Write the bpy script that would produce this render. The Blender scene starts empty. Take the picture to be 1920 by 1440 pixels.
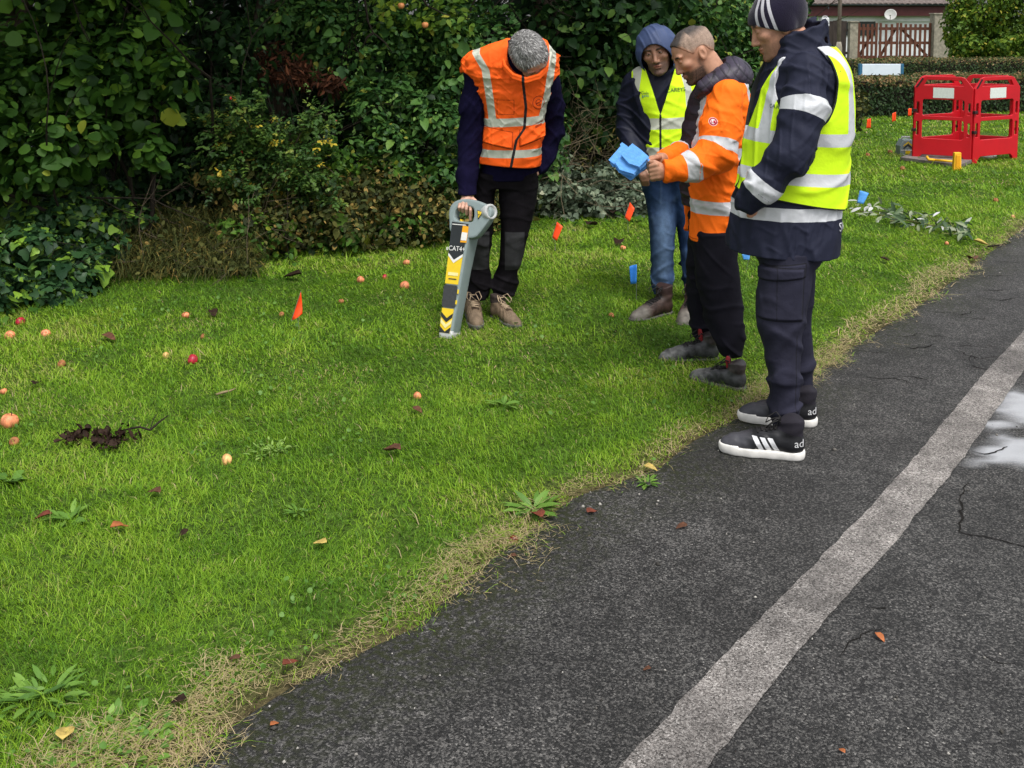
import bpy, bmesh, math, random
import numpy as np
from mathutils import Vector, Matrix
from mathutils.bvhtree import BVHTree

# ------------------------------------------------------------------ camera, sky, sun, exposure
SC = bpy.context.scene
COL = SC.collection
CAM_H, PITCH, FPX, PPY = 1.70, math.radians(5.0), 1923.0, 198.0
cam_data = bpy.data.cameras.new('camera')
cam = bpy.data.objects.new('camera', cam_data)
COL.objects.link(cam)
cam.location = (0, 0, CAM_H)
cam.rotation_euler = (math.radians(90) - PITCH, 0, 0)
cam_data.sensor_width = 36.0
cam_data.lens = 36.0 * FPX / 1920.0
cam_data.shift_y = -(720 - PPY) / 1920.0
cam_data.clip_start = 0.05
cam_data.clip_end = 1000
SC.camera = cam

SUN_EL, SUN_AZ = math.radians(64), math.radians(155)   # azimuth clockwise from +Y
world = bpy.data.worlds.new('World')
SC.world = world
world.use_nodes = True
wt = world.node_tree
wt.nodes.clear()
w_out = wt.nodes.new('ShaderNodeOutputWorld')
w_bg = wt.nodes.new('ShaderNodeBackground')
w_sky = wt.nodes.new('ShaderNodeTexSky')
w_sky.sky_type = 'NISHITA'
w_sky.sun_disc = False
w_sky.sun_elevation = SUN_EL
w_sky.sun_rotation = SUN_AZ
w_sky.dust_density = 3.0
w_hsv = wt.nodes.new('ShaderNodeHueSaturation')
w_hsv.inputs['Saturation'].default_value = 0.22       # overcast: a grey sky
wt.links.new(w_sky.outputs[0], w_hsv.inputs['Color'])
wt.links.new(w_hsv.outputs[0], w_bg.inputs[0])
w_bg.inputs[1].default_value = 0.15
wt.links.new(w_bg.outputs[0], w_out.inputs[0])

sun_data = bpy.data.lights.new('sun', 'SUN')
sun_data.energy = 1.5
sun_data.angle = math.radians(25)
sun_data.color = (1.0, 0.97, 0.92)
sun = bpy.data.objects.new('sun', sun_data)
COL.objects.link(sun)
sd = Vector((math.sin(SUN_AZ) * math.cos(SUN_EL), math.cos(SUN_AZ) * math.cos(SUN_EL), math.sin(SUN_EL)))
sun.rotation_euler = sd.to_track_quat('Z', 'Y').to_euler()
sun.location = (0, -4, 12)

SC.view_settings.view_transform = 'Standard'
SC.view_settings.look = 'None'
SC.view_settings.exposure = 0.75
SC.view_settings.gamma = 1.0

# ------------------------------------------------------------------ geometry of the view: pixel (1920x1440) -> place
_cp, _sp = math.cos(PITCH), math.sin(PITCH)
def ray(px, py):
    xc, yc = (px - 960) / FPX, -(py - PPY) / FPX
    return np.array([xc, yc * _sp + _cp, yc * _cp - _sp])
def G(px, py, z=0.0):
    """place on the ground seen at a pixel"""
    d = ray(px, py)
    t = (z - CAM_H) / d[2]
    return np.array([d[0] * t, d[1] * t, z])
def At(px, py, Y):
    """place at distance Y seen at a pixel"""
    d = ray(px, py)
    t = Y / d[1]
    return np.array([d[0] * t, Y, CAM_H + d[2] * t])

# ------------------------------------------------------------------ objects
def tag(o, label=None, cat=None, group=None, kind=None):
    if label: o['label'] = label
    if cat: o['category'] = cat
    if group: o['group'] = group
    if kind: o['kind'] = kind
    return o
def empty(name, loc, label, cat, group=None, rz=0.0):
    o = bpy.data.objects.new(name, None)
    o.empty_display_size = 0.1
    COL.objects.link(o)
    o.location = loc
    o.rotation_euler = (0, 0, rz)
    return tag(o, label, cat, group)
def add_attrs(me, attrs):
    for k, v in (attrs or {}).items():
        v = np.asarray(v, dtype=np.float32)
        a = me.attributes.new(k, 'FLOAT', 'POINT')
        a.data.foreach_set('value', v)
def mesh(name, verts, faces, mat, parent=None, attrs=None, smooth=True, base=None, loc=None):
    """verts (n,3); faces (m,k) array or list of index lists; verts given in world when base is set"""
    verts = np.asarray(verts, dtype=np.float32)
    if base is not None:
        verts = verts - np.asarray(base, dtype=np.float32)
    me = bpy.data.meshes.new(name)
    if isinstance(faces, np.ndarray):
        m, k = faces.shape
        me.vertices.add(len(verts)); me.vertices.foreach_set('co', verts.ravel())
        me.loops.add(m * k); me.loops.foreach_set('vertex_index', faces.astype(np.int32).ravel())
        me.polygons.add(m); me.polygons.foreach_set('loop_start', np.arange(0, m * k, k, dtype=np.int32))
        me.update(calc_edges=True)
    else:
        me.from_pydata([tuple(map(float, v)) for v in verts], [], [tuple(map(int, f)) for f in faces])
        me.update()
    if smooth:
        me.polygons.foreach_set('use_smooth', np.ones(len(me.polygons), dtype=bool))
    add_attrs(me, attrs)
    mats = mat if isinstance(mat, (list, tuple)) else [mat]
    for m_ in mats: me.materials.append(m_)
    o = bpy.data.objects.new(name, me)
    COL.objects.link(o)
    if parent is not None: o.parent = parent
    if loc is not None: o.location = loc
    elif base is not None and parent is None: o.location = base
    return o

# ------------------------------------------------------------------ small noise
_rt = np.random.default_rng(77).random((256, 256)).astype(np.float32)
def vnoise(x, y, s=1.0, o=0):
    x = np.asarray(x) * s + 31.7 * o + 1000; y = np.asarray(y) * s + 17.3 * o + 1000
    xi, yi = np.floor(x).astype(int), np.floor(y).astype(int)
    fx, fy = x - xi, y - yi
    fx = fx * fx * (3 - 2 * fx); fy = fy * fy * (3 - 2 * fy)
    a = _rt[xi % 256, yi % 256]; b = _rt[(xi + 1) % 256, yi % 256]
    c = _rt[xi % 256, (yi + 1) % 256]; d = _rt[(xi + 1) % 256, (yi + 1) % 256]
    return (a * (1 - fx) + b * fx) * (1 - fy) + (c * (1 - fx) + d * fx) * fy

# ------------------------------------------------------------------ materials
def lk(nt, a, b): nt.links.new(a, b)
def MAT(name, color, rough=0.7, var=0.12, vscale=12.0, bump=0.0, bscale=200.0, layers=(), spec=0.3, metal=0.0,
        sheen=0.0, stretch=(1, 1, 1), transl=0.0, bdist=0.004, wave=None):
    """Principled material: base colour with a soft procedural variation, then pattern layers read from vertex fields.
    layers: (attribute, colour, mode[, roughness]) with mode 'hard' (field > 0) or 'soft' (field as a mix factor)"""
    m = bpy.data.materials.new(name)
    m.use_nodes = True
    nt = m.node_tree
    nt.nodes.clear()
    out = nt.nodes.new('ShaderNodeOutputMaterial')
    b = nt.nodes.new('ShaderNodeBsdfPrincipled')
    b.inputs['Metallic'].default_value = metal
    b.inputs['Specular IOR Level'].default_value = spec
    if sheen: b.inputs['Sheen Weight'].default_value = sheen
    tc = nt.nodes.new('ShaderNodeTexCoord')
    mp = nt.nodes.new('ShaderNodeMapping')
    mp.inputs['Scale'].default_value = stretch
    lk(nt, tc.outputs['Object'], mp.inputs[0])
    no = nt.nodes.new('ShaderNodeTexNoise')
    no.inputs['Scale'].default_value = vscale
    no.inputs['Detail'].default_value = 5
    lk(nt, mp.outputs[0], no.inputs['Vector'])
    mr = nt.nodes.new('ShaderNodeMapRange')
    mr.inputs['From Min'].default_value = 0.3; mr.inputs['From Max'].default_value = 0.7
    mr.inputs['To Min'].default_value = 1 - var; mr.inputs['To Max'].default_value = 1 + var
    lk(nt, no.outputs[0], mr.inputs[0])
    col = None
    def rgb(c):
        n = nt.nodes.new('ShaderNodeRGB'); n.outputs[0].default_value = (*c, 1); return n.outputs[0]
    cur = rgb(color)
    rcur = None
    for L in layers:
        at = nt.nodes.new('ShaderNodeAttribute'); at.attribute_name = L[0]
        if L[2] == 'hard':
            g = nt.nodes.new('ShaderNodeMath'); g.operation = 'GREATER_THAN'; g.inputs[1].default_value = 0.0
            lk(nt, at.outputs['Fac'], g.inputs[0]); fac = g.outputs[0]
        else:
            g = nt.nodes.new('ShaderNodeClamp'); lk(nt, at.outputs['Fac'], g.inputs[0]); fac = g.outputs[0]
        mx = nt.nodes.new('ShaderNodeMix'); mx.data_type = 'RGBA'
        lk(nt, fac, mx.inputs['Factor']); lk(nt, cur, mx.inputs['A']); mx.inputs['B'].default_value = (*L[1], 1)
        cur = mx.outputs['Result']
        if len(L) > 3:
            mr2 = nt.nodes.new('ShaderNodeMix'); mr2.data_type = 'FLOAT'
            lk(nt, fac, mr2.inputs['Factor'])
            if rcur is None: mr2.inputs['A'].default_value = rough
            else: lk(nt, rcur, mr2.inputs['A'])
            mr2.inputs['B'].default_value = L[3]
            rcur = mr2.outputs['Result']
    mul = nt.nodes.new('ShaderNodeMix'); mul.data_type = 'RGBA'; mul.blend_type = 'MULTIPLY'
    mul.inputs['Factor'].default_value = 1.0
    lk(nt, cur, mul.inputs['A']); lk(nt, mr.outputs[0], mul.inputs['B'])
    lk(nt, mul.outputs['Result'], b.inputs['Base Color'])
    if rcur is not None: lk(nt, rcur, b.inputs['Roughness'])
    else: b.inputs['Roughness'].default_value = rough
    if bump:
        n2 = nt.nodes.new('ShaderNodeTexNoise'); n2.inputs['Scale'].default_value = bscale; n2.inputs['Detail'].default_value = 3
        lk(nt, mp.outputs[0], n2.inputs['Vector'])
        bp = nt.nodes.new('ShaderNodeBump'); bp.inputs['Strength'].default_value = bump; bp.inputs['Distance'].default_value = bdist
        lk(nt, n2.outputs[0], bp.inputs['Height']); lk(nt, bp.outputs[0], b.inputs['Normal'])
    if transl:
        tr = nt.nodes.new('ShaderNodeBsdfTranslucent')
        ms = nt.nodes.new('ShaderNodeMixShader'); ms.inputs[0].default_value = transl
        lk(nt, mul.outputs['Result'], tr.inputs[0])
        lk(nt, b.outputs[0], ms.inputs[1]); lk(nt, tr.outputs[0], ms.inputs[2]); lk(nt, ms.outputs[0], out.inputs[0])
    else:
        lk(nt, b.outputs[0], out.inputs[0])
    return m
def RAMPMAT(name, stops, rough=0.5, spec=0.3, transl=0.25, attr='tint'):
    """foliage: colour from a per-leaf field through a ramp"""
    m = bpy.data.materials.new(name); m.use_nodes = True
    nt = m.node_tree; nt.nodes.clear()
    out = nt.nodes.new('ShaderNodeOutputMaterial'); b = nt.nodes.new('ShaderNodeBsdfPrincipled')
    b.inputs['Roughness'].default_value = rough; b.inputs['Specular IOR Level'].default_value = spec
    at = nt.nodes.new('ShaderNodeAttribute'); at.attribute_name = attr
    r = nt.nodes.new('ShaderNodeValToRGB')
    el = r.color_ramp.elements
    while len(el) > 1: el.remove(el[-1])
    el[0].position = stops[0][0]; el[0].color = (*stops[0][1], 1)
    for p, c in stops[1:]:
        e = el.new(p); e.color = (*c, 1)
    lk(nt, at.outputs['Fac'], r.inputs[0]); lk(nt, r.outputs[0], b.inputs['Base Color'])
    if transl:
        tr = nt.nodes.new('ShaderNodeBsdfTranslucent'); ms = nt.nodes.new('ShaderNodeMixShader'); ms.inputs[0].default_value = transl
        lk(nt, r.outputs[0], tr.inputs[0]); lk(nt, b.outputs[0], ms.inputs[1]); lk(nt, tr.outputs[0], ms.inputs[2]); lk(nt, ms.outputs[0], out.inputs[0])
    else: lk(nt, b.outputs[0], out.inputs[0])
    return m

# ------------------------------------------------------------------ plain mesh builders (return verts, faces)
class MB:
    def __init__(s): s.v = []; s.f = []; s.n = 0; s.a = []
    def add(s, v, f, a=None):
        v = np.asarray(v, dtype=np.float64).reshape(-1, 3)
        s.v.append(v); s.f += [[i + s.n for i in q] for q in f]; s.n += len(v)
        s.a += [0.0 if a is None else a] * len(v)
        return s
    def box(s, c, size, R=None, taper=1.0, bevel=0.0, a=None):
        bm = bmesh.new(); bmesh.ops.create_cube(bm, size=1.0)
        for v in bm.verts:
            t = taper if v.co.z > 0 else 1.0
            v.co = Vector((v.co.x * size[0] * t, v.co.y * size[1] * t, v.co.z * size[2]))
        if bevel: bmesh.ops.bevel(bm, geom=list(bm.edges), offset=bevel, segments=2, affect='EDGES', profile=0.6)
        s.bm(bm, c, R, a); return s
    def bm(s, bm, c=(0, 0, 0), R=None, a=None):
        bm.verts.ensure_lookup_table(); bm.verts.index_update()
        v = np.array([tuple(q.co) for q in bm.verts])
        if R is not None: v = v @ np.asarray(R).T
        s.add(v + np.asarray(c), [[q.index for q in f.verts] for f in bm.faces], a); bm.free(); return s
    def tube(s, pts, rad, n=8, a=None, cap=True):
        pts = np.asarray(pts, float); m = len(pts)
        rad = np.full(m, rad) if np.isscalar(rad) else np.asarray(rad, float)
        T = np.gradient(pts, axis=0); T /= np.linalg.norm(T, axis=1)[:, None] + 1e-9
        ref = np.array([0.0, 0, 1]) if abs(T[0, 2]) < 0.9 else np.array([1.0, 0, 0])
        v = []
        for i in range(m):
            u = np.cross(T[i], ref); u /= np.linalg.norm(u) + 1e-9; w = np.cross(T[i], u); ref = np.cross(u, T[i])
            for k in range(n):
                t = 2 * math.pi * k / n
                v.append(pts[i] + rad[i] * (math.cos(t) * u + math.sin(t) * w))
        f = [[i * n + k, i * n + (k + 1) % n, (i + 1) * n + (k + 1) % n, (i + 1) * n + k] for i in range(m - 1) for k in range(n)]
        if cap: f += [list(range(n))[::-1], [(m - 1) * n + k for k in range(n)]]
        s.add(v, f, a); return s
    def lathe(s, prof, c=(0, 0, 0), R=None, n=24, a=None):
        prof = np.asarray(prof, float); m = len(prof); v = []
        for r, z in prof:
            for k in range(n):
                t = 2 * math.pi * k / n; v.append((r * math.cos(t), r * math.sin(t), z))
        v = np.array(v)
        if R is not None: v = v @ np.asarray(R).T
        f = [[i * n + k, i * n + (k + 1) % n, (i + 1) * n + (k + 1) % n, (i + 1) * n + k] for i in range(m - 1) for k in range(n)]
        f += [list(range(n))[::-1], [(m - 1) * n + k for k in range(n)]]
        s.add(v + np.asarray(c), f, a); return s
    def poly(s, pts, thick=0.0, up=(0, 0, 1)):
        pts = np.asarray(pts, float); n = len(pts)
        if thick:
            q = pts + np.asarray(up) * thick
            f = [list(range(n))[::-1], list(range(n, 2 * n))] + [[i, (i + 1) % n, n + (i + 1) % n, n + i] for i in range(n)]
            s.add(np.vstack([pts, q]), f)
        else: s.add(pts, [list(range(n))])
        return s
    def build(s, name, mat, parent=None, base=None, smooth=False, attr=None, loc=None):
        return mesh(name, np.vstack(s.v), s.f, mat, parent, {attr: s.a} if attr else None, smooth, base, loc)
def plate(outlines, thick, bevel=0.0):
    """flat shape with holes (closed 2-D outlines) given a thickness; returns verts (x,y,z) and faces"""
    cu = bpy.data.curves.new('plate', 'CURVE'); cu.dimensions = '2D'; cu.fill_mode = 'BOTH'
    cu.extrude = thick / 2 - bevel; cu.bevel_depth = bevel; cu.bevel_resolution = 1
    for pts in outlines:
        sp = cu.splines.new('POLY'); sp.points.add(len(pts) - 1)
        for p, q in zip(sp.points, pts): p.co = (q[0], q[1], 0, 1)
        sp.use_cyclic_u = True
    return _curve_mesh(cu)
def _curve_mesh(cu):
    o = bpy.data.objects.new('tmp', cu); COL.objects.link(o)
    dg = bpy.context.evaluated_depsgraph_get(); dg.update()
    me = bpy.data.meshes.new_from_object(o.evaluated_get(dg))
    v = np.array([tuple(q.co) for q in me.vertices]).reshape(-1, 3); f = [list(p.vertices) for p in me.polygons]
    bpy.data.objects.remove(o); bpy.data.curves.remove(cu); bpy.data.meshes.remove(me)
    return v, f
def text(body, size, thick=0.0):
    cu = bpy.data.curves.new('text', 'FONT'); cu.body = body; cu.size = size; cu.align_x = 'CENTER'; cu.align_y = 'CENTER'
    cu.extrude = thick; cu.resolution_u = 3
    return _curve_mesh(cu)
def rrect(x0, y0, x1, y1, r, n=4):
    p = []
    for cx, cy, a in ((x1 - r, y1 - r, 0), (x0 + r, y1 - r, 90), (x0 + r, y0 + r, 180), (x1 - r, y0 + r, 270)):
        for k in range(n + 1):
            t = math.radians(a + 90 * k / n); p.append((cx + r * math.cos(t), cy + r * math.sin(t)))
    return p
def frame(right, up):
    """3x3 whose columns are right, up, right x up"""
    r = np.asarray(right, float); r /= np.linalg.norm(r); u = np.asarray(up, float); u -= r * (u @ r); u /= np.linalg.norm(u)
    return np.column_stack([r, u, np.cross(r, u)])

# ------------------------------------------------------------------ leaves
def leaf_template(kind):
    if kind == 'ovate': v, w, cup = [0, .22, .55, .82, 1.0], [.03, .30, .31, .16, .005], .22
    elif kind == 'round': v, w, cup = [0, .15, .5, .8, 1.0], [.03, .34, .46, .30, .01], .14
    elif kind == 'lance': v, w, cup = [0, .3, .65, 1.0], [.02, .13, .12, .004], .2
    elif kind == 'ivy': v, w, cup = [0, .08, .3, .55, .78, 1.0], [.05, .36, .50, .26, .20, .005], .15
    else: v, w, cup = [0, .45, 1.0], [.03, .32, .005], .25
    vv, ff = [], []
    for a, b in zip(v, w):
        droop = -0.22 * a * a
        vv += [(-b, a, droop + cup * b), (0, a, droop), (b, a, droop + cup * b)]
    for i in range(len(v) - 1):
        a = 3 * i
        ff += [(a, a + 1, a + 4, a + 3), (a + 1, a + 2, a + 5, a + 4)]
    return np.array(vv), np.array(ff)
def leaf_arrays(pos, nrm, size, kind, rng, tint, dirs=None, jitter=0.5):
    n = len(pos)
    nrm = nrm + rng.normal(size=(n, 3)) * jitter
    nrm /= np.linalg.norm(nrm, axis=1)[:, None] + 1e-9
    d = rng.normal(size=(n, 3)) if dirs is None else dirs + rng.normal(size=(n, 3)) * 0.45
    d[:, 2] -= 0.45 if dirs is None else 0.0
    d -= nrm * (d * nrm).sum(1)[:, None]; d /= np.linalg.norm(d, axis=1)[:, None] + 1e-9
    s = np.cross(d, nrm)
    T, F = leaf_template(kind)
    k = len(T)
    asp = rng.uniform(.8, 1.15, n)
    V = (pos[:, None, :] + size[:, None, None] * (T[None, :, 0, None] * asp[:, None, None] * s[:, None, :] + T[None, :, 1, None] * d[:, None, :] + T[None, :, 2, None] * nrm[:, None, :]))
    Fc = (np.arange(n)[:, None, None] * k + F[None]).reshape(-1, 4)
    return V.reshape(-1, 3), Fc, np.repeat(tint, k)
def cat_leaves(parts):
    V, F, T, o = [], [], [], 0
    for v, f, t in parts:
        V.append(v); F.append(f + o); T.append(t); o += len(v)
    return np.vstack(V), np.vstack(F), np.concatenate(T)
def blob_points(c, r, n, rng, nsub=14, sub=(.28, .5), up=0.5, inner=0.75, front=None):
    """leaf places on lumpy clumps that fill an ellipsoid c, r"""
    c, r = np.asarray(c, float), np.asarray(r, float)
    q = rng.normal(size=(nsub, 3)); q /= np.linalg.norm(q, axis=1)[:, None]
    q *= rng.uniform(.45, .85, nsub)[:, None]
    if front is not None: q[:, 1] = -np.abs(q[:, 1]) * front + q[:, 1] * (1 - front)
    rs = rng.uniform(*sub, nsub)
    k = rng.choice(nsub, n, p=rs ** 2 / (rs ** 2).sum())
    d = rng.normal(size=(n, 3)); d /= np.linalg.norm(d, axis=1)[:, None]
    rad = rs[k] * (1 - (1 - inner) * rng.random(n) ** 1.5 * 2)
    u = q[k] + d * rad[:, None]
    pos = c + u * r
    nrm = d * 0.8 + np.array([0, 0, up])
    return pos, nrm
# ------------------------------------------------------------------ ground, road
EDGE_PX = [(330, 1438), (400, 1392), (470, 1345), (560, 1286), (690, 1222), (800, 1172), (850, 1120), (905, 1072), (960, 1022), (1020, 980), (1090, 930),
           (1180, 900), (1250, 875), (1300, 832), (1400, 775), (1540, 690), (1650, 622), (1760, 552), (1830, 495), (1920, 430)]
EDGE = np.array([G(*p)[:2] for p in EDGE_PX])
d0 = EDGE[6] - EDGE[0]; d0 /= np.linalg.norm(d0)
d1 = EDGE[-1] - EDGE[-5]; d1 /= np.linalg.norm(d1)
EDGE = np.vstack([EDGE[0] - d0 * 6, EDGE[0] - d0 * 1.5, EDGE, EDGE[-1] + d1 * 6, EDGE[-1] + d1 * 60])
def edge_dist(x, y):
    """metres from the road edge, positive on the lawn"""
    P = np.stack([np.asarray(x, float), np.asarray(y, float)], -1)
    best = np.full(P.shape[:-1], 1e9); sg = np.ones_like(best)
    for a, b in zip(EDGE[:-1], EDGE[1:]):
        ab = b - a; t = np.clip(((P - a) @ ab) / (ab @ ab), 0, 1)
        q = P - a - t[..., None] * ab; d = np.hypot(q[..., 0], q[..., 1])
        cr = ab[0] * q[..., 1] - ab[1] * q[..., 0]
        m = d < best - 1e-9
        best = np.where(m, d, best); sg = np.where(m, np.sign(cr), sg)
    return best * sg
def lawn_z(x, y, d=None):
    d = edge_dist(x, y) if d is None else d
    k = np.clip(d / 0.5, 0, 1)
    return -0.012 + k * (0.018 + 0.03 * (vnoise(x, y, 2.2) - .5) + 0.015 * (vnoise(x, y, 7, 2) - .5))

def nonuni(*segs):
    out = [np.arange(a, b, s) for a, b, s in segs]; return np.concatenate(out + [[segs[-1][1]]])
gx = nonuni((-260, -20, 20), (-20, -5, .5), (-5, 5, .06), (5, 20, .5), (20, 260, 20))
gy = nonuni((-200, -10, 20), (-10, 1.5, .5), (1.5, 9, .06), (9, 20, .25), (20, 50, 2), (50, 600, 50))
GX, GY = np.meshgrid(gx, gy, indexing='ij')
D_ = edge_dist(GX, GY)
GZ = lawn_z(GX, GY, D_)
def grid_faces(nx, ny):
    i, j = np.meshgrid(np.arange(nx - 1), np.arange(ny - 1), indexing='ij'); a = (i * ny + j).ravel()
    return np.stack([a, a + ny, a + ny + 1, a + 1], 1)
m_soil = MAT('lawn_soil', (0.055, 0.100, 0.014), .95, .7, 45, 1.0, 90, layers=[('dry', (0.085, 0.062, 0.034), 'soft')], spec=.1, bdist=.02)
tag(mesh('ground', np.stack([GX, GY, GZ], -1).reshape(-1, 3), grid_faces(len(gx), len(gy)), m_soil,
         attrs={'dry': (np.clip(1 - D_ / .22, 0, 1) * (D_ > -.3)).ravel()}), kind='structure')

# road: one asphalt sheet beside the lawn
def resample(P, step, s0=None):
    s = np.concatenate([[0], np.cumsum(np.linalg.norm(np.diff(P, axis=0), axis=1))])
    t = np.concatenate([np.arange(0, s[-1], step), [s[-1]]])
    return np.stack([np.interp(t, s, P[:, i]) for i in range(P.shape[1])], 1)
Enear = resample(EDGE[:-1], .05)
nrm_e = np.array([d0[1], -d0[0]]) * .5 + np.array([d1[1], -d1[0]]) * .5; nrm_e /= np.linalg.norm(nrm_e)
offs = nonuni((-.10, .5, .04), (.5, 2.6, .05), (2.6, 8, .4))
Eall = np.vstack([Enear, EDGE[-1:]])
jit = (vnoise(Eall[:, 0] * 1.0, Eall[:, 1], 9, 4) - .5) * .07 + (vnoise(Eall[:, 0], Eall[:, 1], 2.5, 5) - .5) * .07
RX = Eall[:, None, 0] + offs[None] * nrm_e[0]; RY = Eall[:, None, 1] + offs[None] * nrm_e[1]
fade = np.exp(-np.maximum(offs, 0) / .15)[None] * jit[:, None]
RX = RX + fade * nrm_e[0]; RY = RY + fade * nrm_e[1]
RD = -edge_dist(RX, RY)
RZ = np.where(RD < .02, -.03 + np.clip(RD + .1, 0, .12) / .12 * .03, 0.0) + (vnoise(RX, RY, 1.3, 6) - .5) * .006 * np.clip(RD / .3, 0, 1)
wet = np.zeros_like(RX)  # wet patches, smoother, with the sky's sheen painted on as pale colour
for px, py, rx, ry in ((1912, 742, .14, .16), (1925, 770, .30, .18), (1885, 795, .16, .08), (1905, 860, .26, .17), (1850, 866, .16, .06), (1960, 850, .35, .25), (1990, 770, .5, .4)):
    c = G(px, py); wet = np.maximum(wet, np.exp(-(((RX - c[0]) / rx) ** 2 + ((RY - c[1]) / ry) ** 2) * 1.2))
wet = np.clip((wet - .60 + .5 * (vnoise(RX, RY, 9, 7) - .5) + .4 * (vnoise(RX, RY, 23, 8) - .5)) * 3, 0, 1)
moss = np.clip(1 - (RD - .05) / .30, 0, 1) * np.clip(vnoise(RX, RY, 3.5, 8) * 2.2 - .35, 0, 1)
moss = np.maximum(moss, np.clip(1 - RD / .10, 0, 1) * .9)

def road_mat(name, c_dark, c_mid, c_light, speck, dirt=True, sc=1.0):
    m = bpy.data.materials.new(name); m.use_nodes = True
    nt = m.node_tree; nt.nodes.clear()
    out = nt.nodes.new('ShaderNodeOutputMaterial'); b = nt.nodes.new('ShaderNodeBsdfPrincipled')
    b.inputs['Specular IOR Level'].default_value = .35
    tc = nt.nodes.new('ShaderNodeTexCoord')
    def nn(kind, **kw):
        n = nt.nodes.new(kind)
        for k, v in kw.items(): n.inputs[k].default_value = v
        return n
    vo = nn('ShaderNodeTexVoronoi', Scale=130 * sc); vo2 = nn('ShaderNodeTexVoronoi', Scale=260 * sc)
    big = nn('ShaderNodeTexNoise', Scale=1.7, Detail=5.0); mid = nn('ShaderNodeTexNoise', Scale=9.0, Detail=9.0)
    for n in (vo, vo2, big, mid): lk(nt, tc.outputs['Object'], n.inputs['Vector'])
    sep = nt.nodes.new('ShaderNodeSeparateColor'); lk(nt, vo.outputs['Color'], sep.inputs[0])
    r = nt.nodes.new('ShaderNodeValToRGB'); e = r.color_ramp.elements
    e[0].position = 0.0; e[0].color = (*c_dark, 1); e[1].position = 1.0; e[1].color = (*c_light, 1)
    k = e.new(.55); k.color = (*c_mid, 1); k = e.new(.88); k.color = (*[(a + 2 * c) / 3 for a, c in zip(c_light, c_mid)], 1)
    k = e.new(1 - speck); k.color = (*[(a + c) / 2 for a, c in zip(c_light, c_mid)], 1)
    lk(nt, sep.outputs[0], r.inputs[0])
    mr = nt.nodes.new('ShaderNodeMapRange'); mr.inputs['From Min'].default_value = .3; mr.inputs['From Max'].default_value = .7
    mr.inputs['To Min'].default_value = .62; mr.inputs['To Max'].default_value = 1.4
    lk(nt, big.outputs[0], mr.inputs[0])
    mr2 = nt.nodes.new('ShaderNodeMapRange'); mr2.inputs['From Min'].default_value = .3; mr2.inputs['From Max'].default_value = .7
    mr2.inputs['To Min'].default_value = .68; mr2.inputs['To Max'].default_value = 1.32
    lk(nt, mid.outputs[0], mr2.inputs[0])
    mm = nt.nodes.new('ShaderNodeMath'); mm.operation = 'MULTIPLY'; lk(nt, mr.outputs[0], mm.inputs[0]); lk(nt, mr2.outputs[0], mm.inputs[1])
    mu = nt.nodes.new('ShaderNodeMix'); mu.data_type = 'RGBA'; mu.blend_type = 'MULTIPLY'; mu.inputs['Factor'].default_value = 1
    lk(nt, r.outputs[0], mu.inputs['A']); lk(nt, mm.outputs[0], mu.inputs['B'])
    cur = mu.outputs['Result']
    wet_sheen = nt.nodes.new('ShaderNodeAttribute'); wet_sheen.attribute_name = 'wet'
    if dirt:
        at = nt.nodes.new('ShaderNodeAttribute'); at.attribute_name = 'moss'
        n3 = nn('ShaderNodeTexNoise', Scale=45.0, Detail=6.0); lk(nt, tc.outputs['Object'], n3.inputs['Vector'])
        m3 = nt.nodes.new('ShaderNodeMapRange'); m3.inputs['From Min'].default_value = .42; m3.inputs['From Max'].default_value = .58
        lk(nt, n3.outputs[0], m3.inputs[0])
        f = nt.nodes.new('ShaderNodeMath'); f.operation = 'MULTIPLY'; lk(nt, at.outputs['Fac'], f.inputs[0]); lk(nt, m3.outputs[0], f.inputs[1])
        mx = nt.nodes.new('ShaderNodeMix'); mx.data_type = 'RGBA'; lk(nt, f.outputs[0], mx.inputs['Factor'])
        lk(nt, cur, mx.inputs['A']); mx.inputs['B'].default_value = (.020, .024, .006, 1)
        cur = mx.outputs['Result']
    painted_sheen = nt.nodes.new('ShaderNodeMix'); painted_sheen.data_type = 'RGBA'; pf = nt.nodes.new('ShaderNodeMath'); pf.operation = 'MULTIPLY'; pf.inputs[1].default_value = .8
    lk(nt, wet_sheen.outputs['Fac'], pf.inputs[0]); lk(nt, pf.outputs[0], painted_sheen.inputs['Factor']); lk(nt, cur, painted_sheen.inputs['A']); painted_sheen.inputs['B'].default_value = (.40, .41, .43, 1)  # pale sky reflection of the wet patches mixed into the base colour
    cur = painted_sheen.outputs['Result']
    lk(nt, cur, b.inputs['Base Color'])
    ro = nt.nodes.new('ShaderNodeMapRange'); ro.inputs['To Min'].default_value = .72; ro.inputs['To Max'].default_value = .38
    lk(nt, wet_sheen.outputs['Fac'], ro.inputs[0]); lk(nt, ro.outputs[0], b.inputs['Roughness'])
    hb = nt.nodes.new('ShaderNodeMath'); hb.operation = 'ADD'; lk(nt, vo.outputs['Distance'], hb.inputs[0]); lk(nt, vo2.outputs['Distance'], hb.inputs[1])
    bs = nt.nodes.new('ShaderNodeMapRange'); bs.inputs['To Min'].default_value = .75; bs.inputs['To Max'].default_value = .06
    lk(nt, wet_sheen.outputs['Fac'], bs.inputs[0])
    bp = nt.nodes.new('ShaderNodeBump'); bp.invert = True; bp.inputs['Distance'].default_value = .006
    lk(nt, bs.outputs[0], bp.inputs['Strength']); lk(nt, hb.outputs[0], bp.inputs['Height']); lk(nt, bp.outputs[0], b.inputs['Normal'])
    lk(nt, b.outputs[0], out.inputs[0])
    return m
m_asph = road_mat('asphalt', (.006, .006, .006), (.031, .030, .029), (.23, .22, .205), .012, sc=1.6)
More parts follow.
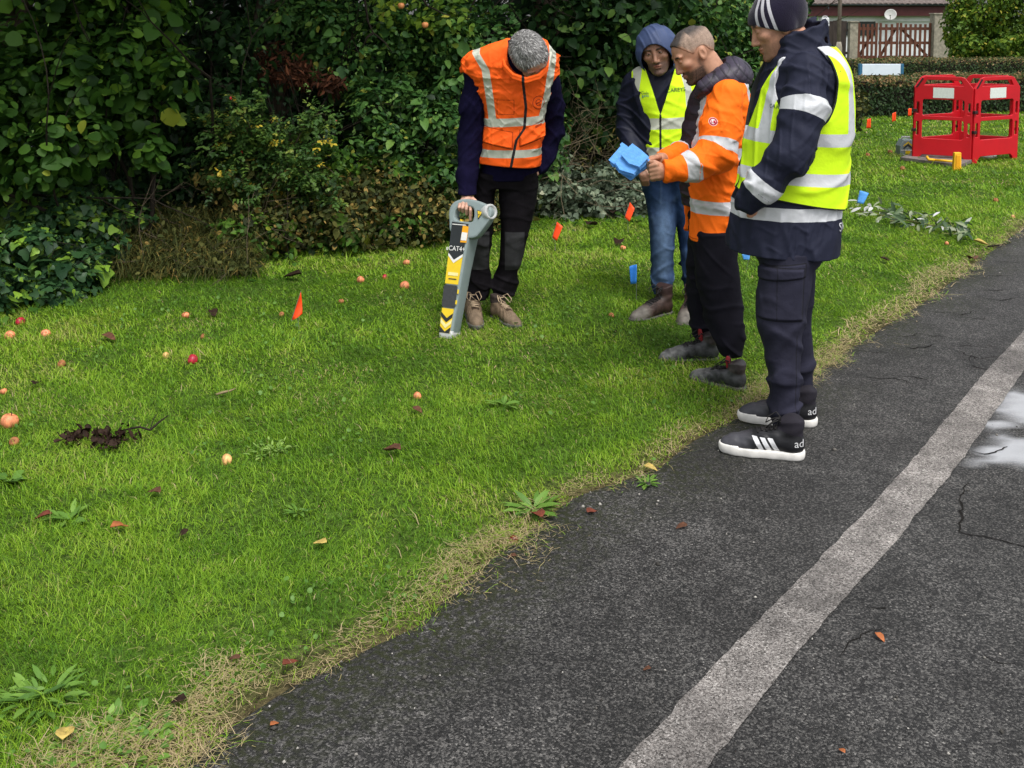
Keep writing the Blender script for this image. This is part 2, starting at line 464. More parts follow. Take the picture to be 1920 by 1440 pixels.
m_line = road_mat('road_paint_worn', (.06, .055, .05), (.225, .205, .19), (.52, .49, .46), .04, dirt=False, sc=1.8)
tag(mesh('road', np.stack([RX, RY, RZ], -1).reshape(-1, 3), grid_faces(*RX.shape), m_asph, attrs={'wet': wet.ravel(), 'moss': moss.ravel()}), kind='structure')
def road_z(x, y): return (vnoise(x, y, 1.3, 6) - .5) * .006

LL = np.array([G(*p)[:2] for p in ((1165, 1440), (1280, 1310), (1400, 1187), (1493, 1093), (1560, 1027), (1682, 900), (1780, 780), (1838, 707), (1920, 623))])
LR = np.array([G(*p)[:2] for p in ((1330, 1440), (1460, 1267), (1567, 1140), (1673, 1027), (1723, 960), (1786, 890), (1853, 790), (1920, 695))])
def extend(P, a, b):
    u = P[2] - P[0]; u /= np.linalg.norm(u); w = P[-1] - P[-3]; w /= np.linalg.norm(w)
    return np.vstack([P[0] - u * a, P, P[-1] + w * b])
LL, LR = extend(LL, 3, 12), extend(LR, 3, 12)
def smooth_poly(P, n, it=3):
    for _ in range(it):
        Q = np.empty((2 * len(P) - 2, 2)); Q[0::2] = P[:-1] * .75 + P[1:] * .25; Q[1::2] = P[:-1] * .25 + P[1:] * .75
        P = np.vstack([P[:1], Q, P[-1:]])
    return resample(P, np.linalg.norm(np.diff(P, axis=0), axis=1).sum() / n)[:n]
n_ = 420
LL, LR = smooth_poly(LL, n_), smooth_poly(LR, n_)
tt = np.linspace(0, 1, 7)
LXY = LL[:, None] * (1 - tt[None, :, None]) + LR[:, None] * tt[None, :, None]
ej = (vnoise(LXY[..., 0], LXY[..., 1], 22, 9) - .5) * .005 + (vnoise(LXY[..., 0], LXY[..., 1], 60, 3) - .5) * .010
across = LR - LL; across /= np.linalg.norm(across, axis=1)[:, None]
LXY = LXY + across[:, None] * (ej * np.where((tt == 0) | (tt == 1), 1, 0)[None])[..., None]
LZ = road_z(LXY[..., 0], LXY[..., 1]) + .004
lv = np.concatenate([LXY, LZ[..., None]], -1).reshape(-1, 3)
tag(mesh('road_line', lv, grid_faces(n_, 7), m_line, attrs={'wet': np.zeros(len(lv))}), kind='structure')
# cracks in the asphalt
m_crack = MAT('crack_dirt', (.012, .011, .010), 1, .3, 30, spec=.1)
rc = np.random.default_rng(5)
for pts, w in (([(1812, 905), (1803, 935), (1804, 970), (1798, 997), (1828, 1008), (1860, 1012), (1890, 1018), (1925, 1028), (1990, 1040)], .011),
               ([(1790, 655), (1815, 667), (1840, 672), (1880, 668)], .008), ([(1814, 684), (1835, 690), (1855, 694)], .012),
               ([(1660, 628), (1690, 632), (1730, 626)], .007), ([(1822, 850), (1850, 853), (1868, 849), (1884, 838)], .010),
               ([(1840, 560), (1870, 565), (1905, 560)], .010), ([(1600, 655), (1640, 662), (1665, 661)], .006),
               ([(1845, 1230), (1870, 1240), (1900, 1242)], .008), ([(1630, 1140), (1660, 1142)], .01), ([(1570, 1230), (1615, 1190), (1655, 1180)], .006)):
    P = resample(np.array([G(*p)[:2] for p in pts]), .02)
    P = P + np.stack([vnoise(P[:, 0], P[:, 1], 25, 1) - .5, vnoise(P[:, 0], P[:, 1], 25, 2) - .5], 1) * .022 + np.stack([vnoise(P[:, 0], P[:, 1], 80, 1) - .5, vnoise(P[:, 0], P[:, 1], 80, 2) - .5], 1) * .012
    T = np.gradient(P, axis=0); N2 = np.stack([-T[:, 1], T[:, 0]], 1); N2 /= np.linalg.norm(N2, axis=1)[:, None]
    ww = w * .30 * np.sin(np.linspace(.15, np.pi - .1, len(P))) ** .5 * (0.6 + .8 * rc.random(len(P)))
    v = np.concatenate([P + N2 * ww[:, None], P - N2 * ww[:, None]])
    v = np.column_stack([v, road_z(v[:, 0], v[:, 1]) + .003])
    k = len(P)
    tag(mesh('road_crack', v, np.array([[i, i + 1, k + i + 1, k + i] for i in range(k - 1)]), m_crack), kind='structure')

for k in range(34):
    px, py = rc.uniform(1600, 1905), rc.uniform(455, 720)
    if px < 1920 - (py - 430) * 1.25 + 40: continue
    c = G(px, py)[:2]; L = rc.uniform(.08, .32); a = rc.normal() * .25
    P = resample(np.array([c + np.array([math.cos(a), math.sin(a)]) * L * t + [0, .03 * rc.normal()] for t in (-.5, -.1, .3, .5)]), .02)
    P = P + np.stack([vnoise(P[:, 0], P[:, 1], 40, 1) - .5, vnoise(P[:, 0], P[:, 1], 40, 2) - .5], 1) * .03
    T = np.gradient(P, axis=0); N2 = np.stack([-T[:, 1], T[:, 0]], 1); N2 /= np.linalg.norm(N2, axis=1)[:, None]
    ww = rc.uniform(.0015, .0045) * np.sin(np.linspace(.1, np.pi - .1, len(P))) * (0.5 + rc.random(len(P)))
    v = np.concatenate([P + N2 * ww[:, None], P - N2 * ww[:, None]]); v = np.column_stack([v, road_z(v[:, 0], v[:, 1]) + .0027]); q = len(P)
    tag(mesh('road_crack', v, np.array([[i, i + 1, q + i + 1, q + i] for i in range(q - 1)]), m_crack), kind='structure')
# loose grit on the asphalt, gathered along the lawn edge
ng = 5200
gy_ = rc.uniform(2.0, 8, ng); gx_ = rc.uniform(-.55, .55, ng) * gy_ * 1.0
gd = -edge_dist(gx_, gy_)
kk = (gd > -.02) & (rc.random(ng) < .10 + .9 * np.exp(-np.maximum(gd, 0) / .10)); gx_, gy_ = gx_[kk], gy_[kk]
OCT = np.array([[1, 0, 0], [-1, 0, 0], [0, 1, 0], [0, -1, 0], [0, 0, .8], [0, 0, -.5]], float); OF = np.array([[0, 2, 4], [2, 1, 4], [1, 3, 4], [3, 0, 4], [2, 0, 5], [1, 2, 5], [3, 1, 5], [0, 3, 5]])
sz = rc.lognormal(-5.7, .45, len(gx_)); an = rc.uniform(0, 6.28, len(gx_))
gv_ = OCT[None] * sz[:, None, None] * rc.uniform(.6, 1.3, (len(gx_), 6, 1)); ca, sa = np.cos(an)[:, None], np.sin(an)[:, None]
gv_ = np.stack([gv_[..., 0] * ca - gv_[..., 1] * sa + gx_[:, None], gv_[..., 0] * sa + gv_[..., 1] * ca + gy_[:, None], gv_[..., 2] + road_z(gx_, gy_)[:, None] + .002], -1)
tag(mesh('grit', gv_.reshape(-1, 3), (np.arange(len(gx_))[:, None, None] * 6 + OF[None]).reshape(-1, 3), RAMPMAT('grit_stone', [(0, (.03, .028, .025)), (.6, (.14, .13, .115)), (1, (.42, .40, .36))], .85, .2, 0), attrs={'tint': np.repeat(rc.random(len(gx_)), 6)}, smooth=False), 'loose grit and small stones along the road edge', 'grit', kind='stuff')

# ------------------------------------------------------------------ grass
GRASS_STOPS = [(0, (.050, .135, .008)), (.3, (.122, .258, .012)), (.62, (.225, .385, .022)), (.80, (.30, .42, .04)), (.89, (.36, .33, .12)), (.95, (.42, .33, .18)), (1, (.52, .41, .24))]
m_grass = RAMPMAT('grass_blades', GRASS_STOPS, .55, .25, .3)
rg = np.random.default_rng(11)
# soft border of the lawn towards the shrubs, far to near along the hedge foot
HEDGE_FOOT = np.array([G(*p)[:2] for p in ((-250, 700), (0, 610), (120, 560), (210, 500), (330, 492), (480, 490), (600, 462), (720, 440), (850, 432), (1000, 402), (1100, 398), (1210, 385), (1330, 330), (1450, 262), (1590, 196), (1920, 186))])
def hedge_side(x, y):
    return y - np.interp(x, HEDGE_FOOT[:, 0], HEDGE_FOOT[:, 1])
def grass_patch(y0, y1, dens, length, width, rng):
    xl, xr = -0.56 * y1 - .5, 0.56 * y1 + .5
    n = int((xr - xl) * (y1 - y0) * dens)
    x = rng.uniform(xl, xr, n); y = rng.uniform(y0, y1, n)
    keep = (np.abs(x) < .53 * y + .35)
    x, y = x[keep], y[keep]
    d = edge_dist(x, y)
    en = (vnoise(x, y, 3.0, 11) - .5) * .16 + (vnoise(x, y, 14, 12) - .5) * .08
    dd = d + en
    p = np.clip((dd + .03) / .14, 0, 1) * (hedge_side(x, y) < .45)
    p *= .55 + .45 * np.clip((vnoise(x, y, 5.5, 13) - .22) * 4, 0, 1)
    keep = rng.random(len(x)) < p
    x, y, d, dd = x[keep], y[keep], d[keep], dd[keep]
    n = len(x)
    big = vnoise(x, y, 1.1, 14) * .5 + vnoise(x, y, 3.3, 15) * .5
    fine = vnoise(x, y, 9, 16)
    tint = .46 + (big - .5) * .80 + (fine - .5) * .42 + rng.normal(size=n) * .16
    dry = rng.random(n) < .025 + .16 * np.clip((vnoise(x, y, 2.3, 17) - .6) * 4, 0, 1) + .75 * np.clip(1 - (dd - .0) / .13, 0, 1) * np.clip(vnoise(x, y, 2.0, 18) * 2.4 - .5, 0, 1)
    tint = np.where(dry, rng.uniform(.82, 1.0, n), np.clip(tint, .02, .86))
    L = length * rng.lognormal(0, .35, n) * (.75 + .5 * big) * np.clip(.45 + dd * 2.2, .4, 1)
    w = width * rng.uniform(.6, 1.25, n)
    az = rng.uniform(0, 2 * np.pi, n) * .7 + 2.5 * vnoise(x, y, 2.7, 19)
    lean = rng.uniform(.55, 1.7, n) + dry * .35 + .12 * np.clip((y - 4) / 4, 0, 1)
    dirx, diry = np.cos(az), np.sin(az)
    z0 = lawn_z(x, y, d)
    h1, h2 = .5 * L, L
    b0 = np.stack([x, y, z0 - .006], 1)
    m1 = b0 + np.stack([dirx * h1 * np.sin(lean * .55), diry * h1 * np.sin(lean * .55), h1 * np.cos(lean * .55)], 1)
    tp = m1 + np.stack([dirx * h1 * np.sin(lean * 1.25), diry * h1 * np.sin(lean * 1.25), h1 * np.cos(lean * 1.25)], 1)
    fa = rng.uniform(0, np.pi, n)
    s = np.stack([np.cos(fa), np.sin(fa), np.zeros(n)], 1) * (w * .5)[:, None]
    V = np.stack([b0 - s, b0 + s, m1 + s * .85, m1 - s * .85, tp], 1)
    F = np.array([[0, 1, 2], [0, 2, 3], [3, 2, 4]])
    Fc = (np.arange(n)[:, None, None] * 5 + F[None]).reshape(-1, 3)
    return V.reshape(-1, 3), Fc, np.repeat(tint, 5)
gp = [grass_patch(2.0, 3.2, 32000, .034, .0023, rg), grass_patch(3.2, 4.6, 23000, .034, .0029, rg), grass_patch(4.6, 6.5, 13500, .034, .0042, rg),
      grass_patch(6.5, 9.5, 7000, .036, .0064, rg), grass_patch(9.5, 14, 2300, .045, .011, rg), grass_patch(14, 22, 750, .05, .020, rg)]
def straw(y0, y1, dens, length, width, rng):
    """matted dead grass along the road edge, straggling onto the asphalt"""
    n = int((y1 - y0) * y1 * 1.2 * dens); x = rng.uniform(-.6 * y1, .6 * y1, n); y = rng.uniform(y0, y1, n); d = edge_dist(x, y)
    band = vnoise(x, y, 1.6, 51); wob = (vnoise(x, y, 6, 52) - .5) * .16
    p = np.exp(-((d - .03 - .10 * band + wob) / (.035 + .085 * band)) ** 2) * np.clip(band * 2.4 - .50, .26, 1) * .8
    k = rng.random(n) < p; x, y, d = x[k], y[k], d[k]; n = len(x)
    L = length * rng.lognormal(0, .45, n); az = rng.uniform(0, 2 * np.pi, n); z0 = np.where(d > 0, lawn_z(x, y, d), 0) + rng.uniform(.002, .022, n)
    u = np.stack([np.cos(az), np.sin(az), rng.uniform(-.15, .5, n)], 1); s = np.stack([-np.sin(az), np.cos(az), np.zeros(n)], 1) * (width * rng.uniform(.5, 1.2, n) / 2)[:, None]
    b0 = np.stack([x, y, z0], 1); m1 = b0 + u * L[:, None] * .5; tp = m1 + (u + rng.normal(size=(n, 3)) * .45 + [0, 0, -.35]) * L[:, None] * .5; tp[:, 2] = np.maximum(tp[:, 2], .004)
    V = np.stack([b0 - s, b0 + s, m1 + s * .9, m1 - s * .9, tp], 1).reshape(-1, 3)
    t = np.where(rng.random(n) < .24, rng.uniform(.3, .75, n), rng.uniform(.90, 1.0, n))
    return V, (np.arange(n)[:, None, None] * 5 + np.array([[0, 1, 2], [0, 2, 3], [3, 2, 4]])[None]).reshape(-1, 3), np.repeat(t, 5)
gp += [straw(2.0, 3.4, 52000, .030, .0017, rg), straw(3.4, 5.2, 34000, .034, .0022, rg), straw(5.2, 9, 8000, .045, .004, rg)]
gv, gf, gt = cat_leaves(gp)
tag(mesh('grass', gv, gf, m_grass, attrs={'tint': gt}, smooth=False), 'short green grass of the verge with straw coloured blades along the road edge', 'grass', kind='stuff')
# clover and small broad weeds low in the grass
wl = []
for y0, y1, n, sz in ((2.0, 3.6, 2600, .013), (3.6, 6, 2200, .016)):
    x = rg.uniform(-.56 * y1, .56 * y1, n); y = rg.uniform(y0, y1, n)
    k = (edge_dist(x, y) > .06) & (hedge_side(x, y) < 0) & (vnoise(x, y, 1.7, 21) > .52)
    x, y = x[k], y[k]; pos = np.stack([x, y, lawn_z(x, y) + rg.uniform(.012, .035, len(x))], 1)
    wl.append(leaf_arrays(pos, np.tile([0, 0, 1.0], (len(x), 1)), rg.uniform(.7, 1.5, len(x)) * sz, 'round', rg, rg.uniform(.35, .8, len(x))))
v, f, t = cat_leaves(wl)
tag(mesh('clover', v, f, RAMPMAT('clover_leaf', [(0, (.04, .11, .02)), (1, (.14, .27, .04))], .5, .3, .25), attrs={'tint': t}), 'small clover and weed leaves low among the grass', 'clover', kind='stuff')
# ------------------------------------------------------------------ shrubs and trees of the hedge
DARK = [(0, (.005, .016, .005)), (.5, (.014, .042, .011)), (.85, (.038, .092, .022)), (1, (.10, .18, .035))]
MID = [(0, (.007, .023, .007)), (.45, (.033, .095, .022)), (.8, (.100, .21, .042)), (.93, (.17, .27, .045)), (1, (.30, .32, .05))]
BRIGHT = [(0, (.012, .036, .007)), (.5, (.042, .110, .014)), (.85, (.10, .20, .022)), (.96, (.15, .26, .03)), (1, (.24, .28, .03))]
ROSE = [(0, (.016, .045, .012)), (.5, (.050, .115, .022)), (.8, (.11, .19, .03)), (.92, (.27, .30, .05)), (1, (.55, .42, .04))]
SCRUB = [(0, (.022, .030, .010)), (.4, (.055, .070, .018)), (.7, (.12, .12, .028)), (.88, (.22, .16, .04)), (1, (.36, .24, .07))]
WILT = [(0, (.035, .055, .030)), (.5, (.10, .14, .085)), (.85, (.21, .25, .16)), (1, (.33, .34, .22))]
RUST = [(0, (.014, .008, .005)), (.6, (.055, .020, .010)), (1, (.15, .055, .025))]
IVYB = [(0, (.012, .040, .014)), (.55, (.034, .085, .028)), (.68, (.08, .17, .025)), (1, (.24, .40, .04))]
FAR = [(0, (.030, .075, .010)), (.5, (.085, .16, .015)), (.85, (.17, .24, .02)), (1, (.40, .36, .05))]
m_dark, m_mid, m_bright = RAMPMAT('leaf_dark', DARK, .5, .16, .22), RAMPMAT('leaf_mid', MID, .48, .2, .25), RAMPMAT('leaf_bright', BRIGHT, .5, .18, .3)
m_rose, m_scrub, m_wilt = RAMPMAT('leaf_rose', ROSE, .5, .3, .3), RAMPMAT('leaf_scrub', SCRUB, .7, .2, .2), RAMPMAT('leaf_wilted', WILT, .55, .35, .15)
m_rust, m_ivy, m_far = RAMPMAT('leaf_dead_red', RUST, .8, .1, .1), RAMPMAT('leaf_ivy', IVYB, .42, .25, .2), RAMPMAT('leaf_yellowgreen', FAR, .6, .2, .3)
m_bark = MAT('bark', (.055, .042, .030), .9, .4, 14, .9, 40, stretch=(1, 1, .25), bdist=.02, spec=.15)
m_twig = MAT('twig', (.10, .078, .052), .85, .3, 30, .3, 80, spec=.15)
m_twigd = MAT('twig_dark', (.022, .017, .013), .9, .3, 30, spec=.15)
rs = np.random.default_rng(3)
def norm01(n, rng, mean=.45, sd=.2): return np.clip(rng.normal(mean, sd, n), 0, 1)
def px_blob(cx, cy, rx, ry, Y, depth):
    c = At(cx, cy, Y); k = Y / FPX
    return c, np.array([rx * k, depth, ry * k])
def branching(mb, p, d, L, r, lev, rng, spread=.7, droop=0.0):
    pts = [np.array(p, float)]; d = np.array(d, float); d /= np.linalg.norm(d)
    n = 5
    for i in range(n):
        d = d + rng.normal(size=3) * .13 + np.array([0, 0, -droop]); d /= np.linalg.norm(d)
        pts.append(pts[-1] + d * L / n)
    mb.tube(pts, np.linspace(r, r * .45, n + 1), 6 if r > .01 else 4)
    ends = [pts[-1]]
    if lev > 0:
        for k in range(3):
            i = rng.integers(2, n + 1)
            q = d + rng.normal(size=3) * spread; ends += branching(mb, pts[i], q, L * rng.uniform(.5, .75), r * .5, lev - 1, rng, spread, droop)
    return ends
def shrub(name, label, mat, leafkind, blobs, base, rng, cat='shrub', group=None, stem=True, size=.06, up=.5, per=1500, jit=.5, mean=.45, sd=.2, nsub=14, sub=(.28, .5), stemr=.018, low=0.0, lowmat=None, stems=5):
    root = empty(name, base, label, cat, group)
    parts = []
    for (c, r, n) in blobs:
        pos, nr = blob_points(c, r, n, rng, nsub, sub, up, front=.35)
        gz = 0.02; pos[:, 2] = np.where(pos[:, 2] < gz, gz + rng.random(n) * .15, pos[:, 2])
        s = size * rng.lognormal(-.05, .38, n)
        parts.append(leaf_arrays(pos, nr, s, leafkind, rng, norm01(n, rng, mean, sd), jitter=jit))
    v, f, t = cat_leaves(parts)
    mesh('foliage', v, f, mat, root, {'tint': t}, base=base)
    if stem:
        mb = MB()
        for k in range(stems):
            c, r, n = blobs[k % len(blobs)]
            tgt = np.asarray(c) + rng.normal(size=3) * np.asarray(r) * .35
            st = np.array(base) + np.array([rng.normal() * .15 * r[0], rng.normal() * .08, 0])
            branching(mb, st, tgt - st, np.linalg.norm(tgt - st) * 1.05, stemr, 2, rng, .55)
        mb.build('stems', m_twigd, root, base)
    return root
def gpt(px, py): return G(px, py)

# big leaved shrub on the left
B = [px_blob(60, 250, 190, 150, 6.5, .45), px_blob(230, 200, 150, 170, 6.9, .5), px_blob(60, 90, 170, 130, 7.0, .5), px_blob(250, 40, 160, 130, 7.2, .5), px_blob(-120, 200, 160, 260, 6.2, .6)]
shrub('broadleaf_shrub', 'large leaved green shrub at the left edge of the hedge, above the ivy patch', m_bright, 'round', [(c, r, n) for (c, r), n in zip(B, (2000, 1700, 1500, 1500, 1000))],
      (-2.6, 7.0, 0), rs, size=.066, up=.75, jit=.4, mean=.42, sd=.26, nsub=24, sub=(.2, .36))
# shaded shrub behind the rose
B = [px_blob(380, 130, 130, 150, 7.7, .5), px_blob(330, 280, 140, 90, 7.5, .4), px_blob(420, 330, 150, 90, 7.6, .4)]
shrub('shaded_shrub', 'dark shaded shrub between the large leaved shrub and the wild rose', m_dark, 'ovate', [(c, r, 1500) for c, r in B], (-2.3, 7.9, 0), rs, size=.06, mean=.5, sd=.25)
# wild rose with pinnate leaves and red hips
def rose_bush():
    base = np.array([-1.78, 7.35, 0])
    root = empty('rose_bush', base, 'arching wild rose bush with fine yellow green leaflets and a few red hips', 'shrub')
    rng = np.random.default_rng(21)
    parts, mb, hips = [], MB(), []
    P, Nn, D, S = [], [], [], []
    for k in range(46):
        px, py = rng.uniform(375, 650), rng.uniform(165, 390)
        if (px - 505) ** 2 / 150 ** 2 + (py - 300) ** 2 / 140 ** 2 > 1: continue
        tgt = At(px, py, rng.uniform(6.95, 7.35))
        mid = (tgt + base) / 2 + np.array([0, .05, .35 + rng.random() * .3])
        t = np.linspace(0, 1, 12)[:, None]
        c = base * (1 - t) ** 2 + 2 * t * (1 - t) * mid + t * t * tgt
        mb.tube(c, np.linspace(.006, .002, 12), 4)
        if k % 5 == 0: hips.append(c[-1] + np.array([0, -.03, .01]))
        for i in range(2, 12):
            for q in range(5):
                d = rng.normal(size=3) + np.array([0, -.35, .25]); d /= np.linalg.norm(d)
                nrm = np.array([0, -.25, 1]) + rng.normal(size=3) * .35; L = rng.uniform(.07, .11)
                side = np.cross(d, nrm); side /= np.linalg.norm(side)
                o = c[i] + rng.normal(size=3) * .03
                for s_ in range(7):
                    j = (s_ + 1) // 2; sg = 0 if s_ == 6 else (1 if s_ % 2 else -1)
                    P.append(o + d * L * (.25 + .22 * min(j, 3) + (.12 if s_ == 6 else 0))); Nn.append(nrm)
                    D.append(d * .5 + side * sg * .9 if sg else d); S.append(rng.uniform(.024, .036))
    n = len(P)
    v, f, t = leaf_arrays(np.array(P), np.array(Nn), np.array(S), 'ovate', rng, np.repeat(norm01(n // 7, rng, .52, .24), 7)[:n], np.array(D), .15)
    mesh('foliage', v, f, m_rose, root, {'tint': t}, base=base)
    mb.build('stems', m_twig, root, base)
    hm = MAT('rose_hip_red', (.35, .02, .012), .35, .2, 40)
    for h in hips[:7]:
        q = MB().lathe([(.001, -.011), (.007, -.008), (.0095, 0), (.008, .007), (.003, .011), (.004, .015), (.001, .015)], h, n=10)
        q.build('rose_hip', hm, root, base, True)
rose_bush()
# dead reddish bracken above the rose
B = [px_blob(520, 118, 45, 34, 7.75, .2), px_blob(575, 140, 50, 30, 7.72, .2), px_blob(622, 160, 30, 22, 7.75, .2)]
shrub('dead_fern', 'rust brown withered fern clump between the ivy clad trunk and the wild rose', m_rust, 'lance', [(c, r, 420) for c, r in B], (-1.6, 7.8, 0), rs, cat='fern', size=.05, up=.1, mean=.45, jit=.9, stems=6, stemr=.008)
# dense green shrub left of the first man
B = [px_blob(690, 100, 150, 150, 8.2, .5), px_blob(820, 120, 130, 150, 8.2, .5), px_blob(720, 260, 110, 130, 8.0, .45), px_blob(830, 270, 110, 130, 7.95, .45), px_blob(900, 60, 140, 120, 8.6, .5), px_blob(960, 250, 110, 140, 8.6, .5), px_blob(560, 40, 110, 90, 8.3, .5)]
shrub('dogwood_shrub', 'dense mid green shrub with many small pointed leaves left of the man with the locator', m_mid, 'ovate', [(c, r, 3000) for c, r in B], (-.9, 8.4, 0), rs, size=.048, mean=.55, sd=.2, nsub=26, sub=(.2, .36), up=.7, jit=.4)
# laurel-like darker shrub behind the two left men
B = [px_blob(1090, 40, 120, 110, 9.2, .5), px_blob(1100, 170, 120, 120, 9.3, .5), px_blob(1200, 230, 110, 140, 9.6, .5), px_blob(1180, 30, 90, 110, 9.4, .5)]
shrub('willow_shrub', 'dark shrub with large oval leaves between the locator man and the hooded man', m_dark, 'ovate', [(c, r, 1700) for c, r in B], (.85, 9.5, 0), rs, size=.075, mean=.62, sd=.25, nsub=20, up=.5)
B = [px_blob(1300, 60, 130, 120, 10.2, .5), px_blob(1400, 120, 120, 150, 10.6, .5), px_blob(1330, 220, 140, 110, 10.4, .5), px_blob(1440, 30, 90, 110, 10.9, .4)]
shrub('privet_shrub', 'leafy shrub behind the bare headed man and the man in the striped beanie', m_mid, 'ovate', [(c, r, 2600) for c, r in B], (2.2, 10.6, 0), rs, size=.055, mean=.55, sd=.22, nsub=22, up=.6)
B = [px_blob(1500, 170, 110, 80, 13.5, .5), px_blob(1575, 205, 45, 55, 15, .4)]
shrub('twiggy_shrub', 'brownish twiggy shrub at the far end of the hedge, right of the beanie man', m_scrub, 'ovate', [(c, r, 2600) for c, r in B], (3.9, 14.2, 0), rs, size=.055, mean=.4, sd=.25, stems=3, stemr=.007)
# mixed bramble at the foot of the shrubs
def strip_blobs(pts, rxy, depth): return [(At(x, y, Y), np.array([rxy[0] * Y / FPX, depth, rxy[1] * Y / FPX])) for x, y, Y in pts]
B = strip_blobs([(470, 330, 7.35), (560, 360, 7.35), (640, 380, 7.5), (720, 370, 7.6), (800, 380, 7.7), (520, 420, 7.15), (610, 425, 7.3), (700, 410, 7.5), (780, 405, 7.6), (850, 385, 7.8), (930, 395, 8.1)], (95, 62), .3)
shrub('bramble', 'tangle of yellowing bramble and weeds at the foot of the dense green shrub', m_scrub, 'ovate', [(c, r, 1150) for c, r in B], (-1.4, 7.5, 0), rs, size=.038, mean=.48, sd=.28, nsub=18, jit=.7, stems=20, stemr=.005)
B = strip_blobs([(480, 440, 7.0), (640, 430, 7.3), (760, 420, 7.55), (850, 400, 7.75), (700, 330, 7.7), (800, 340, 7.8), (860, 320, 7.9), (600, 300, 7.5)], (90, 55), .25)
shrub('nettle_patch', 'fresh green weeds mixed into the bramble along the lawn edge', m_bright, 'ovate', [(c, r, 420) for c, r in B], (-1.2, 7.4, 0), rs, size=.045, mean=.55, sd=.25, nsub=14, stems=8, stemr=.004)
# ivy patch, bottom left
B = strip_blobs([(-60, 470, 5.9), (50, 455, 6.2), (110, 500, 6.3), (40, 530, 5.95), (170, 440, 6.7), (130, 400, 6.7), (200, 390, 7.0), (-60, 560, 5.7), (175, 500, 6.6), (100, 545, 6.1)], (95, 50), .28)
shrub('ivy_patch', 'dark ivy patch with bright young leaves at the left edge of the lawn', m_ivy, 'ivy', [(c, r, 850) for c, r in B], (-2.8, 6.3, 0), rs, cat='ivy', size=.046, up=.9, jit=.35, mean=.45, sd=.28, nsub=12, stems=7, stemr=.005)
# low straggling ground cover where the lawn runs into the shrubs
def ground_cover():
    rng = np.random.default_rng(37); parts = []
    for kind, n, sz, mean, wdt in (('ivy', 1500, .042, .5, .30), ('ovate', 2600, .030, .5, .34), ('lance', 1500, .06, .5, .3)):
        s = rng.uniform(0, 1, n); x = np.interp(s, [0, 1], [-3.6, 3.4]); y = np.interp(x, HEDGE_FOOT[:, 0], HEDGE_FOOT[:, 1]) + rng.normal(size=n) * wdt + .05 + (vnoise(x, x * 0, 1.7, 61) - .5) * .5
        k = rng.random(n) < np.clip(vnoise(x, y, 2.5, 62) * 2.4 - .5, .1, 1); x, y = x[k], y[k]; m = len(x)
        pos = np.stack([x, y, rng.uniform(.015, .14, m) * np.clip(.5 + (y - np.interp(x, HEDGE_FOOT[:, 0], HEDGE_FOOT[:, 1])) * 2, .3, 1.6)], 1)
        parts.append(leaf_arrays(pos, np.tile([0, -.35, 1.0], (m, 1)), sz * rng.lognormal(0, .35, m), kind, rng, norm01(m, rng, mean, .24), jitter=.5))
    v, f, t = cat_leaves(parts)
    tag(mesh('ground_cover', v, f, m_bright, attrs={'tint': t}), 'straggling low weeds and ivy where the lawn meets the shrubs', 'ground cover', kind='stuff')
ground_cover()
# withered grass mound
def dry_mound():
    base = np.array([-2.05, 6.95, 0]); rng = np.random.default_rng(31)
    root = empty('withered_grass_mound', base, 'brownish mound of long withered grass and dead stems right of the ivy patch', 'grass mound')
    V, F, T, o = [], [], [], 0
    n = 9000
    px, py = rng.uniform(200, 470, n), rng.uniform(380, 505, n)
    y = 6.55 + (505 - py) / 125 * .75 + rng.normal(size=n) * .08
    x = (px - 960) / FPX * y
    z = np.clip(CAM_H - (py - 30) / FPX * y, 0, .6) * rng.uniform(.4, 1.0, n)
    b0 = np.stack([x, y, z], 1)
    d = rng.normal(size=(n, 3)) * [.8, .8, .4] + [0.1, -.5, -.15]; d /= np.linalg.norm(d, axis=1)[:, None]
    L = rng.uniform(.06, .2, n)[:, None]
    m1 = b0 + d * L * .5 + [0, 0, .02]; tp = m1 + (d + [0, 0, -.6]) * L * .5
    s = np.cross(d, [0, 0, 1.0]) * .0026
    v = np.stack([b0 - s, b0 + s, m1 + s, m1 - s, tp], 1).reshape(-1, 3)
    f = (np.arange(n)[:, None, None] * 5 + np.array([[0, 1, 2], [0, 2, 3], [3, 2, 4]])[None]).reshape(-1, 3)
    mesh('blades', v, f, m_scrub, root, {'tint': np.repeat(norm01(n, rng, .48, .22), 5)}, smooth=False, base=base)
    pos = b0[::6] + rng.normal(size=(len(b0[::6]), 3)) * .05
    q, fq, tq = leaf_arrays(pos, np.tile([0, -.4, .9], (len(pos), 1)), rng.uniform(.025, .05, len(pos)), 'ovate', rng, norm01(len(pos), rng, .45, .25), jitter=.8)
    mesh('dead_leaves', q, fq, m_scrub, root, {'tint': tq}, base=base)
    mb = MB()
    for k in range(26):
        p = b0[rng.integers(n)]; branching(mb, p, rng.normal(size=3) * [1, .6, .5] + [0, -.2, .6], rng.uniform(.15, .45), .003, 1, rng, .8)
    mb.build('dead_stems', m_twig, root, base)
dry_mound()
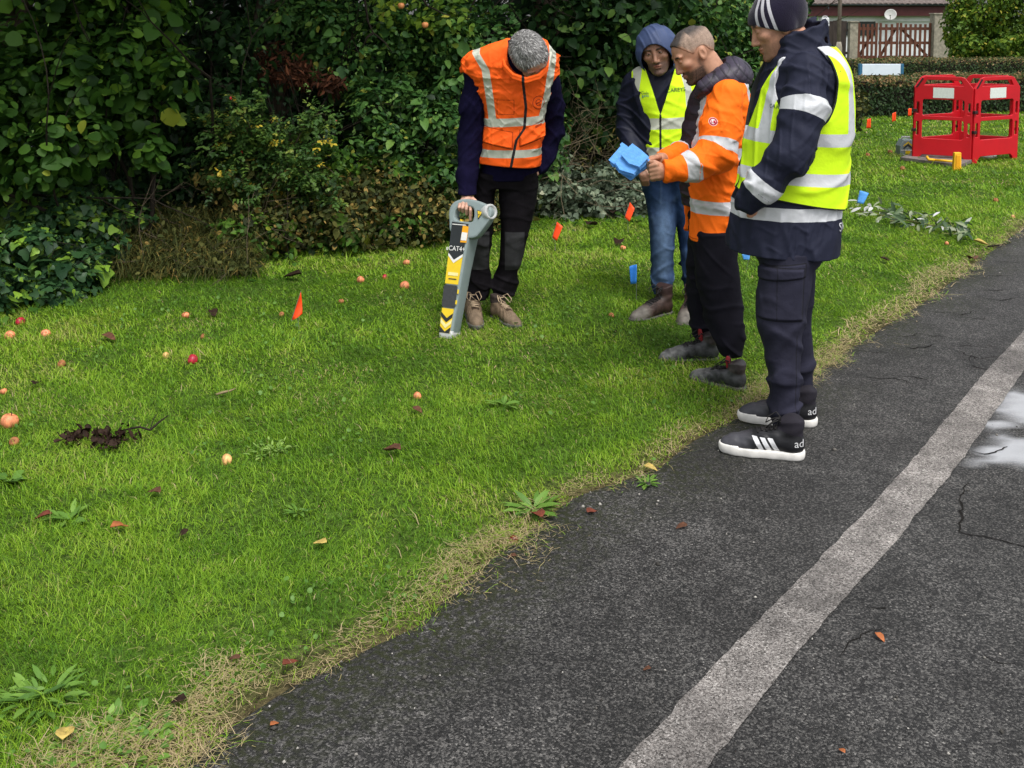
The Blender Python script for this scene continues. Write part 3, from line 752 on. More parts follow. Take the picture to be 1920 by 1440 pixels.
# wilted cuttings between the two left men
def cuttings():
    base = G(1110, 395); rng = np.random.default_rng(41)
    root = empty('cuttings_heap', base, 'heap of wilted pale ivy cuttings on the lawn behind the locator man', 'cuttings')
    parts = []
    for px, py, Y, rx, ry, n, k in ((1060, 375, 8.6, 85, 48, 800, 'ivy'), (1130, 365, 8.7, 80, 50, 900, 'ivy'), (1195, 375, 8.75, 60, 45, 650, 'ivy'), (1090, 345, 8.9, 80, 40, 600, 'ivy'), (1160, 335, 9.0, 90, 40, 600, 'ivy'), (1030, 340, 8.7, 60, 60, 500, 'ovate')):
        c, r = px_blob(px, py, rx, ry, Y, .3)
        pos, nr = blob_points(c, r, n, rng, 14, (.25, .45), .8)
        pos[:, 2] = np.abs(pos[:, 2]) + .015
        parts.append(leaf_arrays(pos, nr, rng.uniform(.035, .06, n), k, rng, norm01(n, rng, .5, .25), jitter=.6))
    v, f, t = cat_leaves(parts)
    mesh('foliage', v, f, m_wilt, root, {'tint': t}, base=base)
    mb = MB()
    for k in range(10):
        p = At(rng.uniform(1010, 1210), rng.uniform(330, 400), 8.55); p[2] = max(p[2], .03)
        branching(mb, p, rng.normal(size=3) * [1, .4, .3] + [0, -.3, .25], rng.uniform(.25, .5), .005, 1, rng, .6)
    mb.build('stems', m_twig, root, base)
    b2 = At(1090, 300, 9.0); b2[2] = 0
    r2 = empty('brushwood', b2, 'dry tangled brushwood with dead twigs behind the heap of cuttings', 'brushwood')
    mb = MB()
    for k in range(34):
        p = At(rng.uniform(1000, 1180), rng.uniform(270, 360), rng.uniform(8.85, 9.2))
        branching(mb, p, rng.normal(size=3) * [.9, .3, .5] + [0, -.05, .7], rng.uniform(.3, .75), .005, 2, rng, .7)
    mb.build('twigs', MAT('dead_twig', (.17, .135, .085), .9, .3, 30, spec=.15), r2, b2)
    pos = np.array([At(rng.uniform(1000, 1190), rng.uniform(220, 350), rng.uniform(8.85, 9.3)) for _ in range(900)])
    v, f, t = leaf_arrays(pos, np.tile([0, -.4, .8], (900, 1)), rng.uniform(.03, .06, 900), 'lance', rng, norm01(900, rng, .45, .25), jitter=.8)
    mesh('dead_leaves', v, f, m_scrub, r2, {'tint': t}, base=b2)
cuttings()

# trees: the leaning trunk at the left corner, the ivy clad trunk, the apple tree; their unseen crowns are filled out to shade the shrubs
def crown(root, base, blobs, rng, size=.12, mat=None, kind='ovate', mean=.4):
    parts = []
    for c, r, n in blobs:
        pos, nr = blob_points(c, r, n, rng, 22, (.25, .45), .6)
        pos[:, 2] = np.maximum(pos[:, 2], 1.9)
        parts.append(leaf_arrays(pos, nr, size * rng.lognormal(0, .25, n), kind, rng, norm01(n, rng, mean, .22), jitter=.5))
    v, f, t = cat_leaves(parts)
    mesh('crown', v, f, mat or m_dark, root, {'tint': t}, base=base)
def tree(name, label, pts, rad, blobs, rng, **kw):
    base = np.array(pts[0]); root = empty(name, base, label, 'tree')
    mb = MB(); P = np.array(pts, float)
    t = np.linspace(0, len(P) - 1, 24); Q = np.stack([np.interp(t, np.arange(len(P)), P[:, i]) for i in range(3)], 1)
    Q[1:-1] += rng.normal(size=(22, 3)) * [.012, .012, 0]
    mb.tube(Q, np.interp(t, np.arange(len(P)), rad) * (1 + .06 * np.sin(t * 5)), 14)
    mb.build('trunk', m_bark, root, base, True)
    lm = MB()
    for c, r, n in blobs:
        branching(lm, Q[-4], np.array(c) - Q[-4], np.linalg.norm(np.array(c) - Q[-4]), .05, 2, rng, .5)
    lm.build('limbs', m_bark, root, base, True)
    crown(root, base, blobs, rng, **kw)
    return root, base
tl0 = np.array([-3.75, 6.9, 0]); a0, a1 = At(-8, 90, 6.9), At(35, -10, 6.9)
slope = (a1 - a0) / (a1[2] - a0[2])
tree('leaning_tree', 'dark leaning tree trunk cut off by the top left corner', [a0 - slope * a0[2], a0, a1, a1 + slope * 1.4 + [0, .2, 0], a1 + slope * 2.4 + [.1, .3, 0]], [.2, .13, .12, .1, .07],
     [((-2.7, 6.0, 3.3), (1.6, 1.4, .8), 4200), ((-4.2, 6.9, 3.1), (1.6, 1.6, 1.0), 2800), ((-1.9, 7.6, 3.8), (1.6, 1.4, 1.0), 3600)], np.random.default_rng(51))
ib = np.array([-1.92, 8.25, 0])
r_ivy, b_ivy = tree('ivy_clad_tree', 'tree trunk wrapped in hanging ivy behind the rusty fern clump', [ib, ib + [.02, 0, .8], ib + [-.03, 0, 1.6], ib + [.05, 0, 2.6], ib + [.2, .1, 4.0]], [.16, .13, .115, .10, .06],
     [((-.9, 8.0, 3.6), (1.5, 1.3, .8), 3000), ((-1.2, 9.6, 3.4), (1.6, 1.3, 1.3), 1900), ((.4, 9.0, 4.0), (1.5, 1.3, .9), 2400)], np.random.default_rng(52))
ri = np.random.default_rng(53); n = 1500
th = ri.uniform(0, 2 * np.pi, n); zz = ri.uniform(.7, 2.9, n); rr = .14 + ri.random(n) * .12
pos = np.stack([ib[0] + np.cos(th) * rr, ib[1] + np.sin(th) * rr, zz], 1)
v, f, t = leaf_arrays(pos, np.stack([np.cos(th), np.sin(th), th * 0 + .3], 1), ri.uniform(.03, .055, n), 'ivy', ri, norm01(n, ri, .35, .15), np.tile([0, 0, -1.0], (n, 1)), .3)
mesh('ivy', v, f, m_ivy, r_ivy, {'tint': t}, base=b_ivy)
ra = np.random.default_rng(54)
ab = np.array([.35, 9.3, 0])
r_app, b_app = tree('apple_tree', 'apple tree whose dark drooping branch hangs into the shrub above the locator man', [ab, ab + [0, 0, 1.2], ab + [-.1, -.1, 2.4], ab + [-.2, -.2, 3.6]], [.13, .11, .09, .06],
     [((-.3, 8.4, 3.4), (1.3, 1.1, .6), 2200), ((1.0, 9.2, 3.5), (1.4, 1.3, .9), 2600)], ra, mean=.5)
br = MB()
for P in ([(672, -60), (684, 0), (690, 40), (700, 62), (722, 80), (735, 98)], [(700, 62), (688, 70), (680, 90)], [(770, -40), (800, 10), (830, 25), (845, 30)]):
    Q = np.array([At(x, y, 7.75) for x, y in P]); Q = np.vstack([Q[:1] + [.1, .9, .5], Q]) if P[0][1] < 0 else Q
    br.tube(Q, np.linspace(.012, .004, len(Q)), 6)
br.build('branch', m_twigd, r_app, b_app, True)
pos = np.array([At(ra.uniform(700, 890), ra.uniform(-10, 60), ra.uniform(7.7, 7.95)) for _ in range(170)])
v, f, t = leaf_arrays(pos, np.tile([0, -.5, .6], (170, 1)), ra.uniform(.05, .075, 170), 'ovate', ra, norm01(170, ra, .5, .22), jitter=.5)
mesh('branch_leaves', v, f, m_far, r_app, {'tint': t}, base=b_app)
def apple_mesh(r):
    prof = [(.001, -.80), (.25, -.88), (.55, -.80), (.85, -.45), (1.0, .05), (.92, .50), (.65, .80), (.35, .86), (.12, .74), (.001, .66)]
    q = MB().lathe([(a * r, b * r) for a, b in prof], n=18); stem = MB().tube([(0, 0, .64 * r), (.05 * r, 0, 1.0 * r), (.16 * r, 0, 1.2 * r)], .05 * r, 5)
    return q, stem
m_app_o = MAT('apple_orange', (.50, .20, .07), .45, .3, 25, layers=[], spec=.35)
for px, py in ((752, 11), (797, 47)):
    q, _ = apple_mesh(.026); q.build('apple', m_app_o, r_app, smooth=True, loc=At(px, py, 7.68) - b_app)

# the wood behind, one dark mass
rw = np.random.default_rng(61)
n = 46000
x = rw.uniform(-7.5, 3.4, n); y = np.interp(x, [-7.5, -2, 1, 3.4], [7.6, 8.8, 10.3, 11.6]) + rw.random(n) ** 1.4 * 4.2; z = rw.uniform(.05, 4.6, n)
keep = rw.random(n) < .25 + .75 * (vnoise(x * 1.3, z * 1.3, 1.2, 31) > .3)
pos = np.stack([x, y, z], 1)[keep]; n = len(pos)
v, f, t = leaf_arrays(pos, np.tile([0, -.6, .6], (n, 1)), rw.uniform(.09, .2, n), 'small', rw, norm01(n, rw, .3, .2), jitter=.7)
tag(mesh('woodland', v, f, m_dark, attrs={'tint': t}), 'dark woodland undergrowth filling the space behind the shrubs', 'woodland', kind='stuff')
n = 9000
x = rw.uniform(1.8, 5.4, n); y = 14.6 + (x - 1.8) * 1.1 + rw.random(n) * 1.2; z = rw.uniform(.02, 1, n) * np.interp(x, [1.8, 3.6, 5.0], [2.6, 1.6, .75])
v, f, t = leaf_arrays(np.stack([x, y, z], 1), np.tile([0, -.5, .7], (n, 1)), rw.uniform(.06, .11, n), 'small', rw, norm01(n, rw, .35, .25), jitter=.7)
tag(mesh('far_thicket', v, f, m_dark, attrs={'tint': t}), 'low dark thicket behind the twiggy shrub at the far end of the hedge', 'thicket', kind='stuff')

# ------------------------------------------------------------------ far right: clipped hedges, garden tree, gate, fence, house
HEDGE = [(0, (.012, .030, .010)), (.5, (.030, .060, .018)), (.72, (.075, .095, .025)), (.86, (.20, .13, .05)), (1, (.33, .20, .10))]
m_hedge = RAMPMAT('leaf_clipped', HEDGE, .6, .2, .15)
rh = np.random.default_rng(71)
def clipped(name, label, p0, p1, wid, h, n, topshift, mean):
    p0, p1 = np.array(p0, float), np.array(p1, float); base = np.array([(p0[0] + p1[0]) / 2, (p0[1] + p1[1]) / 2, 0])
    root = empty(name, base, label, 'hedge', 'clipped hedges in front of the house')
    u = p1 - p0; L = np.linalg.norm(u); u /= L; w = np.array([-u[1], u[0]])
    s = rh.random(n) * L; face = rh.random(n)
    a = np.where(face < .5, -wid / 2 + rh.random(n) ** 2 * .15, (rh.random(n) - .5) * wid)
    z = np.where(face < .5, rh.random(n) * h, h - rh.random(n) ** 2 * .10)
    hv = h * (1 + .08 * (vnoise(s, s * 0, 1.4, 41) - .5)); z = z / h * hv
    lump = .10 * (vnoise(s, z * 3, 2.2, 42) - .5)
    pos = np.stack([p0[0] + u[0] * s + w[0] * (a + lump), p0[1] + u[1] * s + w[1] * (a + lump), np.maximum(z, .02)], 1)
    nr = np.where((face < .5)[:, None], np.array([-w[0], -w[1], .3])[None] * [1, 1, 1], np.array([0, 0, 1.0])[None])
    t = norm01(n, rh, mean, .16) + np.where(z > hv - .13, topshift, 0)
    v, f, tt_ = leaf_arrays(pos, nr, rh.uniform(.035, .07, n), 'small', rh, np.clip(t, 0, 1), jitter=.6)
    mesh('foliage', v, f, m_hedge, root, {'tint': tt_}, base=base)
    core = MB().box((0, 0, h * .45), (L * .98, wid * .7, h * .88), R=np.column_stack([[*u, 0], [*w, 0], [0, 0, 1]]))  # solid dark box put in for the shade between the hedge leaves
    core.build('shade_core', m_twigd, root, loc=(0, 0, 0))
clipped('clipped_hedge', 'low clipped hedge with brown top just behind the red barrier', (4.6, 17.3), (13, 19.5), 1.1, .66, 17000, .42, .33)
clipped('clipped_hedge', 'greener clipped hedge farther back, in front of the brown gate', (7.0, 25.5), (17, 27.5), 1.2, .62, 13000, .25, .45)
rt_ = np.random.default_rng(81)
gb = np.array([13.2, 31.0, 0])
gt = empty('garden_tree', gb, 'bushy yellow green garden tree at the top right corner beside the concrete gate pillar', 'tree')
parts = []
for px, py, rx, ry, Y, n in ((1850, 30, 85, 75, 30, 2600), (1930, 10, 80, 90, 29.6, 2400), (1880, 85, 80, 35, 29.8, 1500), (1800, 20, 42, 70, 30.4, 1500), (1797, 85, 32, 38, 30.2, 900), (1840, 95, 60, 28, 30.6, 900), (1960, 70, 60, 50, 29.8, 900), (1850, -80, 120, 80, 30.3, 1600)):
    c, r = px_blob(px, py, rx, ry, Y, .9); pos, nr = blob_points(c, r, n, rt_, 16, (.25, .42), .6, front=.4)
    pos[:, 2] = np.maximum(pos[:, 2], .35)
    parts.append(leaf_arrays(pos, nr, rt_.uniform(.08, .15, n), 'ovate', rt_, norm01(n, rt_, .5, .24), jitter=.5))
v, f, t = cat_leaves(parts)
mesh('crown', v, f, m_far, gt, {'tint': t}, base=gb)
mb = MB()
for k in range(5): branching(mb, gb + np.array([1.2, .6, 0]) + rt_.normal(size=3) * [.2, .1, 0], rt_.normal(size=3) * [.2, .15, .05] + [.25, .1, 1], 1.7, .06, 1, rt_, .3)
mb.build('trunk', m_bark, gt, gb)

m_white = MAT('white_paint', (.62, .63, .64), .6, .08, 6, spec=.3)
m_maroon = MAT('maroon_board', (.055, .012, .012), .6, .2, 5)
m_tile = MAT('roof_tile', (.13, .105, .095), .85, .3, 8, .3, 60)
m_conc = MAT('concrete_post', (.26, .235, .185), .9, .3, 10, .5, 60)
m_gate = MAT('gate_wood', (.105, .038, .022), .75, .3, 18, .2, 60, stretch=(1, 1, .2))
m_fence = MAT('fence_wood', (.040, .030, .026), .85, .35, 14, .2, 60, stretch=(1, 1, .2))
m_glass = MAT('window_dark', (.02, .025, .03), .12, .1, 3, spec=.6)
m_pvc = MAT('grey_plastic', (.42, .42, .40), .5, .1, 20)
m_lgrey = MAT('lamp_post_paint', (.20, .155, .135), .6, .2, 12)
def zpx(py, Y): return At(960, py, Y)[2]
def xpx(px, Y): return (px - 960) / FPX * Y
# house
YH = 42.0
hb = np.array([xpx(1560, YH), YH, 0])
house = empty('house', hb, 'single storey house with tiled roof edge, maroon eaves board and white wall behind the gate', 'house')
x0, x1 = xpx(1380, YH), xpx(1768, YH)
ze, zb, zw = zpx(8, YH), zpx(30, YH), zpx(40, YH)
MB().box(((x0 + x1) / 2, YH + 3, (zb) / 2), (x1 - x0, 6, zb)).build('wall', m_white, house, hb)
MB().box(((x0 + x1) / 2, YH - .22, (ze + zb) / 2), (x1 - x0 + .4, .34, ze - zb)).build('eaves_board', m_maroon, house, hb)
MB().box(((x0 + x1) / 2, YH - .06, (zw + zb) / 2 - .003), (x1 - x0, .1, zb - zw)).build('trim', m_white, house, hb)
rf = MB()
nx = int((x1 - x0 + 1) / .22)
for r_ in range(9):
    for i in range(nx):
        xx = x0 - .4 + i * .22; yy = YH - .55 + r_ * .32; zz = ze + .02 + r_ * .19
        ps = [(xx + .22 * t, yy, zz + .035 * math.sin(t * math.pi)) for t in (0, .25, .5, .75, 1)]
        qs = [(a, b + .36, c + .20) for a, b, c in ps]
        k = rf.n; rf.add(ps + qs, [[j, j + 1, 6 + j, 5 + j] for j in range(4)])
        rf.add([(a, b, c - .03) for a, b, c in ps] + ps, [[j, j + 1, 6 + j, 5 + j] for j in range(4)])
rf.build('roof', m_tile, house, hb)
MB().tube([(x0 - .2, YH - .47, ze - .02), (x1 + .2, YH - .47, ze - .02)], .06, 10).build('gutter', m_glass, house, hb, True)
wx0, wx1 = xpx(1545, YH), xpx(1640, YH)
wf = MB().box(((wx0 + wx1) / 2, YH - .02, (zw + .9) / 2 + .0), (wx1 - wx0, .06, zw - .9)).build('window', m_glass, house, hb)
for xx in (wx0, (wx0 + wx1) / 2 - .3, wx1): MB().box((xx, YH - .07, (zw + .9) / 2), (.08, .06, zw - .9)).build('window_frame', m_white, wf, hb)
MB().tube([(xpx(1545, YH), YH - .43, ze), (xpx(1546, YH), YH - .2, zb - .1), (xpx(1547, YH), YH - .2, zw - .3)], .04, 8).build('downpipe', m_glass, house, hb, True)
# satellite dish on the house wall
dc = np.array([xpx(1667, YH - .6), YH - .6, zpx(28, YH - .6)])
dish = empty('satellite_dish', (dc[0], YH, dc[2]), 'grey round satellite dish mounted on the house wall above the gate', 'satellite dish')
dn = np.array([-.35, -.85, .35]); dn /= np.linalg.norm(dn); DR = frame(np.cross([0, 0, 1.0], dn), np.cross(dn, np.cross([0, 0, 1.0], dn)))
rr = np.linspace(.002, .235, 8)
MB().lathe([(a, a * a * .9) for a in rr] + [(a, a * a * .9 - .012) for a in rr[::-1]], dc, DR, 28).build('reflector', m_pvc, dish, (dc[0], YH, dc[2]), True)
MB().tube([dc, dc + [0, .3, -.1], [dc[0], YH, dc[2] - .1]], .025, 8).tube([dc + DR @ [0, -.2, 0], dc + dn * .28 + DR @ [0, -.12, 0]], .014, 6).build('arm', m_lgrey, dish, (dc[0], YH, dc[2]), True)
MB().box(dc + dn * .30 + DR @ [0, -.11, 0], (.06, .06, .1), R=DR, bevel=.01).build('feed_horn', m_pvc, dish, (dc[0], YH, dc[2]))
# gate pillars and gates
YG = 36.0
for (pa, pb, top), lab in (((1590, 1605, 42), 'slim concrete gate post between the dark fence and the brown gate'), ((1745, 1775, 27), 'broad square concrete gate pillar beside the garden tree')):
    w = xpx(pb, YG) - xpx(pa, YG); h = zpx(top, YG); c = (xpx((pa + pb) / 2, YG), YG, 0)
    pl = empty('gate_pillar', c, lab, 'gate pillar')
    MB().box((0, 0, h / 2), (w, min(w, .42), h), bevel=.015).build('shaft', m_conc, pl)
    MB().box((0, 0, h + .024), (w + .06, min(w, .42) + .06, .045), bevel=.01).build('cap', m_conc, pl)
def gate_leaf(pa, pb, lab, flip, hide=()):
    xa, xb = xpx(pa, YG), xpx(pb, YG); top, bot = zpx(43, YG), .06
    base = np.array([(xa + xb) / 2, YG, 0]); g = empty('wooden_gate', base, lab, 'gate', 'brown slatted gates')
    W = xb - xa - .03
    n = int(round(W / .155))
    m = MB()
    for i in range(n):
        xx = -W / 2 + .045 + i * (W - .09) / (n - 1)
        m.box((xx, 0, (top + bot) / 2 - (.0 if i in (0, n - 1) else .04)), (.085, .022, top - bot), bevel=.004)
    m.build('pickets', m_gate, g)
    for z in (bot + .2, (top + bot) / 2, top - .2): MB().box((0, .035, z), (W, .045, .10)).build('rail', m_gate, g)
    a, b = np.array([-W / 2 + .1, .07, bot + .25]), np.array([W / 2 - .1, .07, top - .22])
    if flip: a[0], b[0] = -a[0], -b[0]
    d = b - a; L = np.linalg.norm(d)
    MB().box((a + b) / 2, (L, .022, .09), R=frame(d, np.array([0, 1.0, 0]))).build('brace', m_gate, g)
gate_leaf(1606, 1645, 'narrow brown slatted gate panel beside the slim concrete post', False)
gate_leaf(1646, 1684, 'middle leaf of the brown slatted gate below the satellite dish', False)
gate_leaf(1684, 1745, 'wide leaf of the brown slatted gate against the broad pillar', True)
fx0, fx1 = xpx(1470, YG), xpx(1589, YG)
fb = np.array([(fx0 + fx1) / 2, YG, 0]); fen = empty('board_fence', fb, 'dark brown close board fence left of the gate', 'fence')
fm = MB(); k = int((fx1 - fx0) / .12)
for i in range(k): fm.box((-(fx1 - fx0) / 2 + .06 + i * .12, .008 * (i % 2), .78 + .01 * rh.normal()), (.124, .02, 1.5), bevel=.003)
fm.build('boards', m_fence, fen)
for z_ in (.4, 1.2): MB().box((0, .06, z_), (fx1 - fx0, .05, .09)).build('rail', m_fence, fen)
lb = np.array([xpx(1545, 35.8), 35.8, 0])
lan = empty('wall_box', lb, 'small white box with a rounded top standing on the dark fence beside the beanie man', 'box')
zt = zpx(40, 35.8)
MB().box((0, 0, zt - .02), (.27, .2, .30), taper=.9, bevel=.03).build('body', m_white, lan)
MB().tube([(-.09, 0, zt + .12), (-.06, 0, zt + .18), (.06, 0, zt + .18), (.09, 0, zt + .12)], .012, 6).build('handle', m_white, lan)
MB().box((0, 0, (zt - .17) / 2), (.08, .08, zt - .17)).build('post', m_fence, lan)
# lamp post
YL = 31.0
lp = empty('lamp_post', (xpx(1572, YL), YL, 0), 'brown painted lamp post standing before the dark fence', 'lamp post')
MB().lathe([(.058, 0.0), (.058, 6.0)], n=14).build('column', m_lgrey, lp, None, True)
MB().lathe([(.10, 0), (.10, .75), (.062, .92)], n=16).build('base', m_conc, lp, None, True)
MB().tube([(0, 0, 5.98), (0, -.1, 6.2), (0, -.5, 6.3), (0, -.9, 6.3)], .035, 8).build('bracket', m_lgrey, lp, None, True)
MB().box((0, -1.05, 6.28), (.2, .5, .12), bevel=.03).build('lantern', m_pvc, lp)
# white board with blue ends behind the nearest hedge
YS = 24.0
bb = np.array([xpx(1652, YS), YS, 0]); bo = empty('sign_board', bb, 'long white board with blue ends showing above the nearest clipped hedge', 'board')
z0, z1 = zpx(141, YS), zpx(120, YS); w = xpx(1690, YS) - xpx(1618, YS)
MB().box((0, 0, (z0 + z1) / 2), (w, .10, z1 - z0), bevel=.01).build('panel', MAT('board_white', (.62, .68, .76), .45, .05, 5), bo)
m_bl = MAT('board_blue', (.03, .12, .22), .5, .1, 5)
for sx in (-1, 1): MB().box((sx * (w / 2 + .035), 0, (z0 + z1) / 2), (.066, .12, z1 - z0 + .01), bevel=.008).build('end_cap', m_bl, bo)
for sx in (-1, 1): MB().box((sx * w * .35, .0, z0 / 2), (.06, .06, z0)).build('leg', m_fence, bo)
# ------------------------------------------------------------------ distance-field modelling for bodies and clothes
class S:
    def __init__(s, fn, lo, hi): s.fn, s.lo, s.hi = fn, np.asarray(lo, float), np.asarray(hi, float)
    def __call__(s, x, y, z): return s.fn(x, y, z)
def smin(a, b, k):
    if k <= 0: return np.minimum(a, b)
    h = np.clip(.5 + .5 * (b - a) / k, 0, 1); return b + (a - b) * h - k * h * (1 - h)
def smax(a, b, k): return -smin(-a, -b, k)
def chain(pts, rad, k=0.0):
    """tapered limb through points"""
    pts = np.asarray(pts, float); rad = np.asarray(rad, float) * np.ones(len(pts))
    def fn(x, y, z):
        out = None
        for i in range(len(pts) - 1):
            a, ba = pts[i], pts[i + 1] - pts[i]; L2 = ba @ ba + 1e-12
            px, py, pz = x - a[0], y - a[1], z - a[2]
            t = np.clip((px * ba[0] + py * ba[1] + pz * ba[2]) / L2, 0, 1)
            d = np.sqrt((px - t * ba[0]) ** 2 + (py - t * ba[1]) ** 2 + (pz - t * ba[2]) ** 2) - (rad[i] + (rad[i + 1] - rad[i]) * t)
            out = d if out is None else smin(out, d, k)
        return out
    return S(fn, (pts - rad[:, None]).min(0), (pts + rad[:, None]).max(0))
def along(pts):
    """length along a limb, for bands on sleeves"""
    pts = np.asarray(pts, float); cs = np.concatenate([[0], np.cumsum(np.linalg.norm(np.diff(pts, axis=0), axis=1))])
    def fn(x, y, z):
        bd = np.full(x.shape, 1e9); bs = np.zeros(x.shape)
        for i in range(len(pts) - 1):
            a, ba = pts[i], pts[i + 1] - pts[i]; L = np.linalg.norm(ba)
            t = ((x - a[0]) * ba[0] + (y - a[1]) * ba[1] + (z - a[2]) * ba[2]) / L ** 2
            tc = np.clip(t, 0, 1)
            d = np.sqrt((x - a[0] - tc * ba[0]) ** 2 + (y - a[1] - tc * ba[1]) ** 2 + (z - a[2] - tc * ba[2]) ** 2)
            m = d < bd; bd = np.where(m, d, bd); bs = np.where(m, cs[i] + t * L, bs)
        return bs
    return fn, cs
def ell(c, r, R=None):
    c, r = np.asarray(c, float), np.asarray(r, float)
    R = np.eye(3) if R is None else np.asarray(R)
    def fn(x, y, z):
        px, py, pz = x - c[0], y - c[1], z - c[2]
        a = (px * R[0, 0] + py * R[1, 0] + pz * R[2, 0]) / r[0]; b = (px * R[0, 1] + py * R[1, 1] + pz * R[2, 1]) / r[1]; q = (px * R[0, 2] + py * R[1, 2] + pz * R[2, 2]) / r[2]
        k0 = np.sqrt(a * a + b * b + q * q); k1 = np.sqrt((a / r[0]) ** 2 + (b / r[1]) ** 2 + (q / r[2]) ** 2)
        return k0 * (k0 - 1) / (k1 + 1e-9)
    m = max(r); return S(fn, c - m, c + m)
def _spl(z, v, zz):
    """smooth interpolation of a column"""
    m = np.gradient(v, z); i = np.clip(np.searchsorted(z, zz) - 1, 0, len(z) - 2)
    h = z[i + 1] - z[i]; t = np.clip((zz - z[i]) / h, 0, 1)
    return (2 * t ** 3 - 3 * t ** 2 + 1) * v[i] + (t ** 3 - 2 * t ** 2 + t) * h * m[i] + (-2 * t ** 3 + 3 * t ** 2) * v[i + 1] + (t ** 3 - t ** 2) * h * m[i + 1]
def loft(rows, grow=0.0, n=2.3, cap=.012, yaw=0.0):
    """upright solid from rows (z, cx, cy, half width, half depth)"""
    R = np.array(sorted(rows), float); z = R[:, 0]
    zz = np.linspace(z[0], z[-1], 96)
    T = [_spl(z, R[:, i], zz) for i in range(1, 5)]
    zt, zb = z[-1] + grow * .5, z[0] - 0 * grow
    cyw, syw = math.cos(yaw), math.sin(yaw)
    def fn(x, y, zc):
        cx, cy, a, b = [np.interp(zc, zz, t) for t in T]
        a = a + grow; b = b + grow
        dx, dy = x - cx, y - cy
        if yaw: dx, dy = dx * cyw + dy * syw, -dx * syw + dy * cyw
        q = ((np.abs(dx) / a) ** n + (np.abs(dy) / b) ** n) ** (1 / n)
        d = (q - 1) * np.minimum(a, b)
        return smax(d, smax(zc - zt, zb - zc, cap), cap)
    m = np.maximum(T[2], T[3]) + grow
    return S(fn, (min(T[0] - m), min(T[1] - m), zb), (max(T[0] + m), max(T[1] + m), zt))
def uni(k, *A):
    def fn(x, y, z):
        o = A[0](x, y, z)
        for q in A[1:]: o = smin(o, q(x, y, z), k)
        return o
    return S(fn, np.min([q.lo for q in A], 0), np.max([q.hi for q in A], 0))
def cut(A, B, k=0.004):
    return S(lambda x, y, z: smax(A(x, y, z), -B(x, y, z), k), A.lo, A.hi)
def keep(A, fn, k=0.004):
    """keep the side where fn < 0"""
    return S(lambda x, y, z: smax(A(x, y, z), fn(x, y, z), k), A.lo, A.hi)
def disp(A, f, pad=.01): return S(lambda x, y, z: A(x, y, z) - f(x, y, z), A.lo - pad, A.hi + pad)
def offset(A, r): return S(lambda x, y, z: A(x, y, z) - r, A.lo - abs(r), A.hi + abs(r))
def local(A_fn, R, C, lo, hi):
    """a shape given in its own axes (columns of R) placed at C"""
    R, C = np.asarray(R), np.asarray(C)
    def fn(x, y, z):
        px, py, pz = x - C[0], y - C[1], z - C[2]
        return A_fn(px * R[0, 0] + py * R[1, 0] + pz * R[2, 0], px * R[0, 1] + py * R[1, 1] + pz * R[2, 1], px * R[0, 2] + py * R[1, 2] + pz * R[2, 2])
    r = np.max(np.abs(np.stack([lo, hi]))) * 1.4
    return S(fn, C - r, C + r)
def to_local(R, C):
    R, C = np.asarray(R), np.asarray(C)
    def f(x, y, z):
        px, py, pz = x - C[0], y - C[1], z - C[2]
        return tuple(px * R[0, i] + py * R[1, i] + pz * R[2, i] for i in range(3))
    return f
def folds(seed, freq, an=(1, 1, 1), warp=1.3):
    """cloth creases: ridges running in a few directions, coming and going"""
    r = np.random.default_rng(seed); an = np.asarray(an)
    K = r.normal(size=(6, 3)); K /= np.linalg.norm(K, axis=1)[:, None]; K = K * an * freq * r.uniform(.6, 1.5, 6)[:, None]
    W = r.normal(size=(6, 3)) * freq * .45; M = r.normal(size=(6, 3)) * freq * .38; ph = r.uniform(0, 6.28, (6, 3))
    def f(x, y, z):
        s = 0
        for k, w, m, p in zip(K, W, M, ph):
            t = np.sin(k[0] * x + k[1] * y + k[2] * z + p[0] + warp * np.sin(w[0] * x + w[1] * y + w[2] * z + p[1]))
            g = np.clip(.25 + .9 * np.sin(m[0] * x + m[1] * y + m[2] * z + p[2]), 0, 1)
            s = s + (np.exp(-(t / .42) ** 2) * 1.35 - .5) * g
        return s / 1.6
    return f
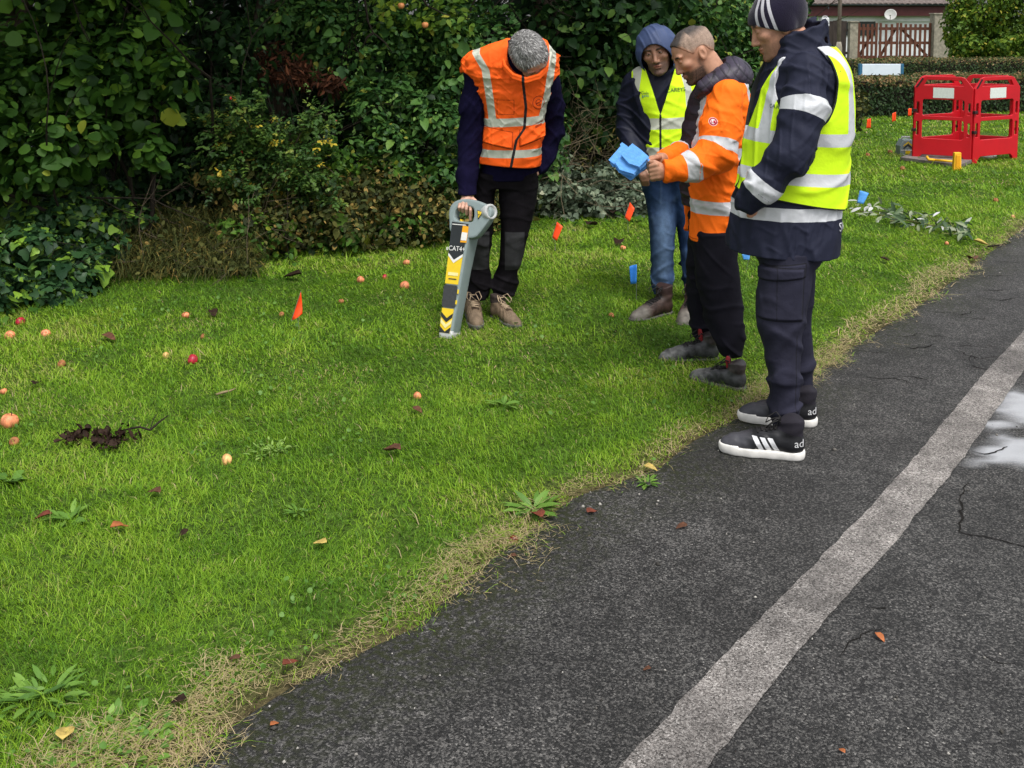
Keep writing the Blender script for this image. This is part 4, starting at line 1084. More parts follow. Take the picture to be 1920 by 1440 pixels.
def polygonise(A, h, pad=2):
    lo = A.lo - pad * h * 1.5; n = np.ceil((A.hi - lo + pad * h * 1.5) / h).astype(int) + 1
    B = 12
    nb = np.ceil(n / B).astype(int); n = nb * B
    bi = np.stack(np.meshgrid(*[np.arange(k) for k in nb], indexing='ij'), -1).reshape(-1, 3)
    cen = lo + (bi * B + (B - 1) / 2) * h
    dc = A(cen[:, 0], cen[:, 1], cen[:, 2])
    act = np.abs(dc) < h * B * .5 * 1.7321 * 1.6 + .02
    D = np.empty(n, np.float32)
    sgn = np.where(dc < 0, -1.0, 1.0).reshape(nb)
    D[:] = np.repeat(np.repeat(np.repeat(sgn, B, 0), B, 1), B, 2)
    ab = bi[act]
    off = np.stack(np.meshgrid(*[np.arange(B)] * 3, indexing='ij'), -1).reshape(-1, 3)
    CH = 400
    for s in range(0, len(ab), CH):
        idx = (ab[s:s + CH, None] * B + off[None]).reshape(-1, 3)
        P = lo + idx * h
        D[idx[:, 0], idx[:, 1], idx[:, 2]] = A(P[:, 0], P[:, 1], P[:, 2])
    I = D < 0
    cnt = np.zeros(n - 1, np.int8)
    for dx in (0, 1):
        for dy in (0, 1):
            for dz in (0, 1): cnt += I[dx:n[0] - 1 + dx, dy:n[1] - 1 + dy, dz:n[2] - 1 + dz]
    C = np.argwhere((cnt > 0) & (cnt < 8))
    vid = np.full(n - 1, -1, np.int32); vid[C[:, 0], C[:, 1], C[:, 2]] = np.arange(len(C))
    cs = [(a, b, c) for a in (0, 1) for b in (0, 1) for c in (0, 1)]
    val = {c: D[C[:, 0] + c[0], C[:, 1] + c[1], C[:, 2] + c[2]] for c in cs}
    acc = np.zeros((len(C), 3)); m = np.zeros(len(C))
    for a in cs:
        for ax in range(3):
            if a[ax]: continue
            b = list(a); b[ax] = 1; b = tuple(b)
            va, vb = val[a], val[b]; cr = (va < 0) != (vb < 0)
            t = np.where(cr, va / np.where(cr, va - vb, 1), 0)
            p = np.tile(np.array(a, float), (len(C), 1)); p[:, ax] = t
            acc += np.where(cr[:, None], p, 0); m += cr
    V = lo + (C + acc / m[:, None]) * h
    F = []
    for ax in range(3):
        u, w = (ax + 1) % 3, (ax + 2) % 3
        sl0 = [slice(None)] * 3; sl1 = [slice(None)] * 3
        sl0[ax] = slice(0, n[ax] - 1); sl1[ax] = slice(1, n[ax])
        a, b = I[tuple(sl0)], I[tuple(sl1)]
        E = np.argwhere(a != b); inside = a[E[:, 0], E[:, 1], E[:, 2]]
        ok = (E[:, u] > 0) & (E[:, w] > 0) & (E[:, u] < n[u] - 1) & (E[:, w] < n[w] - 1); E, inside = E[ok], inside[ok]
        q = []
        for du, dw in ((1, 1), (0, 1), (0, 0), (1, 0)):
            c = E.copy(); c[:, u] -= du; c[:, w] -= dw; q.append(vid[c[:, 0], c[:, 1], c[:, 2]])
        q = np.stack(q, 1); q = np.where(inside[:, None], q, q[:, ::-1]); F.append(q)
    F = np.vstack(F); F = F[(F >= 0).all(1)]
    # two projection steps onto the true surface
    for _ in range(2):
        e = h * .3; d = A(V[:, 0], V[:, 1], V[:, 2])
        g = np.stack([A(V[:, 0] + e, V[:, 1], V[:, 2]) - d, A(V[:, 0], V[:, 1] + e, V[:, 2]) - d, A(V[:, 0], V[:, 1], V[:, 2] + e) - d], 1) / e
        V = V - np.clip(d / ((g * g).sum(1) + 1e-6), -h * .5, h * .5)[:, None] * g * .8
    return V, F
def solid(name, A, h, mat, parent, base, attrs=None):
    V, F = polygonise(A, h)
    at = {k: f(V[:, 0], V[:, 1], V[:, 2]) * np.ones(len(V)) for k, f in (attrs or {}).items()}
    return mesh(name, V, F, mat, parent, at, True, base)

# ------------------------------------------------------------------ head, hands, boots
def head_axes(fwd, up):
    y = np.asarray(fwd, float); y /= np.linalg.norm(y); u = np.asarray(up, float)
    x = np.cross(y, u); x /= np.linalg.norm(x); z = np.cross(x, y)
    return np.column_stack([x, y, z])
SKULL = loft([(-.118, 0, .058, .022, .026), (-.108, 0, .052, .036, .040), (-.085, 0, .038, .050, .055), (-.05, 0, .022, .061, .072), (0, 0, .006, .069, .088), (.04, 0, -.003, .074, .094),
              (.075, 0, -.008, .070, .088), (.10, 0, -.012, .052, .066), (.114, 0, -.014, .028, .036)], n=2.15, cap=.02)
CRAN = ell((0, -.012, .035), (.076, .098, .083))
def face_fn(x, y, z):
    d = smin(SKULL(x, y, z), CRAN(x, y, z), .02)
    ax = np.abs(x)
    d = smin(d, chain([(0, .090, .022), (0, .102, -.008), (0, .1105, -.030)], [.008, .010, .0120])(x, y, z), .012)          # nose
    d = smin(d, ell((.0125, .100, -.034), (.009, .011, .008))(ax, y, z), .006)
    d = smin(d, ell((.032, .082, .034), (.026, .014, .010))(ax, y, z), .012)                                                   # brow
    d = smin(d, ell((.044, .068, -.012), (.022, .022, .018))(ax, y, z), .02)                                                   # cheek bone
    d = smax(d, -ell((.032, .106, .014), (.017, .018, .0115))(ax, y, z), .010)                                                 # socket
    d = smin(d, ell((.0315, .0835, .014), (.0135, .0125, .0125))(ax, y, z), .002)                                              # eye ball and lids
    d = smin(d, ell((0, .093, -.058), (.024, .011, .0065))(ax, y, z), .006)                                                    # lips
    d = smin(d, ell((0, .091, -.069), (.020, .011, .0075))(ax, y, z), .006)
    d = smax(d, -ell((0, .108, -.0632), (.026, .007, .0018))(ax, y, z), .004)
    d = smin(d, ell((0, .078, -.100), (.022, .018, .016))(ax, y, z), .014)                                                     # chin
    e = ell((.079, -.012, -.002), (.009, .019, .032))(ax, y + .18 * (z + .002), z)                                             # ears
    e = smax(e, -ell((.090, -.008, .000), (.008, .011, .020))(ax, y, z), .004)
    return smin(d, e, .005)
def head(R, C, sc=1.0):
    return local(lambda x, y, z: face_fn(x / sc, y / sc, z / sc) * sc, R, C, np.array([-.13] * 3), np.array([.13] * 3))
def face_attrs(R, C, beard=0.0, lids=.0034):
    L = to_local(R, C)
    def m(f): return lambda x, y, z: f(*L(x, y, z))
    ax = np.abs
    near = lambda x, y, z: (x * x + y * y + z * z < .17 ** 2)
    rough = lambda x, y, z: .8 + .35 * np.sin(x * 900) * np.sin(y * 870 + 1) * np.sin(z * 910)
    return {
        'eyew': m(lambda x, y, z: np.where(y > .08, 1 - ((ax(x) - .0315) / .0125) ** 2 - ((z - .0125) / lids) ** 2, -1)),
        'iris': m(lambda x, y, z: np.where(y > .08, np.minimum(.0056 - np.hypot(ax(x) - .0315, z - .0135), lids * .95 - ax(z - .0125)), -1)),
        'lid': m(lambda x, y, z: np.where((y > .07) & near(x, y, z), 1.2 - ax((z - .0185 + .03 * (ax(x) - .03)) / .0035) - ((ax(x) - .0315) / .016) ** 2, 0)),
        'brow': m(lambda x, y, z: np.where((y > .06) & near(x, y, z), np.clip(1.5 - ax((z - .036 - .10 * (ax(x) - .03) + 9 * (ax(x) - .036) ** 2) / .0055) * 1.1, 0, 1) * np.clip(1.6 * (1 - ((ax(x) - .034) / .024) ** 4), 0, 1), 0)),
        'lip': m(lambda x, y, z: np.where((y > .07) & near(x, y, z), (1.3 - ((z + .0635) / .0105) ** 2 - (x / .025) ** 2) * .8, 0)),
        'stub': m(lambda x, y, z: near(x, y, z) * beard * np.clip(rough(x, y, z), .3, 1) * np.clip(np.maximum(np.clip((-.040 - z) / .018, 0, 1) * np.clip((y + .005) / .02, 0, 1),
                np.maximum(np.clip((-.038 - z) / .008, 0, 1) * np.clip((y - .07) / .01, 0, 1), np.clip(1 - ax(y - .018) / .016, 0, 1) * .6 * np.clip((.01 - z) / .03, 0, 1) * (ax(x) > .05))), 0, 1) * (1 - np.clip(1.5 - ((z + .0635) / .0105) ** 2 - (x / .025) ** 2, 0, 1))),
    }
def SKIN(name, c, stub=(.06, .045, .04), brow=(.03, .022, .018)):
    return MAT(name, c, .5, .20, 55, .3, 300, spec=.35, layers=[('lip', (c[0] * .85, c[1] * .55, c[2] * .55), 'soft'), ('stub', stub, 'soft'), ('brow', brow, 'soft'),
               ('eyew', (.26, .22, .19), 'hard', .25), ('iris', (.02, .013, .01), 'hard', .15), ('lid', (c[0] * .22, c[1] * .16, c[2] * .16), 'soft')], bdist=.001)
def boot_axes(toe, heel):
    f = np.asarray(toe) - np.asarray(heel); f[2] = 0; f /= np.linalg.norm(f); return np.column_stack([f, [-f[1], f[0], 0], [0, 0, 1.0]])
def boot(parent, base, heel, toe, L, mats, high=.14, lace=True, tongue=None, w=1.0, sole=.028, name='boot', stripes=False):
    """shoe with heel point and toe direction; parts: upper (> laces), sole"""
    R = boot_axes(toe, heel); C = np.array(heel, float); C[2] = 0.0 if name == 'trainer' else -.013
    k = L / .29
    up = uni(.02, chain([(.0, 0, .055), (.06, 0, .070), (.11, -.002, .062), (.165, -.005, .044), (.215, -.006, .034), (.238, -.004, .030)], np.array([.040, .042, .042, .041, .037, .031]) * w, .01),
             chain([(.012, 0, .06), (.008, 0, high)], [.043 * w, .047 * w], 0))
    up = keep(up, lambda x, y, z: .022 - z, .004)
    up = keep(up, lambda x, y, z: z - high - .012 * np.cos(x * 40), .006)
    crease = lambda x, y, z: .0022 * np.sin(160 * x + 25 * np.sin(30 * y)) * np.exp(-((x - .13) / .05) ** 2) + .0016 * np.sin(120 * z + 40 * x) * np.exp(-((z - .11) / .03) ** 2)
    up = disp(up, crease, 0)
    sl = uni(.02, chain([(.0, 0, .02), (.08, 0, .02), (.15, -.004, .02), (.205, -.006, .022), (.238, -.004, .026)], np.array([.044, .041, .048, .045, .036]) * w, .01))
    sl = keep(keep(sl, lambda x, y, z: .002 - z, .004), lambda x, y, z: z - sole - .006 * (x > .2), .004)
    def put(A): return local(lambda x, y, z: A(x / k, y / k, z / k) * k, R, C, np.array([-.1, -.1, 0]), np.array([.3, .1, .2]))
    b = bpy.data.objects.new(name, None); b.empty_display_size = .05; COL.objects.link(b); b.parent = parent; b.location = C - np.asarray(base)
    at = {}
    Lc = to_local(R, C)
    if stripes:
        def st(x, y, z):
            a, q, c = Lc(x, y, z); a, q, c = a / k, q / k, c / k
            o = np.full(x.shape, -1.0)
            for s0 in (.066, .094, .122): o = np.maximum(o, np.minimum(.0095 - np.abs(a - s0 - (c - .045) * .55), np.minimum(c - .026, .083 - c)))
            return np.where(np.abs(q) > .02, o, -1)
        at['stripe'] = st
    at['collar'] = lambda x, y, z: Lc(x, y, z)[2] / k - (high - .042) - .25 * (Lc(x, y, z)[0] / k - .01)
    at['facing'] = lambda x, y, z: np.minimum.reduce([.021 - np.abs(Lc(x, y, z)[1] / k), Lc(x, y, z)[0] / k - .035, .150 - Lc(x, y, z)[0] / k, Lc(x, y, z)[2] / k - .07])
    at['toe'] = lambda x, y, z: (Lc(x, y, z)[0] / k - .14) / .05
    u = solid('upper', put(up), .0035, mats[0], b, C, at)
    solid('sole', put(sl), .004, mats[1], b, C)
    if lace:
        q = MB()
        surf = put(up)
        def on(xl, yl):
            z = high * k + .03
            for _ in range(60):
                p = C + R @ np.array([xl * k, yl * k, z]); d = float(surf(*[np.array([v]) for v in p])[0])
                if d < .003: break
                z -= max(d * .7, .0015)
            return p + [0, 0, .002]
        rows = [.050, .066, .082, .098, .114, .130]
        for i, xl in enumerate(rows):
            q.tube([on(xl, -.022), on(xl + .004, -.01), on(xl + .004, .01), on(xl, .022)], .0028, 5)
            if i: q.tube([on(rows[i - 1], -.022), on(xl, .02)], .0024, 5)
        t0 = on(.048, 0)
        for sg in (-1, 1):
            loop = [t0 + R @ np.array([a * .05, sg * (.012 + b_ * .03), c * .03]) for a, b_, c in ((0, 0, .1), (.3, .7, .5), (.9, 1, -.3), (1.1, .5, -.9), (.5, .2, -.2), (0, 0, .1))]
            q.tube(loop, .0026, 5)
        q.build('laces', mats[2], u, C, True)
        for o in u.children: o.location = (0, 0, 0)
    if tongue is not None:
        tg = chain([(.050, 0, high - .03), (.060, 0, high + .006)], [.02, .022])
        tg = keep(tg, lambda x, y, z: np.abs(x - .058 - (z - high) * .1) - .007, .004)
        solid('tongue', put(tg), .0035, tongue, b, C)
    return b
# ------------------------------------------------------------------ materials of the clothes
YEL, ORA = (.60, .88, .015), (.90, .115, .010)
SILV, SILVG = (.52, .53, .55), (.46, .48, .40)
BLK = (.012, .012, .014)
m_fleece = MAT('navy_fleece', (.0065, .0055, .022), .95, .2, 40, .4, 500, spec=.05)
m_navy = MAT('navy_nylon', (.008, .0095, .022), .55, .15, 8, .35, 30, spec=.2, bdist=.006)
m_blackt = MAT('black_trousers', (.0065, .0055, .007), .9, .25, 14, .3, 60, layers=[('pad', (.032, .032, .034), 'hard')], spec=.08, bdist=.006)
m_track = MAT('black_track_trousers', (.0070, .0065, .011), .85, .2, 10, .3, 40, spec=.12, bdist=.006)
m_cargo = MAT('dark_navy_cargo', (.020, .020, .034), .9, .18, 14, .4, 45, layers=[('seam', (.010, .010, .014), 'hard')], spec=.15, bdist=.006)
m_denim = MAT('blue_denim', (.016, .034, .085), .9, .3, 26, .4, 260, layers=[('fadeblue', (.105, .165, .27), 'soft')], spec=.08)
m_hair = MAT('grey_hair', (.13, .125, .12), .7, .35, 70, .3, 160, spec=.2)
m_navyhood = MAT('navy_hood', (.036, .056, .125), .6, .15, 10, .3, 40, spec=.3, bdist=.005)
m_bootbrown = MAT('brown_suede', (.16, .115, .075), .9, .3, 30, .4, 120, layers=[('toe', (.17, .125, .085), 'soft'), ('facing', (.055, .036, .024), 'hard'), ('collar', (.040, .030, .026), 'hard')], spec=.15)
m_solegrey = MAT('grey_sole', (.10, .095, .085), .9, .3, 30)
m_lacetan = MAT('tan_lace', (.40, .30, .20), .8, .2, 60)
m_bootdark = MAT('dark_brown_boot', (.045, .026, .020), .55, .35, 25, .3, 80, layers=[('toe', (.14, .125, .105), 'soft'), ('facing', (.014, .009, .008), 'hard'), ('collar', (.030, .015, .013), 'hard')], spec=.35)
m_bootblack = MAT('black_work_boot', (.040, .041, .043), .5, .75, 30, .4, 60, layers=[('toe', (.115, .115, .112), 'soft'), ('facing', (.008, .008, .008), 'hard'), ('collar', (.035, .028, .028), 'hard')], spec=.4)
m_laceblack = MAT('black_lace', (.015, .014, .014), .8, .2, 60)
m_red = MAT('red_lining', (.20, .012, .016), .8, .2, 40)
m_trainer = MAT('black_trainer', (.012, .012, .014), .5, .2, 30, .2, 120, layers=[('toe', (.050, .050, .058), 'soft'), ('facing', (.008, .008, .009), 'hard'), ('collar', (.014, .012, .018), 'hard', .9), ('stripe', (.75, .75, .76), 'hard')], spec=.3)
m_whitesole = MAT('white_sole', (.66, .64, .60), .7, .12, 25)
def HV(name, base, band, trim=None, extra=()):
    L = list(extra[:0])
    if trim is not None: L.append(('trim', trim, 'hard'))
    L.append(('band', band, 'hard', .42))
    L += list(extra)
    return MAT(name, base, .75, .07, 9, .35, 26, layers=L, spec=.2, bdist=.008)
def rowsP(Y0, rows): 
    out = []
    for py, xl, xr, dy, b in rows:
        c = At((xl + xr) / 2, py, Y0 + dy); out.append((c[2], c[0], c[1], (xr - xl) / 2 / FPX * (Y0 + dy), b))
    return out
def maxf(*fs): return lambda x, y, z: np.maximum.reduce([f(x, y, z) for f in fs])
def minf(*fs): return lambda x, y, z: np.minimum.reduce([f(x, y, z) for f in fs])
def zband(z0, z1, sx=0.0, cx=0.0): return lambda x, y, z: (z1 - z0) / 2 - np.abs(z - (z0 + z1) / 2 - sx * (x - cx))
def put_text(body, size, O, right, up, mat, parent, base, surf=None, name='lettering'):
    """flat lettering laid onto a surface field"""
    v, f = text(body, size); Fm = frame(right, up)
    W = np.asarray(O) + v @ Fm.T
    if surf is not None:
        n = Fm[:, 2]; W = W + n * .06
        for _ in range(60):
            d = surf(W[:, 0], W[:, 1], W[:, 2]); W = W - n * np.clip(d - .0025, -.01, .01)[:, None] * .8
    return mesh(name, W, f, mat, parent, None, False, base)

# ================================================================== man bending over the locator
def person_a():
    Y0 = 5.75; P = lambda px, py, dy=0.0: At(px, py, Y0 + dy)
    base = np.array([P(925, 600)[0], 5.72, 0])
    root = empty('person', base, 'man in orange waistcoat bowing his grey haired head over the locator he holds', 'person', 'four workers on the verge')
    R = head_axes((.42, -.36, -.83), (-.05, -.90, .36)); C = P(993, 106, -.28)
    arm1 = [P(893, 142, -.145), P(887, 200, -.12), P(882, 265, -.09), P(876, 330, -.15), P(875, 364, -.185)]
    arm2 = [P(1031, 150, -.125), P(1038, 200, -.04), P(1037, 245, .01), P(1024, 288, .0), P(1014, 312, -.03)]
    trunk_r = [(75, 950, 1008, -.19, .05), (88, 915, 1030, -.18, .085), (105, 886, 1040, -.16, .11), (130, 876, 1042, -.14, .125), (170, 896, 1032, -.11, .13), (200, 908, 1019, -.09, .13), (240, 911, 1015, -.07, .13), (280, 907, 1010, -.05, .13), (304, 903, 1008, -.04, .13), (335, 897, 1006, -.02, .125)]
    trunk = loft(rowsP(Y0, trunk_r))
    # hand on the handle
    w = P(875, 366, -.19)
    kn = [P(863, 383, -.235), P(869, 382, -.245), P(876, 382, -.25), P(883, 381, -.25)]
    hand = [chain([w, k], [.020, .012]) for k in kn]
    tips = [[(861, 389, -.25), (862, 394, -.225)], [(867, 390, -.262), (868, 397, -.235)], [(874, 392, -.268), (875, 401, -.245)], [(882, 394, -.268), (882, 412, -.255)]]
    fing = [chain([k] + [P(*t) for t in tp], [.0105, .0092, .0080]) for k, tp in zip(kn, tips)]
    thumb = chain([P(884, 371, -.20), P(891, 377, -.225), P(892, 384, -.24)], [.013, .0105, .009])
    h2 = chain([P(1014, 310, -.03), P(1009, 316, -.045), P(1006, 324, -.05)], [.026, .026, .018])
    hand_s = uni(.004, uni(.010, *hand), *fing, thumb)
    neck = chain([C + R @ [0, -.03, -.05], P(975, 120, -.17)], [.058, .07])
    inner = uni(.03, loft(rowsP(Y0, trunk_r), -.03), chain(arm1, [.04, .035, .033, .030, .026], .01), chain(arm2, [.04, .035, .033, .03, .024], .01), neck)
    body = uni(.006, uni(.012, inner, head(R, C, 1.06)), hand_s, h2)
    solid('body', body, .0035, SKIN('skin_fair', (.52, .30, .22), (.35, .28, .25), (.18, .15, .13)), root, base, face_attrs(R, C, .25))
    # hair: thick grey crop
    L = to_local(R, C)
    hl = lambda x, y, z: np.maximum(y - .085 + .0 * z, np.maximum(np.maximum(-(z) + .012 - .35 * (-y + .02) * (y < .05) + .9 * np.maximum(y - .03, 0), -z - .055), np.where(np.abs(x) > .055, .034 - np.sqrt((y + .010) ** 2 + (z + .006) ** 2), -1)))
    def hair_fn(x, y, z):
        d = smin(SKULL(x, y, z), CRAN(x, y, z), .02) - (.007 + .0105 * np.clip((z - .0) / .06, 0, 1)) 
        return smax(d, hl(x, y, z), .008)
    hair_o = solid('hair', local(hair_fn, R, C, np.array([-.13] * 3), np.array([.13] * 3)), .003, m_hair, root, base)
    rr = np.random.default_rng(7); n = 5200
    q = rr.normal(size=(n, 3)); q /= np.linalg.norm(q, axis=1)[:, None]; q = q * .14 + [0, -.012, .03]
    sdf = lambda w: smin(SKULL(w[:, 0], w[:, 1], w[:, 2]), CRAN(w[:, 0], w[:, 1], w[:, 2]), .02) - (.0075 + .0105 * np.clip(w[:, 2] / .06, 0, 1))
    def grad(w): return np.stack([sdf(w + e) - sdf(w - e) for e in np.eye(3) * .002], 1) / .004
    def onto(w, h):
        for _ in range(4): g = grad(w); w = w - g / np.linalg.norm(g, axis=1)[:, None] * (sdf(w) - h)[:, None]
        return w
    q = onto(q, .0); q = q[hl(q[:, 0], q[:, 1], q[:, 2]) < -.003]; n = len(q)
    nn = grad(q); nn /= np.linalg.norm(nn, axis=1)[:, None]
    fl_ = q - np.array([.02, -.06, .105]) + rr.normal(size=(n, 3)) * .022 + np.cross(nn, q) * .35; fl_ -= nn * (fl_ * nn).sum(1)[:, None]; fl_ /= np.linalg.norm(fl_, axis=1)[:, None]
    L_ = rr.uniform(.018, .034, n)[:, None]; lift = rr.uniform(.001, .007, n)[:, None]
    m1 = onto(q + fl_ * L_ * .5, .0) + nn * lift; tp = onto(q + fl_ * L_, .0) + nn * lift * 1.2
    sd_ = np.cross(nn, fl_) * rr.uniform(.0011, .0024, n)[:, None]
    V = np.stack([q - sd_, q + sd_, m1 + sd_, m1 - sd_, tp], 1).reshape(-1, 3) @ R.T + C
    mesh('strands', V, (np.arange(n)[:, None, None] * 5 + np.array([[0, 1, 2], [0, 2, 3], [3, 2, 4]])[None]).reshape(-1, 3), RAMPMAT('grey_strands', [(0, (.05, .048, .046)), (.5, (.20, .195, .19)), (1, (.52, .51, .49))], .5, .4, .1), hair_o, {'tint': np.repeat(np.clip(rr.normal(.5, .25, n), 0, 1), 5)}, False, base)
    # fleece under the waistcoat
    fa = folds(1, 26, (1, 1, 1.6))
    sleeves = uni(.02, chain(arm1, [.066, .071, .071, .057, .050], .03), chain(arm2, [.056, .060, .061, .053, .046], .03))
    collar = keep(chain([P(982, 108, -.20), C + R @ [0, -.025, -.075]], [.085, .072]), lambda x, y, z: z - P(0, 92, -.2)[2] - .25 * (y - 5.55))
    fl = uni(.025, trunk, disp(sleeves, lambda x, y, z: .006 * fa(x, y, z)), collar)
    cuff = P(875, 366, -.185)
    fl = keep(fl, lambda x, y, z: np.where((x < P(900, 366, -.18)[0]) & (y < 5.9), cuff[2] + .004 - z, -1), .006)
    solid('fleece', fl, .0045, m_fleece, root, base)
    # orange waistcoat
    vr = [(74, 950, 1012, -.19, .06), (86, 908, 1034, -.18, .10), (102, 876, 1046, -.16, .13), (128, 864, 1048, -.14, .145), (168, 886, 1036, -.115, .148), (200, 904, 1024, -.095, .15), (240, 906, 1020, -.075, .152), (280, 902, 1015, -.06, .155), (304, 897, 1013, -.05, .155), (322, 895, 1012, -.045, .152)]
    vest = loft(rowsP(Y0, vr), .004)
    zhem = P(0, 307, -.05)[2]
    fv = folds(2, 24, (1, 1, 1.4)); fv2 = folds(3, 50, (.6, .6, 1.6))
    xz = P(985, 150, -.25)
    def xw(px, py, dy=-.2): return P(px, py, dy)[0]
    # pocket flaps stand off the cloth
    def flap(x, y, z):
        o = 0
        for (px, py, rx, rz, tl) in ((932, 258, .085, .045, -.18), (1000, 250, .075, .045, .35)):
            c = P(px, py, -.2); u = (x - c[0]) / rx; v = (z - c[2] - tl * (x - c[0])) / rz
            o = o + np.clip((1 - np.maximum(np.abs(u), np.abs(v))) * 8, 0, 1) * (.5 - .5 * v) * (y < 5.66)
        return .020 * o
    vest = disp(vest, lambda x, y, z: +.007 * fv(x, y, z) + .0035 * fv2(x, y, z) + flap(x, y, z), .02)
    neckcut = uni(.02, chain([P(985, 86, -.22), P(985, 112, -.30), P(986, 134, -.37)], [.100, .094, .062]))
    vest = cut(vest, neckcut, .006)
    armcut = uni(.02, ell(P(872, 172, -.13), (.055, .30, .105), np.eye(3)), ell(P(1056, 192, -.10), (.070, .30, .12), np.eye(3)))
    vest = cut(vest, armcut, .014)
    vest = keep(vest, lambda x, y, z: zhem - .01 * np.sin(9 * x) - z, .006)
    rim = [P(*q) for q in ((986, 154, -.375), (962, 146, -.36), (947, 130, -.315), (942, 108, -.245), (948, 88, -.18), (970, 74, -.13), (1000, 72, -.13), (1024, 84, -.17), (1033, 106, -.24), (1027, 130, -.31), (1010, 147, -.36), (986, 154, -.375))]
    coll = uni(.012, chain(rim, .009), chain([q + np.array([0, -.004, .018]) for q in rim], .008))
    vest = uni(.006, vest, coll)
    zc = lambda x, y, z: x - np.interp(z, [P(0, 318, -.2)[2], P(0, 262, -.2)[2], P(0, 240, -.2)[2], P(0, 200, -.2)[2], P(0, 150, -.25)[2]], [xw(957, 318), xw(968, 262), xw(983, 240), xw(986, 200), xw(980, 150)])
    front = lambda y: y < 5.68
    c2 = 0.0
    def band(x, y, z):
        b1 = zband(P(0, 235, -.2)[2], P(0, 219, -.2)[2], .06, xw(985, 230))(x, y, z) + .016 * np.clip((np.abs(x - xw(968, 225)) - .07) / .1, 0, 1) * 0
        b2 = zband(P(0, 296, -.2)[2], P(0, 281, -.2)[2], 0.02, xw(960, 290))(x, y, z)
        lx = np.interp(z, [P(0, 230, -.2)[2], P(0, 180, -.2)[2], P(0, 130, -.2)[2], P(0, 100, -.2)[2]], [xw(924, 230), xw(918, 180), xw(911, 130), xw(893, 100)])
        rx = np.interp(z, [P(0, 230, -.2)[2], P(0, 170, -.2)[2], P(0, 110, -.2)[2]], [xw(1015, 230), xw(1028, 170), xw(1036, 110)])
        v = np.maximum(.021 - np.abs(x - lx), .020 - np.abs(x - rx)); v = np.minimum(v, z - P(0, 232, -.2)[2])
        return np.maximum(np.maximum(b1, b2), v)
    lc = P(1010, 193, -.24)
    def logo(x, y, z):
        q = np.hypot((x - lc[0]) * 1.15, z - lc[2]); o = .0022 - np.abs(q - .036)
        o = np.maximum(o, np.minimum(.0022 - np.abs(q - .017), .012 - (x - lc[0])))
        o = np.maximum(o, np.minimum(.003 - np.abs(z - lc[2] - (x - lc[0]) * .5), .016 - np.abs(x - lc[0] - .004)))
        return np.where(front(y), o, -1)
    def pocket(x, y, z):
        o = -np.ones(x.shape)
        for px, py, rx, rz in ((948, 200, .046, .040), (932, 258, .085, .047), (1000, 250, .075, .047)):
            c = P(px, py, -.2); tl = 0 if py == 200 else (-.18 if px < 960 else .35)
            q = np.maximum(np.abs(x - c[0]) - rx, np.abs(z - c[2] - tl * (x - c[0])) - rz); o = np.maximum(o, .0022 - np.abs(q))
        for px, py in ((1010, 236), (945, 240)):
            c = P(px, py, -.2)
            if px > 960: o = np.maximum(o, np.minimum(.018 - np.abs(x - c[0]), .007 - np.abs(z - c[2] - .4 * (x - c[0]))))
        return np.where(front(y), o, -1)
    solid('waistcoat', vest, .004, HV('hi_vis_orange_waistcoat', ORA, SILVG, None, [('pocket', (.42, .045, .006), 'hard'), ('logo', (.30, .03, .01), 'hard'), ('zip', (.02, .018, .02), 'hard')]), root, base,
          {'band': band, 'logo': logo, 'pocket': pocket, 'zip': lambda x, y, z: np.where(front(y), .0075 - np.abs(zc(x, y, z)), -1)})
    # trousers
    l1 = [(322, 896, 948, -.03, .11), (355, 890, 931, -.01, .10), (400, 886, 927, -.02, .088), (450, 881, 923, -.03, .08), (500, 876, 918, 0, .076), (530, 873, 921, .0, .084), (550, 874, 919, 0, .082), (558, 878, 915, 0, .075)]
    l2 = [(322, 940, 1008, -.03, .11), (355, 934, 1009, -.01, .105), (400, 937, 1002, -.02, .092), (450, 938, 989, -.03, .084), (480, 936, 982, -.02, .08), (510, 930, 972, 0, .078), (535, 921, 973, .0, .088), (552, 923, 966, 0, .08)]
    pel = [(300, 902, 1006, -.03, .12), (330, 897, 1007, -.02, .12), (350, 893, 1008, -.01, .115)]
    ft = folds(4, 22, (1, 1, 1))
    amp = lambda z: .003 + .007 * np.exp(-((z - .16) / .09) ** 2) + .003 * np.exp(-((z - .48) / .1) ** 2)
    tr = disp(uni(.02, loft(rowsP(Y0, l1)), loft(rowsP(Y0, l2)), loft(rowsP(Y0, pel))), lambda x, y, z: amp(z) * ft(x, y, z), .01)
    pz0, pz1 = P(0, 500)[2], P(0, 428)[2]
    xm = P(932, 450)[0]
    solid('trousers', tr, .0045, m_blackt, root, base, {'pad': lambda x, y, z: np.where((y < 5.74), minf(zband(pz0, pz1), lambda x, y, z: .055 - np.abs(x - np.where(x < xm, P(900, 460)[0], P(965, 460)[0])))(x, y, z), -1)})
    boot(root, base, G(885, 591), G(895, 612), .29, (m_bootbrown, m_solegrey, m_lacetan), .15)
    boot(root, base, G(932, 594), G(956, 606), .27, (m_bootbrown, m_solegrey, m_lacetan), .15)
person_a()

